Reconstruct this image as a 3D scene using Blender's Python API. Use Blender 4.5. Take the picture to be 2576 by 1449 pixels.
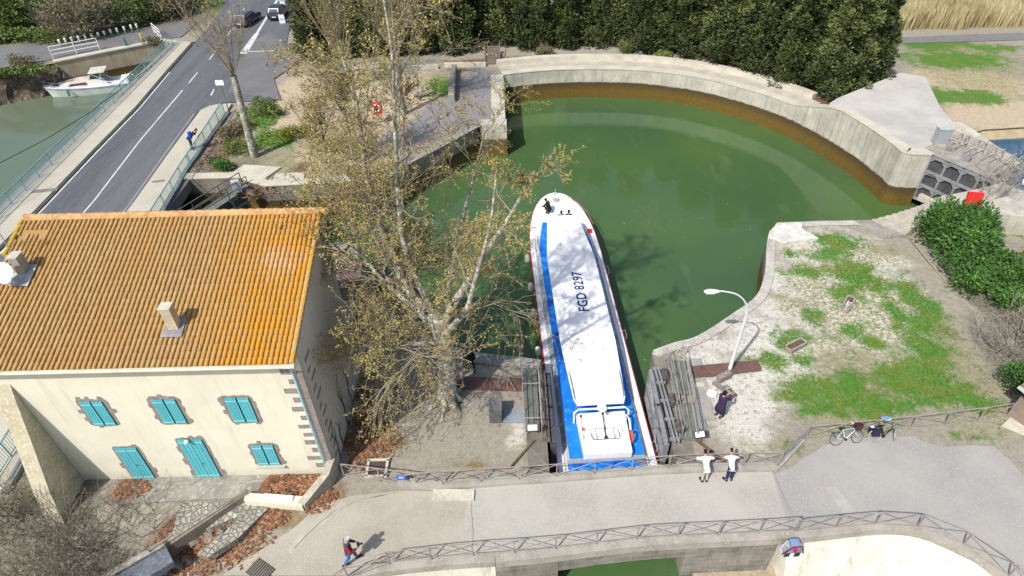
import bpy, bmesh, math, random
from math import sin, cos, pi, radians, hypot, atan2, sqrt
from mathutils import Vector, Matrix, noise, Quaternion
from mathutils.geometry import delaunay_2d_cdt
random.seed(7)
for o in list(bpy.data.objects): bpy.data.objects.remove(o)
scene = bpy.context.scene
C = bpy.context.collection

# ------------------------------------------------------------------ camera
FOC, NX, NY, HC = 1620.0, 1335.0, 2640.0, 26.2      # pixels of a 2576 wide frame
_d = Vector((NX-1288, NY-724.5, FOC)).normalized()
_f = (Vector((0,0,1)) - _d*_d.z).normalized()
_r = _d.cross(_f)
cam = bpy.data.cameras.new('camera'); camo = bpy.data.objects.new('camera', cam); C.objects.link(camo)
cam.sensor_width = 36; cam.lens = 36*FOC/2576; cam.clip_start = .5; cam.clip_end = 1500
ex = Vector((_r.x, _f.x, -_d.x)); ey = -Vector((_r.y, _f.y, -_d.y)); ez = -Vector((_r.z, _f.z, -_d.z))
camo.matrix_world = Matrix(((ex.x, ey.x, ez.x, 0), (ex.y, ey.y, ez.y, 0), (ex.z, ey.z, ez.z, HC), (0,0,0,1)))
scene.camera = camo
def ray(x, y):
    v = Vector((x-1288, y-724.5, FOC)); return Vector((v.dot(_r), v.dot(_f), -v.dot(_d)))
def at(x, y, z=0.0):
    """ground point seen at a pixel, at height z"""
    r = ray(x, y); t = (z-HC)/r.z; return Vector((r.x*t, r.y*t, z))
def onp(x, y, P, N):
    r = ray(x, y); c = Vector((0,0,HC)); P = Vector(P); N = Vector(N); t = (P-c).dot(N)/r.dot(N); return c+r*t
def pix(X, Y, Z=0.0):
    v = X*_r + Y*_f + (HC-Z)*_d; return 1288+FOC*v.x/v.z, 724.5+FOC*v.y/v.z
def pts(s, z=0.0):
    out = []
    for t in s.split():
        a = t.split(','); out.append(at(float(a[0]), float(a[1]), float(a[2]) if len(a) > 2 else z))
    return out

# ------------------------------------------------------------------ light
SUN_EL, SUN_AZ = 49.0, 40.0
world = bpy.data.worlds.new('World'); scene.world = world; world.use_nodes = True
wn = world.node_tree; bg = wn.nodes['Background']
sky = wn.nodes.new('ShaderNodeTexSky'); sky.sky_type = 'NISHITA'; sky.sun_disc = False
sky.sun_elevation = radians(SUN_EL); sky.sun_rotation = radians(180+SUN_AZ); sky.air_density = 1.0; sky.dust_density = 2.5
wn.links.new(sky.outputs[0], bg.inputs[0]); bg.inputs[1].default_value = 0.12
sl = bpy.data.lights.new('sun', 'SUN'); sl.energy = 3.8; sl.angle = radians(0.9); sl.color = (1, .955, .88)
so = bpy.data.objects.new('sun', sl); C.objects.link(so); so.location = (-20, -20, 60)
sdir = Vector((sin(radians(SUN_AZ))*cos(radians(SUN_EL)), cos(radians(SUN_AZ))*cos(radians(SUN_EL)), -sin(radians(SUN_EL))))
so.rotation_euler = sdir.to_track_quat('-Z', 'Y').to_euler()
scene.view_settings.view_transform = 'Standard'; scene.view_settings.look = 'None'
scene.view_settings.exposure = 0.38; scene.view_settings.gamma = 1
scene.render.engine = 'CYCLES'
scene.cycles.max_bounces = 5; scene.cycles.transparent_max_bounces = 8

# ------------------------------------------------------------------ materials
MATS = {}
def nt(name):
    m = bpy.data.materials.new(name); m.use_nodes = True; n = m.node_tree
    return m, n, n.nodes['Principled BSDF']
def N(n, t, **k):
    x = n.nodes.new(t)
    for a, b in k.items():
        if a.startswith('i_'): x.inputs[int(a[2:]) if a[2:].isdigit() else a[2:]].default_value = b
        else: setattr(x, a, b)
    return x
def mixc(n, fac, a, b, blend='MIX'):
    x = n.nodes.new('ShaderNodeMix'); x.data_type = 'RGBA'; x.blend_type = blend
    for i, v in ((0, fac), (6, a), (7, b)):
        if hasattr(v, 'is_output') or hasattr(v, 'links'): n.links.new(v, x.inputs[i])
        else: x.inputs[i].default_value = v if i == 0 else (*v, 1)
    return x.outputs[2]
def mth(n, op, a, b=None, clamp=False):
    x = n.nodes.new('ShaderNodeMath'); x.operation = op; x.use_clamp = clamp
    for i, v in enumerate((a, b)):
        if v is None: continue
        if hasattr(v, 'links'): n.links.new(v, x.inputs[i])
        else: x.inputs[i].default_value = v
    return x.outputs[0]
def nz(n, scale, detail=4, rough=.55, co=None, stretch=None, dist=0):
    x = N(n, 'ShaderNodeTexNoise'); x.inputs['Scale'].default_value = scale
    x.inputs['Detail'].default_value = detail; x.inputs['Roughness'].default_value = rough; x.inputs['Distortion'].default_value = dist
    if co is None:
        g = n.nodes.new('ShaderNodeNewGeometry'); co = g.outputs['Position']
    if stretch:
        v = n.nodes.new('ShaderNodeVectorMath'); v.operation = 'MULTIPLY'; v.inputs[1].default_value = stretch
        n.links.new(co, v.inputs[0]); co = v.outputs[0]
    n.links.new(co, x.inputs['Vector']); return x.outputs['Fac']
def ramp(n, f, lo, hi):
    x = n.nodes.new('ShaderNodeMapRange'); x.clamp = True
    n.links.new(f, x.inputs[0]); x.inputs[1].default_value = lo; x.inputs[2].default_value = hi
    return x.outputs[0]
def bump(n, b, h, strength, dist=.02):
    x = n.nodes.new('ShaderNodeBump'); x.inputs['Strength'].default_value = strength; x.inputs['Distance'].default_value = dist
    n.links.new(h, x.inputs['Height']); n.links.new(x.outputs[0], b.inputs['Normal'])
def M(name, c1, c2=None, c3=None, s1=1.2, s2=14, rough=.85, metal=0, bmp=0, spec=.3, stretch=None, lohi=(.38,.62), obj=False):
    """plain procedural material: two tones of coarse noise, a third of fine noise"""
    if name in MATS: return MATS[name]
    m, n, b = nt(name)
    c2 = c2 or tuple(x*.75 for x in c1)
    co = None
    if obj: co = n.nodes.new('ShaderNodeTexCoord').outputs['Object']
    f1 = ramp(n, nz(n, s1, 5, .6, co, stretch), *lohi)
    col = mixc(n, f1, c1, c2)
    f2n = nz(n, s2, 3, .6, co, stretch)
    if c3: col = mixc(n, ramp(n, f2n, .52, .68), col, c3)
    else: col = mixc(n, mth(n, 'MULTIPLY', ramp(n, f2n, .35, .7), .35), col, tuple(x*.72 for x in c1))
    n.links.new(col, b.inputs['Base Color'])
    b.inputs['Roughness'].default_value = rough; b.inputs['Metallic'].default_value = metal
    b.inputs['Specular IOR Level'].default_value = spec
    if bmp: bump(n, b, f2n, bmp)
    MATS[name] = m; return m

# ------------------------------------------------------------------ object helpers
def tag(o, label=None, cat=None, group=None, kind=None):
    if label: o['label'] = label
    if cat: o['category'] = cat
    if group: o['group'] = group
    if kind: o['kind'] = kind
    return o
def thing(name, label, cat, loc=(0,0,0), rz=0, group=None):
    o = bpy.data.objects.new(name, None); C.objects.link(o); o.empty_display_size = .2
    o.location = loc; o.rotation_euler = (0, 0, rz); return tag(o, label, cat, group, 'thing')
def rootloc(p):
    v = Vector((0,0,0))
    while p: v += Vector(p.location); p = p.parent
    return v
class MB:
    def __init__(s): s.v = []; s.f = []; s.m = []; s.mi = 0
    def add(s, vs, fs):
        b = len(s.v); s.v += [tuple(v) for v in vs]; s.f += [tuple(b+i for i in f) for f in fs]; s.m += [s.mi]*len(fs); return s
    def box(s, c, d, rz=0, R=None):
        c = Vector(c); hx, hy, hz = (x/2 for x in d); R = R or Matrix.Rotation(rz, 3, 'Z')
        vs = [c+R@Vector((x, y, z)) for z in (-hz, hz) for x, y in ((-hx,-hy),(hx,-hy),(hx,hy),(-hx,hy))]
        return s.add(vs, [(3,2,1,0),(4,5,6,7),(0,1,5,4),(1,2,6,5),(2,3,7,6),(3,0,4,7)])
    def cyl(s, a, b, r0, r1=None, n=8, caps=True):
        a = Vector(a); b = Vector(b); r1 = r0 if r1 is None else r1; ax = (b-a)
        if ax.length < 1e-6: return s
        q = ax.to_track_quat('Z', 'Y'); X = q@Vector((1,0,0)); Y = q@Vector((0,1,0))
        vs = [p+X*(r*cos(2*pi*i/n))+Y*(r*sin(2*pi*i/n)) for p, r in ((a, r0), (b, r1)) for i in range(n)]
        fs = [(i, (i+1) % n, n+(i+1) % n, n+i) for i in range(n)]
        if caps: fs += [tuple(range(n-1, -1, -1)), tuple(range(n, 2*n))]
        return s.add(vs, fs)
    def tube(s, path, r, n=6):
        path = [Vector(p) for p in path]
        rs = r if isinstance(r, (list, tuple)) else [r]*len(path)
        vs = []; k = len(path); X = None
        for i, p in enumerate(path):
            t = (path[min(i+1, k-1)]-path[max(i-1, 0)]).normalized()
            if X is None: X = t.orthogonal().normalized()
            else:
                X = X - t*X.dot(t); X = X.normalized() if X.length > 1e-6 else t.orthogonal().normalized()
            Y = t.cross(X)
            vs += [p+X*(rs[i]*cos(2*pi*j/n))+Y*(rs[i]*sin(2*pi*j/n)) for j in range(n)]
        fs = [(i*n+j, i*n+(j+1) % n, (i+1)*n+(j+1) % n, (i+1)*n+j) for i in range(k-1) for j in range(n)]
        fs += [tuple(range(n-1, -1, -1)), tuple(range((k-1)*n, k*n))]
        return s.add(vs, fs)
    def prism(s, poly, z0, z1):
        """poly: (x,y) or (x,y,ztop) points"""
        p = [(a[0], a[1]) for a in poly]
        A = sum(p[i][0]*p[(i+1) % len(p)][1]-p[(i+1) % len(p)][0]*p[i][1] for i in range(len(p)))
        if A < 0: p.reverse()
        n = len(p)
        vs = [(x, y, z0) for x, y in p]+[(x, y, z1) for x, y in p]
        return s.add(vs, [tuple(range(n-1, -1, -1)), tuple(range(n, 2*n))]+[(i, (i+1) % n, n+(i+1) % n, n+i) for i in range(n)])
    def loft(s, rings, close=True, caps=True):
        n = len(rings[0]); vs = [p for r in rings for p in r]
        fs = []
        for i in range(len(rings)-1):
            for j in range(n if close else n-1):
                fs.append((i*n+j, i*n+(j+1) % n, (i+1)*n+(j+1) % n, (i+1)*n+j))
        if caps and close: fs += [tuple(range(n-1, -1, -1)), tuple(range((len(rings)-1)*n, len(rings)*n))]
        return s.add(vs, fs)
    def lathe(s, c, prof, n=16):
        c = Vector(c)
        return s.loft([[c+Vector((r*cos(2*pi*j/n), r*sin(2*pi*j/n), z)) for j in range(n)] for r, z in prof])
    def build(s, name, mat, parent=None, world=False, smooth=False, bevel=0, recalc=True):
        me = bpy.data.meshes.new(name)
        vs = s.v
        if world and parent:
            o = rootloc(parent); vs = [(x-o.x, y-o.y, z-o.z) for x, y, z in vs]
        me.from_pydata(vs, [], s.f)
        for x in (mat if isinstance(mat, (list, tuple)) else [mat]): me.materials.append(x)
        if any(s.m): me.polygons.foreach_set('material_index', s.m)
        if recalc:
            bm = bmesh.new(); bm.from_mesh(me); bmesh.ops.recalc_face_normals(bm, faces=bm.faces)
            if bevel: bmesh.ops.bevel(bm, geom=[e for e in bm.edges if e.is_manifold and e.calc_face_angle(0) > .6], offset=bevel, segments=2, affect='EDGES', profile=.6)
            bm.to_mesh(me); bm.free()
        if smooth: me.polygons.foreach_set('use_smooth', [True]*len(me.polygons))
        o = bpy.data.objects.new(name, me); C.objects.link(o); o.parent = parent; return o
def copy_tree(o, parent=None):
    c = o.copy(); C.objects.link(c); c.parent = parent
    for ch in list(o.children): copy_tree(ch, c)
    return c
def spline(P, n=6):
    P = [Vector(p) for p in P]; out = []
    for i in range(len(P)-1):
        a = P[max(i-1, 0)]; b = P[i]; c = P[i+1]; d = P[min(i+2, len(P)-1)]
        for k in range(n):
            t = k/n; out.append(.5*((2*b)+(c-a)*t+(2*a-5*b+4*c-d)*t*t+(3*b-a-3*c+d)*t**3))
    out.append(P[-1]); return out
def resample(P, step):
    out = [Vector(P[0])]; acc = 0
    for a, b in zip(P[:-1], P[1:]):
        a = Vector(a); b = Vector(b); L = (b-a).length
        while acc+L >= step:
            t = (step-acc)/L; a = a+(b-a)*t; out.append(a.copy()); L = (b-a).length; acc = 0
        acc += L
    if acc > step*.3: out.append(Vector(P[-1]))
    return out
def inpoly(x, y, P):
    c = False; j = len(P)-1
    for i in range(len(P)):
        xi, yi = P[i][0], P[i][1]; xj, yj = P[j][0], P[j][1]
        if (yi > y) != (yj > y) and x < (xj-xi)*(y-yi)/(yj-yi)+xi: c = not c
        j = i
    return c

# ------------------------------------------------------------------ colours
concrete_pale = M('pale_concrete', (.52,.49,.40), (.40,.38,.32), (.60,.57,.49), s1=.7, s2=9, bmp=.2)
stone_grey = M('grey_stone', (.30,.28,.25), (.19,.18,.165), (.38,.36,.31), s1=1.1, s2=6, bmp=.4)
steel_grey = M('weathered_steel', (.26,.265,.26), (.17,.17,.17), (.33,.31,.28), s1=2, s2=20, rough=.6, metal=.3)
steel_pale = M('galvanised_rail', (.40,.38,.35), (.30,.28,.26), s1=2, s2=20, rough=.55, metal=.2)
rail_brown = M('grey_brown_rail', (.34,.31,.285), (.24,.21,.19), s1=2, s2=20, rough=.6, metal=.1)
rail_teal = M('teal_rail_paint', (.17,.33,.35), (.13,.26,.28), s1=2, s2=20, rough=.5)
white_paint = M('white_paint', (.80,.80,.78), (.70,.70,.68), s1=2, s2=12, rough=.45)
black_rubber = M('black_rubber', (.02,.02,.02), rough=.7)
dark_metal = M('dark_metal', (.05,.05,.055), rough=.5, metal=.4)
rust_plate = M('rust_brown_plate', (.155,.085,.07), (.11,.06,.05), (.20,.13,.11), s1=1.5, s2=10, rough=.8)
red_paint = M('red_paint', (.72,.02,.02), (.60,.015,.015), rough=.4)
maroon_paint = M('maroon_paint', (.34,.025,.03), rough=.45)
wood_brown = M('brown_wood', (.16,.10,.065), (.10,.06,.04), s1=2, s2=18, stretch=(1,1,6))
# ================================================================== WATER BASINS CUT INTO THE GROUND
WZ = -3.0                                   # water level of the lock
far_curve = spline([(-.4,65,0),(4.3,65.9,0),(9.5,65.9,0),(14.5,65.1,0),(19.3,63.1,0),(23.5,59.8,0),(26.6,56,0),(28.4,52.2,0),(29.6,48.6,0),(30.2,45.6,0),(30.5,44.0,0),(32.3,43.6,0)], 5)
west_rim = spline(pts('1202,322 1100,378 1020,420 952,469'), 4)
west_gate_n = [Vector((-12.0,44.3,0)), Vector((-19.2,44.0,0)), Vector((-20.4,44.6,0)), Vector((-21.6,45.4,0)), Vector((-26.2,45.4,0))]
west_gate_s = [Vector((-26.2,36.4,0)), Vector((-14.0,36.2,0))]
sw_rim = spline([(-10.6,35.6,0),(-10.0,33.6,0),(-9.3,31.6,0),(-7.0,28.5,0),(-4.5,26.5,0),(-2.4,25.4,0),(0.2,24.9,0)], 4)
se_rim = spline([Vector((7.9,25.2,0))]+pts('1700,864 1758,847 1848,789 1904,746 1925,690 1930,620 1936,585'), 4)
basin = [p.copy() for p in far_curve]
basin += [Vector((35.3,39.7,0)), Vector((33.6,39.0,0)), Vector((31.5,38.4,0)), Vector((29.3,37.7,0)), Vector((27.5,37.4,0)), Vector((25.5,37.3,0)), Vector((18.9,37.3,0))]
basin += list(reversed(se_rim))
basin += [Vector((7.75,24.9,0)), Vector((7.55,17.6,0)), Vector((7.3,14.2,0)), Vector((7.3,13.6,0)), Vector((1.6,13.3,0)), Vector((1.55,17.6,0)), Vector((1.5,24.6,0))]
basin += list(reversed(sw_rim)) + [Vector((-13.0,36.2,0))]
basin += [Vector((-26.2,36.4,0)), Vector((-38.5,36.0,0)), Vector((-38.5,44.6,0)), Vector((-26.2,45.4,0)), Vector((-21.6,45.4,0)), Vector((-20.4,44.6,0)), Vector((-19.2,44,0)), Vector((-12.0,44.3,0))]
basin += list(reversed(west_rim)) + [Vector((-2.3,53.6,0)), Vector((-.25,53.6,0))]
river_w = [Vector(p) for p in ((-38.5,15,0),(-38.5,36,0),(-38.5,44.6,0),(-38.5,76.5,0),(-40.5,77.7,0),(-50.5,71.5,0),(-58,67.2,0),(-75,60,0),(-110,52,0),(-110,15,0))]
river_e = [Vector(p) for p in ((38.2,49.4,0),(41,50.6,0),(60,52,0),(110,60,0),(110,25,0),(60,30,0),(46,36.2,0),(38.0,37.6,0),(36.0,38.4,0),(35.5,39.6,0),(36.6,42.3,0),(37.6,42.5,0))]
south_rim = spline([(-14,6.6,0),(-9.8,9.8,0),(-7.6,12.1,0),(-6.2,12.95,0),(-3,13.3,0),(.9,13.45,0),(5.3,13.9,0),(9.5,13.98,0),(12.3,14.1,0),(15.0,14.35,0),(16.5,14.35,0),(17.6,14.05,0),(18.6,13.4,0),(19.5,12.5,0),(21,9,0),(22,2,0)], 4)
south = [p.copy() for p in south_rim]+[Vector((22,-30,0)), Vector((-14,-30,0))]
holes = [basin, river_w, river_e, south]

def blobs(s, k=1.0):
    """several soft patches given as x,y,rx,ry,angle in the ground's own plan"""
    out = []
    for t in s.split():
        a = [float(q) for q in t.split(',')]; out.append((a[0], a[1], a[2], a[3], radians(a[4]) if len(a) > 4 else 0))
    return out
def field(B, x, y):
    m = -2.0
    for cx, cy, rx, ry, an in B:
        dx, dy = x-cx, y-cy; u = (dx*cos(an)+dy*sin(an))/rx; v = (-dx*sin(an)+dy*cos(an))/ry
        m = max(m, (1-hypot(u, v))*min(1.5, .35+min(rx, ry)*.55)); 
    return max(-1.5, min(1.5, m))
def pb(s, z=0.0):
    """patches given where the photograph shows them: x,y,rx,ry in its pixels -> plan ellipses"""
    out = []
    for t in s.split():
        x, y, rx, ry = (float(q) for q in t.split(',')[:4])
        c = at(x, y, z); a = at(x+rx, y, z)-c; b = at(x, y-ry, z)-c
        out.append((c.x, c.y, a.length, b.length, atan2(a.y, a.x)))
    return out
GREEN = pb('2320,770,60,70 2330,880,70,60 2300,960,130,60 2180,1010,110,50 2060,985,120,50 2150,690,70,45 2130,740,45,35 2110,610,80,25 2090,640,60,25 1960,860,35,25 1995,850,60,22 2050,800,30,25 2200,860,40,25 2140,830,50,20 2250,790,30,60 1940,905,60,25 2010,900,40,18 1990,640,25,18 2090,1030,100,22 1975,1140,30,14 2430,550,70,35 2540,560,40,30 2370,985,90,45 2470,1010,60,30 2130,960,60,30 2030,680,60,18 2210,720,50,25') \
      + pb('660,300,50,30 640,280,40,22 690,350,60,25 1110,220,40,30 90,70,60,45 60,40,120,50 30,200,110,22 420,50,90,30 560,15,30,20 2400,150,150,22 2340,115,90,12 2500,120,90,9 2350,240,90,22 2450,245,90,20 2300,225,40,16 2370,110,110,9') + pb('2310,950,70,35 2330,820,30,60 2560,1075,70,14 2440,1100,60,8 2120,1075,50,8 2000,1125,25,20')
DRY = pb('2170,800,220,190 2350,900,160,170 2120,1000,200,90 2250,1000,90,40 2400,960,100,50 2060,740,80,60 2200,640,110,35 2130,900,130,60 2300,560,90,40 2380,830,60,70 1990,760,50,40 2480,1085,110,16 1975,1120,50,30 2060,1095,60,14 1880,1120,60,20 2060,1020,90,40') \
    + pb('660,400,120,70 780,450,120,60 830,370,90,40 1080,200,80,22 2430,150,170,60 540,420,60,60 640,500,80,30') + pb('2440,190,150,60 2300,240,100,40 60,180,120,30 190,85,60,20') + pb('980,1120,50,30 1180,1160,90,18 1090,1080,30,12 1320,1120,30,40')
WHITE = pb('2060,700,60,30 1900,830,70,40 2200,770,80,40 1870,1060,60,60 2150,720,170,150 1950,880,120,100 1850,1020,90,110 2080,640,140,60 2160,800,120,90 1960,780,75,40 2000,720,75,40 2050,620,50,16 2110,660,60,20 2220,660,90,25 2230,730,60,20 2190,780,90,35 2100,760,50,20 1920,840,70,35 1850,870,70,30 1780,900,80,30 1910,960,70,50 1880,1030,80,50 1870,1090,70,30 1800,870,70,30 2050,860,60,20 2030,820,70,25 2080,870,60,18 2270,800,40,30 1950,700,60,50 1930,1010,60,50 2120,600,90,14 1950,940,50,30 2240,300,90,60 2230,260,60,30') + pb('1310,1080,40,30 1290,1110,30,30')
LITTER = pb('900,1060,45,80 880,1110,40,40 960,1060,30,40 960,1115,30,25 890,980,40,50 870,900,30,60 1000,1120,30,30 1180,1165,70,14') + pb('700,1215,60,25 850,1240,30,30 330,1210,60,25 420,1330,60,50 470,1350,120,40 570,1310,80,30 700,1290,90,40 740,1270,40,30 400,1420,120,40 330,1240,50,40 560,1400,60,25 600,1350,50,20') \
       + pb('540,400,40,60 520,470,40,30 1500,150,200,14 1750,170,120,18 1880,205,110,22 2020,262,110,24 2120,290,50,22 1330,150,150,10 730,160,40,14 1160,175,60,8 760,420,30,20 600,340,30,50') + pb('2010,260,80,12 1960,240,60,12 2080,295,40,12 1700,180,80,12 1500,150,150,8 1950,205,120,10 1250,155,200,8 2050,270,80,12')
MOSS = pb('700,1310,90,25 760,1270,50,20 600,1330,60,25 850,1245,40,25 960,1095,60,30 1190,1170,80,14 985,1070,26,30')
SAND = pb('800,230,130,60 900,290,170,80 1000,230,130,60 850,380,120,60 900,460,150,60 760,500,110,40 2480,290,130,40 2560,290,120,50 2420,200,170,25 2500,220,150,22 2330,185,60,12 880,220,160,60 760,270,110,60 960,330,90,40 740,300,60,50 1120,460,90,40 2470,340,80,16 900,600,80,60 2400,330,60,10')
COBBLE = pb('1180,300,90,60 1130,290,90,60 1190,230,60,60 1200,180,40,25 1090,320,80,40 1010,340,50,40') 
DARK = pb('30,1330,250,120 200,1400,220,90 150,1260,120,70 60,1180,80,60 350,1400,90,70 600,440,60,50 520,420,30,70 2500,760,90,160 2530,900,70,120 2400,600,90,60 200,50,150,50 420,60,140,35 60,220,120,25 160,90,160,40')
FIELDS = dict(g=GREEN, y=DRY, w=WHITE, r=LITTER, m=MOSS, s=SAND, c=COBBLE, d=DARK)
def gh(x, y):
    """height of the natural ground"""
    z = 0.0
    # hollow below the house's front yard
    d = max(0, min(1, (16.2-y)/2.2))*max(0, min(1, (-12.3-x-(y-13)*-.8)/2.5))
    z -= 1.1*d
    # mound under the hedge on the right bank
    z += .5*max(0, 1-hypot((x-33)/8, (y-28)/7))
    z += .05*noise.noise(Vector((x*.25, y*.25, 1)))
    if y > 57 and x < 26 and x > -1: z += .25*max(0, min(1, (hypot(x-4, y-39)-31.8)/2))
    return z
verts = []; 
def grid(x0, x1, y0, y1, st, skip=None):
    nx = int((x1-x0)/st)+1; ny = int((y1-y0)/st)+1
    for i in range(nx):
        for j in range(ny):
            x = x0+i*st+(random.random()-.5)*st*.2; y = y0+j*st+(random.random()-.5)*st*.2
            if skip and skip[0] < x < skip[1] and skip[2] < y < skip[3]: continue
            verts.append(Vector((x, y)))
grid(-26, 40, 6, 44, .4)
grid(-62, 62, 6, 100, .8, (-26.3, 40.3, 5.7, 44.3))
grid(-160, 160, -30, 240, 8, (-63, 63, 4, 102))
grid(-800, 800, -400, 1200, 100, (-170, 170, -38, 248))
edges = []
for h in holes:
    b = len(verts); verts += [Vector((p.x, p.y)) for p in h]; edges += [(b+i, b+(i+1) % len(h)) for i in range(len(h))]
V, E_, Fc, *_x = delaunay_2d_cdt(verts, edges, [], 0, 1e-5)
keep = []
boxes = [(min(p.x for p in h), max(p.x for p in h), min(p.y for p in h), max(p.y for p in h), h) for h in holes]
for f in Fc:
    cx = sum(V[i].x for i in f)/3; cy = sum(V[i].y for i in f)/3
    if any(a <= cx <= b and c <= cy <= d and inpoly(cx, cy, h) for a, b, c, d, h in boxes): continue
    keep.append(tuple(f))
me = bpy.data.meshes.new('ground'); me.from_pydata([(v.x, v.y, gh(v.x, v.y)) for v in V], [], keep)
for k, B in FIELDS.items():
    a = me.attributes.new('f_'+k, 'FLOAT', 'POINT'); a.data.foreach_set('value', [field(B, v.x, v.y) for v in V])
bm = bmesh.new(); bm.from_mesh(me); bmesh.ops.delete(bm, geom=[v for v in bm.verts if not v.link_faces], context='VERTS')
bmesh.ops.recalc_face_normals(bm, faces=bm.faces); bm.to_mesh(me); bm.free()
if me.polygons[0].normal.z < 0: me.flip_normals()
m, n, b = nt('ground_cover')
def msk(k, amp=1.0, sc=1.2, sharp=2.2, off=0, det=6):
    a = N(n, 'ShaderNodeAttribute', attribute_name='f_'+k)
    q = mth(n, 'MULTIPLY', mth(n, 'SUBTRACT', nz(n, sc, det, .7), .5), amp*3)
    return mth(n, 'MULTIPLY', mth(n, 'ADD', mth(n, 'ADD', a.outputs['Fac'], q), off), sharp, True)
fine = nz(n, 9, 4, .7); fine2 = nz(n, 3.2, 5, .65); speck = nz(n, 22, 2, .7)
base = mixc(n, ramp(n, fine2, .35, .65), (.315,.29,.235), (.225,.205,.165))
base = mixc(n, ramp(n, speck, .5, .7), base, (.40,.37,.32))
col = mixc(n, msk('s', .5, .6), base, mixc(n, ramp(n, fine2, .3, .7), (.49,.415,.30), (.38,.31,.225)))
cob = mixc(n, ramp(n, nz(n, 6, 3, .6), .35, .62), (.28,.27,.275), (.19,.185,.195))
col = mixc(n, msk('c', .4, .8), col, cob)
whi = mixc(n, ramp(n, speck, .38, .6), (.40,.38,.325), (.66,.64,.575))
col = mixc(n, mth(n, 'MULTIPLY', msk('w', .75, .9, 1.5, .1), ramp(n, nz(n, 3.4, 5, .75), .37, .48)), col, whi)
dry = mixc(n, ramp(n, fine, .35, .65), (.20,.19,.075), (.33,.29,.16))
dry = mixc(n, ramp(n, nz(n, 1.1, 4, .6), .45, .6), dry, (.13,.17,.04))
col = mixc(n, mth(n, 'MULTIPLY', msk('y', .8, 1.4, 1.6), ramp(n, nz(n, 5, 5, .75), .42, .58)), col, dry)
grs = mixc(n, ramp(n, fine, .35, .65), (.042,.145,.016), (.082,.215,.028))
grs = mixc(n, ramp(n, nz(n, .7, 4, .6), .42, .6), grs, (.115,.175,.03))
col = mixc(n, mth(n, 'MULTIPLY', msk('g', 1.1, .8, 1.6, .14), ramp(n, nz(n, 6, 5, .75), .26, .48)), col, grs)
lit = mixc(n, ramp(n, nz(n, 16, 3, .7), .4, .6), (.085,.042,.028), (.20,.10,.055))
col = mixc(n, mth(n, 'MULTIPLY', msk('r', .6, 1.3, 2), ramp(n, speck, .25, .5)), col, lit)
mos = mixc(n, ramp(n, fine, .4, .6), (.30,.21,.05), (.20,.15,.05))
col = mixc(n, mth(n, 'MULTIPLY', msk('m', .7, 1.2, 1.6), ramp(n, nz(n, 4, 5, .7), .42, .56)), col, mos)
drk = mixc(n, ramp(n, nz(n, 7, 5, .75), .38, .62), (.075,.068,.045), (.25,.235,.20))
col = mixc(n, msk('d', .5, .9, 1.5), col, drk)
n.links.new(col, b.inputs['Base Color']); b.inputs['Roughness'].default_value = .95; b.inputs['Specular IOR Level'].default_value = .1
bump(n, b, mth(n, 'ADD', nz(n, 12, 4, .7), mth(n, 'MULTIPLY', fine2, .6)), .7, .06)
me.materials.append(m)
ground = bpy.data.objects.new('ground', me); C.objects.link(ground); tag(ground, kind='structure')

# water
def water(name, poly, z, c1, c2, bmps=.05):
    m, n, b = nt(name)
    f = ramp(n, nz(n, .09, 3, .5), .35, .65)
    film = ramp(n, nz(n, .35, 6, .72, stretch=(1,.5,1), dist=.8), .56, .66)
    n.links.new(mixc(n, mth(n, 'MULTIPLY', film, .18), mixc(n, f, c1, c2), (.16,.17,.10)), b.inputs['Base Color'])
    n.links.new(mth(n, 'ADD', mth(n, 'MULTIPLY', film, .10), .045), b.inputs['Roughness']); b.inputs['IOR'].default_value = 1.38; b.inputs['Specular IOR Level'].default_value = .6
    bump(n, b, mth(n, 'ADD', nz(n, 1.1, 2, .5, stretch=(1, 2.2, 1)), mth(n, 'MULTIPLY', nz(n, 5, 3, .6), .25)), bmps, .12)
    me = bpy.data.meshes.new(name); me.from_pydata([(p[0], p[1], z) for p in poly], [], [tuple(range(len(poly)))])
    me.materials.append(m); o = bpy.data.objects.new(name, me); C.objects.link(o); tag(o, kind='structure'); return o
water('basin_water', [(-38.4,13.2),(36.2,13.2),(36.2,70),(-38.4,70)], WZ, (.063,.122,.037), (.048,.099,.041))
water('canal_water', [(-120,10),(-38.4,10),(-38.4,90),(-120,90)], WZ, (.125,.155,.105), (.10,.14,.10), .1)
water('river_water', [(36.2,24),(120,24),(120,70),(36.2,70)], -.75, (.05,.11,.17), (.04,.09,.15), .15)
water('lower_canal_water', [(1,-30),(7.9,-30),(7.9,13.19),(1,13.19)], -3.02, (.063,.122,.037), (.048,.099,.041))
# towpath floor below the bridge
mb = MB(); mb.prism([(7.9,-30),(22,-30),(22,14.6),(7.9,14.6)], -4, -2.8); mb.prism([(-15,-30),(1,-30),(1,13.9),(-15,13.9)], -4, -2.8)
tag(mb.build('towpath', M('tan_towpath', (.38,.31,.22), (.27,.22,.16), (.45,.38,.29), s1=1.2, s2=8)), kind='structure')

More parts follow.
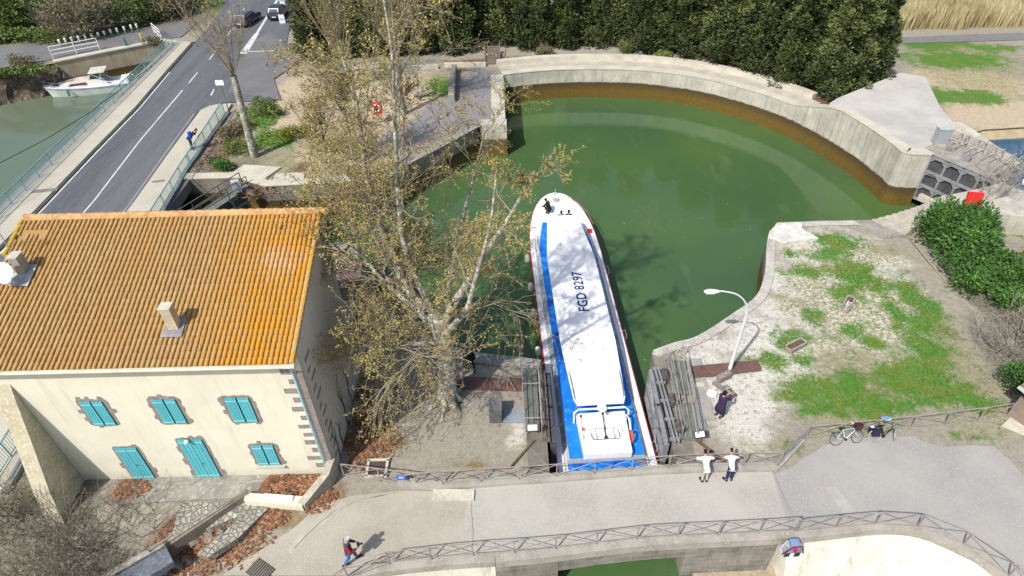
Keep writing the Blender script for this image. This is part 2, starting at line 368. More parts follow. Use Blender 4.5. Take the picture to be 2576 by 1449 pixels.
# ------------------------------------------------------------------ walls round the water
def wallmat(name, c1, c2, stain=True, blocks=None, zs=-1.3, joint=2.4):
    m, n, b = nt(name)
    g = n.nodes.new('ShaderNodeNewGeometry'); sx = n.nodes.new('ShaderNodeSeparateXYZ'); n.links.new(g.outputs['Position'], sx.inputs[0])
    col = mixc(n, ramp(n, nz(n, .8, 5, .65), .35, .65), c1, c2)
    streak = ramp(n, nz(n, 1.0, 5, .7, stretch=(2.6, 2.6, .22)), .52, .72)
    col = mixc(n, mth(n, 'MULTIPLY', streak, .6), col, tuple(x*.45 for x in c2))
    if blocks:
        br = N(n, 'ShaderNodeTexBrick'); br.inputs['Scale'].default_value = 1; br.inputs['Mortar Size'].default_value = .018
        br.inputs['Brick Width'].default_value = blocks[0]; br.inputs['Row Height'].default_value = blocks[1]
        br.inputs['Color1'].default_value = (1,1,1,1); br.inputs['Color2'].default_value = (.74,.72,.70,1); br.inputs['Mortar'].default_value = (1.12,1.1,1.04,1)
        cmb = n.nodes.new('ShaderNodeCombineXYZ')
        n.links.new(mth(n, 'ADD', sx.outputs[0], mth(n, 'MULTIPLY', sx.outputs[1], .7)), cmb.inputs[0]); n.links.new(sx.outputs[2], cmb.inputs[1])
        n.links.new(cmb.outputs[0], br.inputs['Vector'])
        col = mixc(n, 1.0, col, br.outputs['Color'], 'MULTIPLY')
    if stain:
        h = mth(n, 'ADD', sx.outputs[2], mth(n, 'MULTIPLY', mth(n, 'SUBTRACT', nz(n, 1.6, 4, .7), .5), .35))
        f = ramp(n, h, zs+.06, zs-.06)
        sc = mixc(n, ramp(n, mth(n, 'ADD', sx.outputs[2], mth(n, 'MULTIPLY', nz(n, 2, 4), .3)), zs-.75, zs-.05), (.150,.098,.020), (.070,.045,.028))
        sc = mixc(n, ramp(n, nz(n, 5, 4, .7), .35, .75), sc, (.085,.062,.018))
        col = mixc(n, f, col, sc)
    n.links.new(col, b.inputs['Base Color']); b.inputs['Roughness'].default_value = .9; b.inputs['Specular IOR Level'].default_value = .2
    bump(n, b, nz(n, 5, 5, .65), .5, .05)
    return m
w_conc = wallmat('quay_concrete', (.50,.48,.41), (.36,.345,.30))
w_stone = wallmat('quay_stone', (.27,.25,.215), (.17,.16,.14), blocks=(.9,.36))
w_white = wallmat('white_washed_wall', (.66,.655,.585), (.56,.55,.47), stain=False)
w_bridge = wallmat('bridge_stone', (.29,.275,.245), (.19,.18,.16), stain=False, blocks=(.85,.36))
def wall_run(root, path, tops, zbot, thick, mat, side=1, name='wall_face', batter=0):
    """solid wall along path: the inner face on the path, thickness away from the water"""
    P = [Vector((p[0], p[1], 0)) for p in path]; k = len(P)
    nor = []
    for i in range(k):
        t = (P[min(i+1, k-1)]-P[max(i-1, 0)]); t.z = 0; t.normalize(); nor.append(Vector((-t.y, t.x, 0))*side)
    rings = []
    for i in range(k):
        zt = tops[i] if isinstance(tops, (list, tuple)) else tops
        a = P[i]; bb = P[i]+nor[i]*thick; c = P[i]-nor[i]*batter
        rings.append([(c.x, c.y, zbot), (a.x, a.y, zt), (bb.x, bb.y, zt), (bb.x, bb.y, zbot)])
    mb = MB(); mb.loft(rings); return mb.build(name, mat, root)
def strip(root, path, tops, w, h, mat, side=1, off=0, name='coping'):
    P = [Vector((p[0], p[1], 0)) for p in path]; k = len(P); rings = []
    for i in range(k):
        t = (P[min(i+1, k-1)]-P[max(i-1, 0)]); t.z = 0; t.normalize(); nn = Vector((-t.y, t.x, 0))*side
        zt = tops[i] if isinstance(tops, (list, tuple)) else tops
        a = P[i]+nn*off; b2 = P[i]+nn*(off+w)
        rings.append([(a.x, a.y, zt), (a.x, a.y, zt+h), (b2.x, b2.y, zt+h), (b2.x, b2.y, zt)])
    mb = MB(); mb.loft(rings); return mb.build(name, mat, root)

def topz(p):
    # the far wall climbs to the raised platform at the east gate
    if p.x < 26.5: return .06
    s = max(0, min(1, (56.2-p.y)/4.2)); return .06+1.5*s
far_t = [topz(p) for p in far_curve]
r = thing('quay_wall', 'long curved pale concrete wall closing the far side of the basin', 'quay wall')
wall_run(r, far_curve, far_t, -3.6, 1.0, w_conc, 1)
inner = [p for p in far_curve if p.x < 27.2 or p.y > 55]
strip(r, far_curve, [t+.003 for t in far_t], 1.0, .07, concrete_pale, 1, -.05)
strip(r, inner, .02, 1.5, .06, M('dusty_walkway', (.47,.44,.37), (.38,.35,.29), s1=.8, s2=10), 1, 1.0, 'walkway')
strip(r, inner[:-1], .02, .75, .5, concrete_pale, 1, 2.5, 'kerb_wall')
# thin vertical joints of the shuttered concrete
mb = MB()
for p, q in zip(far_curve[:-1], far_curve[1:]):
    t = (q-p); L = t.length; t.normalize(); nn = Vector((-t.y, t.x, 0))
    for kx in range(max(1, int(L/2.3))):
        c = p+t*(kx+.5)*L/max(1, int(L/2.3)); mb.box((c.x-nn.x*.006, c.y-nn.y*.006, -.75+topz(c)*.5), (.02, .014, 1.2+topz(c)), atan2(t.y, t.x))
mb.build('joint', M('joint_dark', (.30,.29,.25)), r)
# east platform
EP = [(28.4,52.2),(29.6,48.6),(30.2,45.6),(30.5,44.0),(32.3,43.6),(33.4,44.6),(35.0,46.2),(36.8,48.2),(37.4,52),(39.4,58.5),(37.6,59.6),(33.5,57.0),(29,54.4),(27.9,53.4)]
mb = MB(); mb.prism([(x+(.5 if x < 31 else 0), y) for x, y in EP], -1, 1.5)
tag(mb.build('gravel_platform', M('pale_grey_gravel', (.46,.445,.41), (.36,.35,.325), (.53,.515,.47), s1=.35, s2=16, bmp=.3)), kind='structure')

r = thing('quay_wall', 'grey stone wall curving on the left of the basin behind the plane trees', 'quay wall')
wall_run(r, west_rim, .05, -3.6, .9, w_stone, -1 if False else 1, batter=0) if False else None
wall_run(r, list(reversed(west_rim)), .05, -3.6, .9, w_stone, 1)
strip(r, list(reversed(west_rim)), .055, .8, .06, stone_grey, 1, -.04)
r = thing('quay_wall', 'thick pale concrete return wall at the far left corner of the basin', 'quay wall')
ret = [Vector((-.25,53.6,0)), Vector((-.3,59,0)), Vector((-.4,65.0,0))]
wall_run(r, ret, .08, -3.6, 1.25, w_conc, 1)
mb = MB(); mb.box((-1.3,54.1,-1.7), (2.35,1.1,3.7)); mb.build('corner_block', w_conc, r)
strip(r, ret, .085, 1.2, .05, concrete_pale, 1, -.03)
r = thing('quay_wall', 'dark stone side wall of the west lock chamber behind the house', 'quay wall')
wn_path = [Vector((-26.2,45.4,0)), Vector((-21.6,45.4,0)), Vector((-20.4,44.6,0)), Vector((-19.2,44,0)), Vector((-12,44.3,0)), Vector(west_rim[-1])]
wall_run(r, wn_path, .05, -3.6, 1.0, w_stone, 1)
strip(r, wn_path, .055, .9, .06, concrete_pale, 1, -.03)
r = thing('quay_wall', 'shaded stone side wall of the west lock chamber nearest the house', 'quay wall')
wall_run(r, [(-11.0,35.9), (-13,36.2), (-26.2,36.4), (-38.5,36)], .05, -3.6, 1.0, w_stone, 1)
strip(r, [(-11.0,35.9), (-13,36.2), (-26.2,36.4)], .055, .9, .06, stone_grey, 1, -.03)
r = thing('quay_wall', 'curved stone quay wall between the plane tree and the basin', 'quay wall')
swr = list(reversed(sw_rim))
wall_run(r, [(1.5,24.6)]+[(p.x, p.y) for p in swr]+[(-11,35.9)], .05, -3.6, .8, w_stone, 1)
strip(r, [(1.5,24.6)]+[(p.x, p.y) for p in swr]+[(-11,35.9)], .055, .75, .06, stone_grey, 1, -.04)
r = thing('quay_wall', 'curved stone quay wall edging the grassy gravel bank on the right', 'quay wall')
ser = [(18.9,37.3)]+[(p.x, p.y) for p in reversed(se_rim)]+[(7.75,24.9)]
ser_full = [(25.6,37.3), (22,37.35)]+ser
wall_run(r, ser_full, .05, -3.6, .5, w_stone, 1)
strip(r, ser_full, .045, .55, .03, M('worn_coping', (.46,.44,.39), (.33,.31,.28), (.55,.53,.48), s1=1, s2=7), 1, -.05)
mb = MB(); mb.prism([(18.7,37.2),(17.6,35.6),(18.6,34.9),(20.9,35.3),(20.2,36.4),(20.4,37.1)], 0, .16)
mb.build('corner_slab', M('white_limed_stone', (.66,.65,.60), (.45,.43,.38), s1=2, s2=6), r)
# chamber side walls, with a recess for the open gate leaves
r = thing('chamber_wall', 'left stone side of the lock chamber beside the moored passenger boat', 'chamber wall')
wall_run(r, [(1.5,14.9), (1.55,17.6), (1.5,24.7)], .02, -3.6, 1.0, w_stone, 1)
r = thing('chamber_wall', 'right stone side of the lock chamber under the open steel gate', 'chamber wall')
wall_run(r, [(7.75,25.0), (7.55,17.6), (7.3,14.9)], .02, -3.6, 1.0, w_stone, 1)
# river side walls
r = thing('quay_wall', 'narrow concrete pier between the east gate and the blue river', 'quay wall')
pier = [(36.0,49.2),(37.7,49.1),(38.0,46.4),(38.4,43.2),(38.3,42.2),(37.4,41.6),(36.4,41.9),(35.0,43.6),(34.0,44.6),(35.2,46.4)]
mb = MB(); mb.prism(pier, -1.6, 1.46); mb.build('pier_body', w_conc, r)
mb = MB(); mb.prism([(36.3,49.0),(37.5,48.9),(37.8,46.5),(37.2,46.3)], 1.46, 1.62); mb.build('coping', concrete_pale, r)
r = thing('quay_wall', 'pale concrete bank south of the east gate behind the red locker', 'quay wall')
mb = MB(); mb.prism([(29.2,37.7),(31.5,38.4),(33.6,39.0),(35.3,39.7),(36.3,38.5),(46,36.8),(46,34.6),(35,35.2),(32.4,35.8),(29.2,36.4)], -3.6, 1.46); mb.build('bank_body', w_conc, r)
# sand bank behind the river
mb = MB(); P0 = [(38.2,49.3),(41,50.5),(60,51.9),(110,60)]
mb.loft([[(x, y+.6, .06), (x, y-.6, -.9), (x, y-1.4, -1.6), (x, y+.6, -1.6)] for x, y in P0])
tag(mb.build('sand_bank', M('wet_sand', (.42,.35,.23), (.30,.25,.15), s1=.8, s2=6)), kind='structure')
# west canal banks
r = thing('quay_wall', 'beige retaining wall with white coping above the moored motor yacht', 'quay wall')
cw = [(-38.4,76.4), (-40.5,77.7), (-45.5,74.7), (-50.3,71.6)]
wall_run(r, cw, .05, -3.6, .7, wallmat('beige_render', (.42,.36,.26), (.32,.27,.20), zs=-1.9), -1)
strip(r, cw, .055, .8, .14, white_paint if False else concrete_pale, -1, -.12)
# rocky bank
mb = MB(); bankP = [(-50.3,71.6),(-54,69.6),(-58,67.2),(-66,63.6),(-75,60),(-110,52)]
rings = []
for i, (x, y) in enumerate(resample([Vector((a, b_, 0)) for a, b_ in bankP], .7) and [(p.x, p.y) for p in resample([Vector((a, b_, 0)) for a, b_ in bankP], .7)]):
    j = lambda: random.uniform(-.25, .25)
    rings.append([(x+.3, y+.8, .02), (x+.3+j(), y-.1+j(), -.4+j()), (x+.4+j(), y-.4+j(), -1.4+j()), (x+.5+j(), y-.7+j(), -2.4+j()), (x+.6+j(), y-1.0+j()*.5, -3.3), (x+.3, y+.8, -3.3)])
mb.loft(rings)
tag(mb.build('rock_bank', M('dark_bank_rock', (.12,.095,.07), (.055,.045,.035), (.22,.19,.15), s1=1.2, s2=4, bmp=.5)), kind='structure')
cop = M('bridge_coping', (.36,.34,.30), (.27,.255,.22), (.42,.40,.36), s1=1, s2=8)
# walls south of the bridge: whitewashed, flaring outward at their feet
r = thing('abutment_wall', 'white plastered curved wall below the bridge railing on the right', 'abutment wall')
wp = [(p.x, p.y-.1) for p in south_rim if p.x > 11.2]
rings = []
k = len(wp)
for i, (x, y) in enumerate(wp):
    t = Vector((wp[min(i+1, k-1)][0]-wp[max(i-1, 0)][0], wp[min(i+1, k-1)][1]-wp[max(i-1, 0)][1], 0)).normalized(); nn = Vector((t.y, -t.x, 0))
    b0 = .95
    rings.append([(x, y, -.28), (x+nn.x*b0, y+nn.y*b0, -2.85), (x-nn.x*.8, y-nn.y*.8, -2.85), (x-nn.x*.8, y-nn.y*.8, -.28)])
mb = MB(); mb.loft(rings); mb.build('wall_face', w_white, r)
strip(r, wp, -.30, .42, .42, cop, 1, -.12)
mb = MB(); mb.loft([[(a[1][0]+0, a[1][1]-.0, -2.8), (a[1][0], a[1][1], -2.62), (a[1][0]-.0, a[1][1]-.35, -2.62), (a[1][0], a[1][1]-.35, -2.8)] for a in rings]); mb.build('plinth', M('tan_plinth', (.36,.27,.17), (.26,.2,.13)), r)
r = thing('abutment_wall', 'white plastered curved wall below the bridge railing on the left', 'abutment wall')
wp = [(p.x, p.y-.1) for p in south_rim if p.x < -1.6]+[(-1.0,13.28)]
wall_run(r, wp, -.28, -2.85, .8, w_white, 1, batter=.22)
strip(r, wp, -.30, .42, .42, cop, 1, -.12)
# ================================================================== FOOTBRIDGE OVER THE LOCK TAIL
deck_m = M('deck_concrete', (.40,.385,.34), (.335,.325,.29), (.46,.44,.39), s1=.35, s2=18, bmp=.1)
r = thing('road_bridge', 'low stone bridge with concrete deck crossing the lock chamber in front', 'bridge')
dk = [(-2.5,13.4),(.9,13.5),(5.3,13.95),(9.5,14.02),(11.7,14.12),(11.9,17.2),(9,17.25),(6.4,17.2),(1.5,16.9),(-2.2,16.7)]
mb = MB(); mb.prism(dk, -1.1, .075); mb.build('deck', deck_m, r)
mb = MB(); mb.prism([(-.98,13.2),(1.7,13.42),(1.7,14.4),(-.98,14.2)], -3.0, -.3); mb.build('abutment', w_bridge, r); mb = MB(); mb.prism([(7.3,13.86),(11.25,13.95),(11.25,14.8),(7.3,14.6)], -3.0, -.3); mb.build('abutment', w_bridge, r)
# shallow stone arch face
mb = MB(); K = 12; rings = []
for i in range(K+1):
    t = i/K; x = 1.7+5.6*t; y = 13.46+.42*t; zb = -1.36+.16*sin(pi*t)+.14*t
    rings.append([(x, y-.02, -.3), (x, y-.02, zb), (x, y+2.9, zb), (x, y+2.9, -.3)])
mb.loft(rings); mb.build('arch', w_bridge, r)
# near and far kerbs / string courses
cop = M('bridge_coping', (.36,.34,.30), (.27,.255,.22), (.42,.40,.36), s1=1, s2=8)
strip(r, [(-.98,13.26),(.9,13.38),(5.3,13.82),(9.5,13.92),(11.8,14.0)], -.32, .42, .47, cop, 1, -.12, 'near_coping')
strip(r, [(12.1,17.25),(9,17.3),(6.4,17.25),(1.5,16.95),(-3.7,16.7),(-5.5,16.95)], -.25, .42, .5, cop, -1, -.08, 'far_coping')
mb = MB(); mb.box((-2.9,16.35,.09), (1.9,.55,.16), radians(-2)); mb.build('kerb_block', concrete_pale, r)

# lanes of the towpath: sheets laid just above the ground
def sheet(name, poly, z, mat, kind='structure'):
    me = bpy.data.meshes.new(name); me.from_pydata([(p[0], p[1], z if len(p) < 3 else p[2]+z) for p in poly], [], [tuple(range(len(poly)))])
    bm = bmesh.new(); bm.from_mesh(me); bmesh.ops.triangulate(bm, faces=bm.faces); bm.to_mesh(me); bm.free()
    me.materials.append(mat); o = bpy.data.objects.new(name, me); C.objects.link(o)
    if me.polygons[0].normal.z < 0: me.flip_normals()
    if kind: tag(o, kind=kind)
    return o
lane_m = M('gravel_lane', (.37,.345,.29), (.31,.285,.24), (.44,.41,.35), s1=.5, s2=20, bmp=.15)
tarmac_m = M('grey_tarmac', (.345,.335,.31), (.285,.28,.265), (.40,.385,.36), s1=.28, s2=22, bmp=.12)
lane = [(p.x, p.y) for p in pts('1190,1252 1180,1400 960,1400 900,1449 560,1449 740,1330 800,1275 880,1250 1010,1236 1100,1238')]
sheet('towpath_lane', [(x, y) for x, y in lane], .064, lane_m)
tarp = [(11.5,14.12)]+[(p.x, p.y+.05) for p in south_rim if 12 < p.x < 20.6]+[(24,8),(34,12)]+[(p.x, p.y) for p in pts('2600,1235 2550,1170 2500,1125 2440,1122 2380,1126 2330,1116 2300,1099 2200,1101 2110,1106 2068,1126 2020,1155 1990,1178 1955,1192')]+[(11.6,17.1)]
sheet('tarmac_lane', tarp, .068, tarmac_m)
trk = M('dusty_track', (.37,.345,.295), (.31,.295,.26), (.42,.40,.35), s1=.7, s2=16)
crk = M('crack_dark', (.20,.19,.165))
def crack(name, s, w=.010, z=.084):
    P = pts(s); Q = []
    for a, b_ in zip(P[:-1], P[1:]):
        for k in range(7): q = a.lerp(b_, k/7); Q.append((q.x+random.uniform(-.025,.025), q.y+random.uniform(-.03,.03)))
    L = [(x-w, y) for x, y in Q]+[(x+w, y+.01) for x, y in reversed(Q)]; sheet(name, L, z, crk)
crack('deck_joint', '1184,1245 1187,1290 1190,1340 1190,1385'); crack('deck_joint', '1948,1193 1965,1240 1996,1306'); crack('lane_crack', '1012,1238 900,1262 840,1290 790,1330 735,1390', .03, .072)
sheet('lane_patch', [(p.x, p.y) for p in pts('800,1300 832,1285 860,1262 870,1268 840,1300 770,1360 735,1395 722,1385')], .071, M('patch_pale', (.43,.41,.36), (.36,.34,.30), s1=1.5, s2=8))
sheet('lane_patch', [(p.x, p.y) for p in pts('2075,1228 2100,1226 2130,1262 2150,1285 2140,1296 2115,1290')], .075, M('patch_pale', (.43,.41,.36)))
# ================================================================== RAILINGS of the towpath: posts, top rail, low rail, crossing bars
def cross_rail(path, name, label, step=1.75, h=.98, mat=rail_brown, zb=.1, group=None):
    r = thing(name, label, 'railing', (0,0,0), 0, group)
    P = resample([Vector((p[0], p[1], 0)) for p in path], step)
    for p in P:
        mb = MB(); mb.box((p.x, p.y, zb+h/2), (.05, .05, h)); mb.build('post', mat, r)
    mb = MB()
    for a, b_ in zip(P[:-1], P[1:]): mb.cyl(a+Vector((0,0,zb+h)), b_+Vector((0,0,zb+h)), .026, n=6)
    mb.build('top_rail', mat, r)
    mb = MB()
    for a, b_ in zip(P[:-1], P[1:]):
        mb.cyl(a+Vector((0,0,zb+.12)), b_+Vector((0,0,zb+.12)), .02, n=5)
    mb.build('bottom_rail', mat, r)
    for i, (a, b_) in enumerate(zip(P[:-1], P[1:])):
        mb = MB()
        mb.cyl(a+Vector((0,0,zb+h-.05)), b_+Vector((0,0,zb+.14)), .016, n=5); mb.cyl(a+Vector((0,0,zb+.14)), b_+Vector((0,0,zb+h-.05)), .016, n=5)
        mb.build('brace', mat, r)
    return r
RG = 'cross-braced railings along the towpath'
cross_rail([(-12.2,7.9),(-9.7,10.1),(-7.4,12.35),(-6.1,13.1),(-2.9,13.42),(.9,13.58),(5.3,14.02),(9.5,14.1),(11.9,14.2)], 'railing', 'grey-brown cross-braced railing on the near edge of the bridge above the canal', group=RG, zb=.15)
cross_rail([(12.0,14.2),(15.0,14.45),(16.5,14.48),(17.6,14.18),(18.65,13.5),(19.6,12.5),(20.6,10.2)], 'railing', 'cross-braced railing following the bend above the white plastered wall', group=RG, zb=.02)
cross_rail([(-3.4,16.85),(1.0,17.05),(7.3,17.42),(9.5,17.45),(12.2,17.42)], 'railing', 'cross-braced railing on the far edge of the bridge behind the passenger boat stern', group=RG, zb=.25)
cross_rail([(-8.1,17.55),(-6.3,17.25),(-4.9,16.95),(-3.5,17.0)], 'railing', 'short cross-braced railing from the house corner to the bridge', group=RG, zb=.02)
cross_rail([(12.25,17.45),(14.05,18.98)], 'railing', 'slanting railing section climbing from the bridge end to the parked bicycles', step=1.3, group=RG, zb=.2)
cross_rail([(14.12,19.02),(18.8,19.42),(23.4,19.92),(25.0,20.15)], 'railing', 'cross-braced railing behind the two leaning bicycles', step=1.8, group=RG, zb=.02)
r = thing('kerb_wall', 'sloping concrete kerb under the slanting railing section', 'kerb'); wall_run(r, [(12.15,17.2),(14.0,18.8)], .2, -.3, .28, cop, 1, 'kerb_body')

# ================================================================== THE ROAD AND ITS BRIDGE
asphalt = M('road_asphalt', (.122,.128,.142), (.088,.093,.107), (.148,.152,.162), s1=.55, s2=18, stretch=(1,.05,1))
asph2 = M('worn_asphalt', (.160,.160,.165), (.130,.130,.135), (.20,.195,.195), s1=.3, s2=14)
pave = M('pavement_beige', (.44,.42,.34), (.38,.36,.30), (.49,.47,.40), s1=.4, s2=14)
RZ = .08
sheet('road', [(-35.2,17),(-28.2,17),(-28.6,42.4),(-29.0,49.4),(-29.4,58.1),(-28.9,58.9),(-28.4,59.2),(-27.6,59.8),(-25.4,60.0),(-24,59.9),(-22,60.2),(-23.2,63),(-24.2,65.5),(-23.3,68),(-22.9,70.5),(-25.5,76),(-27,84),(-29,104),(-31,130),(-45,130),(-40,104),(-36.8,84),(-36.6,77),(-36.2,69),(-35.55,59),(-35.5,50),(-35.35,42)], RZ, asphalt)
sheet('junction_asphalt', [(-27.9,62.4),(-22.3,60.3),(-23.2,63),(-24.2,65.5),(-23.3,68),(-23.1,70.5),(-26,76),(-28.5,80),(-29.8,77),(-29.3,70)], RZ+.004, asph2)
def slab(name, poly, z0, z1, mat, kind='structure'):
    mb = MB(); mb.prism(poly, z0, z1); o = mb.build(name, mat); tag(o, kind=kind); return o
slab('pavement', [(-37.5,17),(-35.4,17),(-35.6,42),(-35.75,50),(-35.8,59),(-36.45,69),(-36.85,77),(-38.3,77),(-38.3,60),(-38.0,45)], 0, .2, pave)
slab('pavement_east', [(-28.1,17),(-23.9,17),(-26.0,40),(-26.5,47),(-26.5,57.4),(-26.6,59.4),(-28.1,59.2),(-28.6,58.9),(-29.15,58.0),(-28.85,49.4),(-28.5,42.4)], 0, .2, pave)
slab('kerb_strip', [(-35.38,17),(-35.14,17),(-35.3,42),(-35.48,50),(-35.52,59),(-36.15,69),(-36.55,77),(-36.83,77),(-36.43,69),(-35.78,59),(-35.73,50),(-35.58,42)], 0, .17, M('dark_kerb', (.05,.055,.05), (.09,.09,.08)))
slab('rail_footing', [(-38.0,17),(-37.5,17),(-38.0,45),(-38.3,60),(-38.3,77),(-39.1,77),(-38.9,60),(-38.4,45)], -.3, .215, M('footing_grey', (.30,.285,.27), (.24,.23,.22), s1=1, s2=8))
mark = M('road_marking_white', (.62,.62,.60), (.48,.48,.47), s1=1.5, s2=10)
sheet('edge_line', [(-35.1,17),(-34.95,17),(-35.1,42),(-35.28,50),(-35.32,59),(-35.9,68),(-36.05,68),(-35.47,59),(-35.43,50),(-35.25,42)], RZ+.006, mark)
sheet('edge_line_east', [(-28.5,17),(-28.4,17),(-28.8,42),(-29.2,49.4),(-29.55,57.5),(-29.65,57.5),(-29.3,49.4),(-28.9,42)], RZ+.006, M('faded_marking', (.36,.34,.32)))
sheet('centre_line', [(-31.6,17),(-31.48,17),(-31.75,42.5),(-32.4,52.1),(-32.7,63.1),(-32.85,63.1),(-32.53,52.1),(-31.88,42.5)], RZ+.006, mark)
for x0, a0, x1, a1 in ((-32.8,64.9,-32.9,67.7),(-32.9,71.3,-33.1,74.3),(-33.4,79.0,-33.6,82.0),(-34.2,86.5,-34.5,89.5)): sheet('centre_dash', [(x0-.07,a0),(x0+.07,a0),(x1+.07,a1),(x1-.07,a1)], RZ+.006, mark)
sheet('merge_line', [tuple(p.xy) for p in pts('602,137 622,137 652,86 641,86')], RZ+.008, mark)
sheet('merge_line_thin', [tuple(p.xy) for p in pts('643,86 650,86 702,0 696,0')], RZ+.008, mark)
for s in ('608,133 608,131.5 690,129 690,130.5', '529,242 534,242 541,226 538,226'): sheet('stop_line', [tuple(p.xy) for p in pts(s)], RZ+.008, mark)
for k, s in enumerate(('84,478 148,472 143,480 76,487', '385,455 416,451 414,457 381,460')): sheet('pavement_patch', [tuple(p.xy) for p in pts(s, .2)], .204, M('patch_grey', (.22,.21,.2)))
r = thing('road_bridge', 'grey concrete road bridge carrying two lanes over the canal', 'bridge')
mb = MB(); mb.box((-32.1,40.4,-.45), (12.9,11.4,.85)); mb.build('deck_slab', M('bridge_concrete_dark', (.24,.24,.235), (.17,.17,.17), s1=.8, s2=8), r)
mb = MB(); mb.loft([[(x-.1,y,-.35),(x-.1,y,.2),(x+.2,y,.2),(x+.2,y,-.35)] for x, y in ((-23.8,17),(-26.4,47),(-26.4,57.4))]); mb.build('edge_beam', M('bridge_edge', (.22,.235,.24), (.15,.16,.165), s1=.8, s2=8), r)
mb = MB(); mb.box((-38.75,46.5,-.15), (.3,60,.4)); mb.build('edge_beam', M('bridge_edge', (.22,.235,.24)), r)
mb = MB(); mb.box((-38.6,60.5,-1.7), (.4,32,3.4)); mb.box((-38.6,25.5,-1.7), (.4,21,3.4)); mb.build('side_wall', w_conc, r)
mb = MB(); mb.box((-26.4,51.6,-.3), (.25,12.3,1.0)); mb.build('retaining_face', M('bridge_concrete_dark', (.24,.24,.235)), r)
# ground falls away beside the road: a sunken strip is left to the dark planting there
def bar_rail(name, label, a, b_, step=2.0, h=1.05, zb=.2, group='teal bar railings along the road bridge'):
    a = Vector(a); b_ = Vector(b_); r = thing(name, label, 'railing', (0,0,0), 0, group); L = (b_-a).length; nseg = max(1, round(L/step))
    mb = MB(); mb.box((a+b_)/2+Vector((0,0,zb+h)), (.07, L, .05), atan2(b_.y-a.y, b_.x-a.x)-pi/2); mb.build('top_rail', rail_teal, r)
    mb = MB(); mb.box((a+b_)/2+Vector((0,0,zb+.1)), (.04, L, .04), atan2(b_.y-a.y, b_.x-a.x)-pi/2); mb.build('bottom_rail', rail_teal, r)
    for i in range(nseg+1):
        p = a.lerp(b_, i/nseg); mb = MB(); mb.box((p.x, p.y, zb+h/2), (.06, .06, h)); mb.build('post', rail_teal, r)
        if i < nseg:
            q = a.lerp(b_, (i+1)/nseg); mb = MB(); nb = int((q-p).length/.14)
            for k in range(1, nb):
                s = p.lerp(q, k/nb); mb.box((s.x, s.y, zb+.1+(h-.12)/2), (.018, .018, h-.12))
            mb.build('bar_panel', rail_teal, r)
    return r
bar_rail('railing', 'teal bar railing on the canal side of the road bridge', (-37.2,20,0), (-38.6,76,0))
bar_rail('railing', 'teal bar railing on the pavement side where a walker with a blue backpack stands', (-26.15,47.4,0), (-26.6,57.3,0))
bar_rail('railing', 'long teal bar railing of the road bridge passing behind the house roof', (-24.4,17,0), (-26.15,47.2,0))
# ================================================================== THE LOCK HOUSE
HX0, HX1, HY, HB = -21.6, -8.5, 17.7, 24.3
house = thing('lock_house', 'cream two-storey lock house with turquoise shutters and an ochre tiled roof', 'house', ((HX0+HX1)/2, HY, 0))
def wall_m():
    m, n, b = nt('cream_render')
    g = n.nodes.new('ShaderNodeNewGeometry'); sx = n.nodes.new('ShaderNodeSeparateXYZ'); n.links.new(g.outputs['Position'], sx.inputs[0])
    col = mixc(n, ramp(n, nz(n, .5, 5, .65), .38, .66), (.70,.68,.555), (.64,.62,.495))
    streak = ramp(n, nz(n, 1.1, 5, .7, stretch=(2.4, 2.4, .16)), .54, .74)
    col = mixc(n, mth(n, 'MULTIPLY', streak, .55), col, (.46,.44,.35))
    col = mixc(n, mth(n, 'MULTIPLY', ramp(n, nz(n, 14, 3, .7), .58, .75), .25), col, (.45,.41,.31))
    low = ramp(n, mth(n, 'ADD', sx.outputs[2], nz(n, 1.5, 4)), 1.2, .5)
    col = mixc(n, mth(n, 'MULTIPLY', low, .4), col, (.42,.40,.30))
    n.links.new(col, b.inputs['Base Color']); b.inputs['Roughness'].default_value = .92; b.inputs['Specular IOR Level'].default_value = .15
    bump(n, b, nz(n, 18, 4, .6), .25, .02); return m
cream = wall_m()
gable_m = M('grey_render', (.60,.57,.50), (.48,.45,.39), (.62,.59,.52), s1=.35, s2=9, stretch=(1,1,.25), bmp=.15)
def zr(y): return 8.05+(y-17.35)*(2.12/7.2)          # roof slope
mb = MB(); A = [(HY,-.3),(HB,-.3),(HB,zr(HB)-.1),(HY,zr(HY)-.1)]
L = [(HX0, y, z) for y, z in A]; R_ = [(HX1, y, z) for y, z in A]
mb.add(L+R_, [(0,1,5,4),(1,2,6,5),(2,3,7,6),(3,0,4,7),(3,2,1,0),(4,5,6,7)]); mb.mi = 0
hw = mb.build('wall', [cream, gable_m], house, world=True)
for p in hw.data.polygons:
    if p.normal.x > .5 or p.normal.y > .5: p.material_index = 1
# buttress
mb = MB(); pr = [(HY+.1,7.1),(17.41,5.95),(16.88,4.2),(16.03,1.6),(15.35,-1.3),(HY+.1,-1.3)]
mb.loft([[(x, y, z) for y, z in pr] for x in (-21.12,-20.4)]); mb.build('buttress', M('buttress_render', (.52,.49,.37), (.40,.36,.24), (.57,.55,.45), s1=.7, s2=8, bmp=.2), house, world=True)
# roof tiles: rounded cover tiles in courses
mt, n, b = nt('clay_tiles')
at_ = N(n, 'ShaderNodeAttribute', attribute_name='tone')
g = n.nodes.new('ShaderNodeNewGeometry'); sx = n.nodes.new('ShaderNodeSeparateXYZ'); n.links.new(g.outputs['Position'], sx.inputs[0])
col = mixc(n, at_.outputs['Fac'], (.335,.205,.085), (.475,.315,.135))
col = mixc(n, ramp(n, nz(n, .45, 4, .6), .42, .66), col, (.41,.245,.08))
col = mixc(n, mth(n, 'MULTIPLY', ramp(n, nz(n, 9, 4, .7), .45, .7), .5), col, (.28,.17,.07))
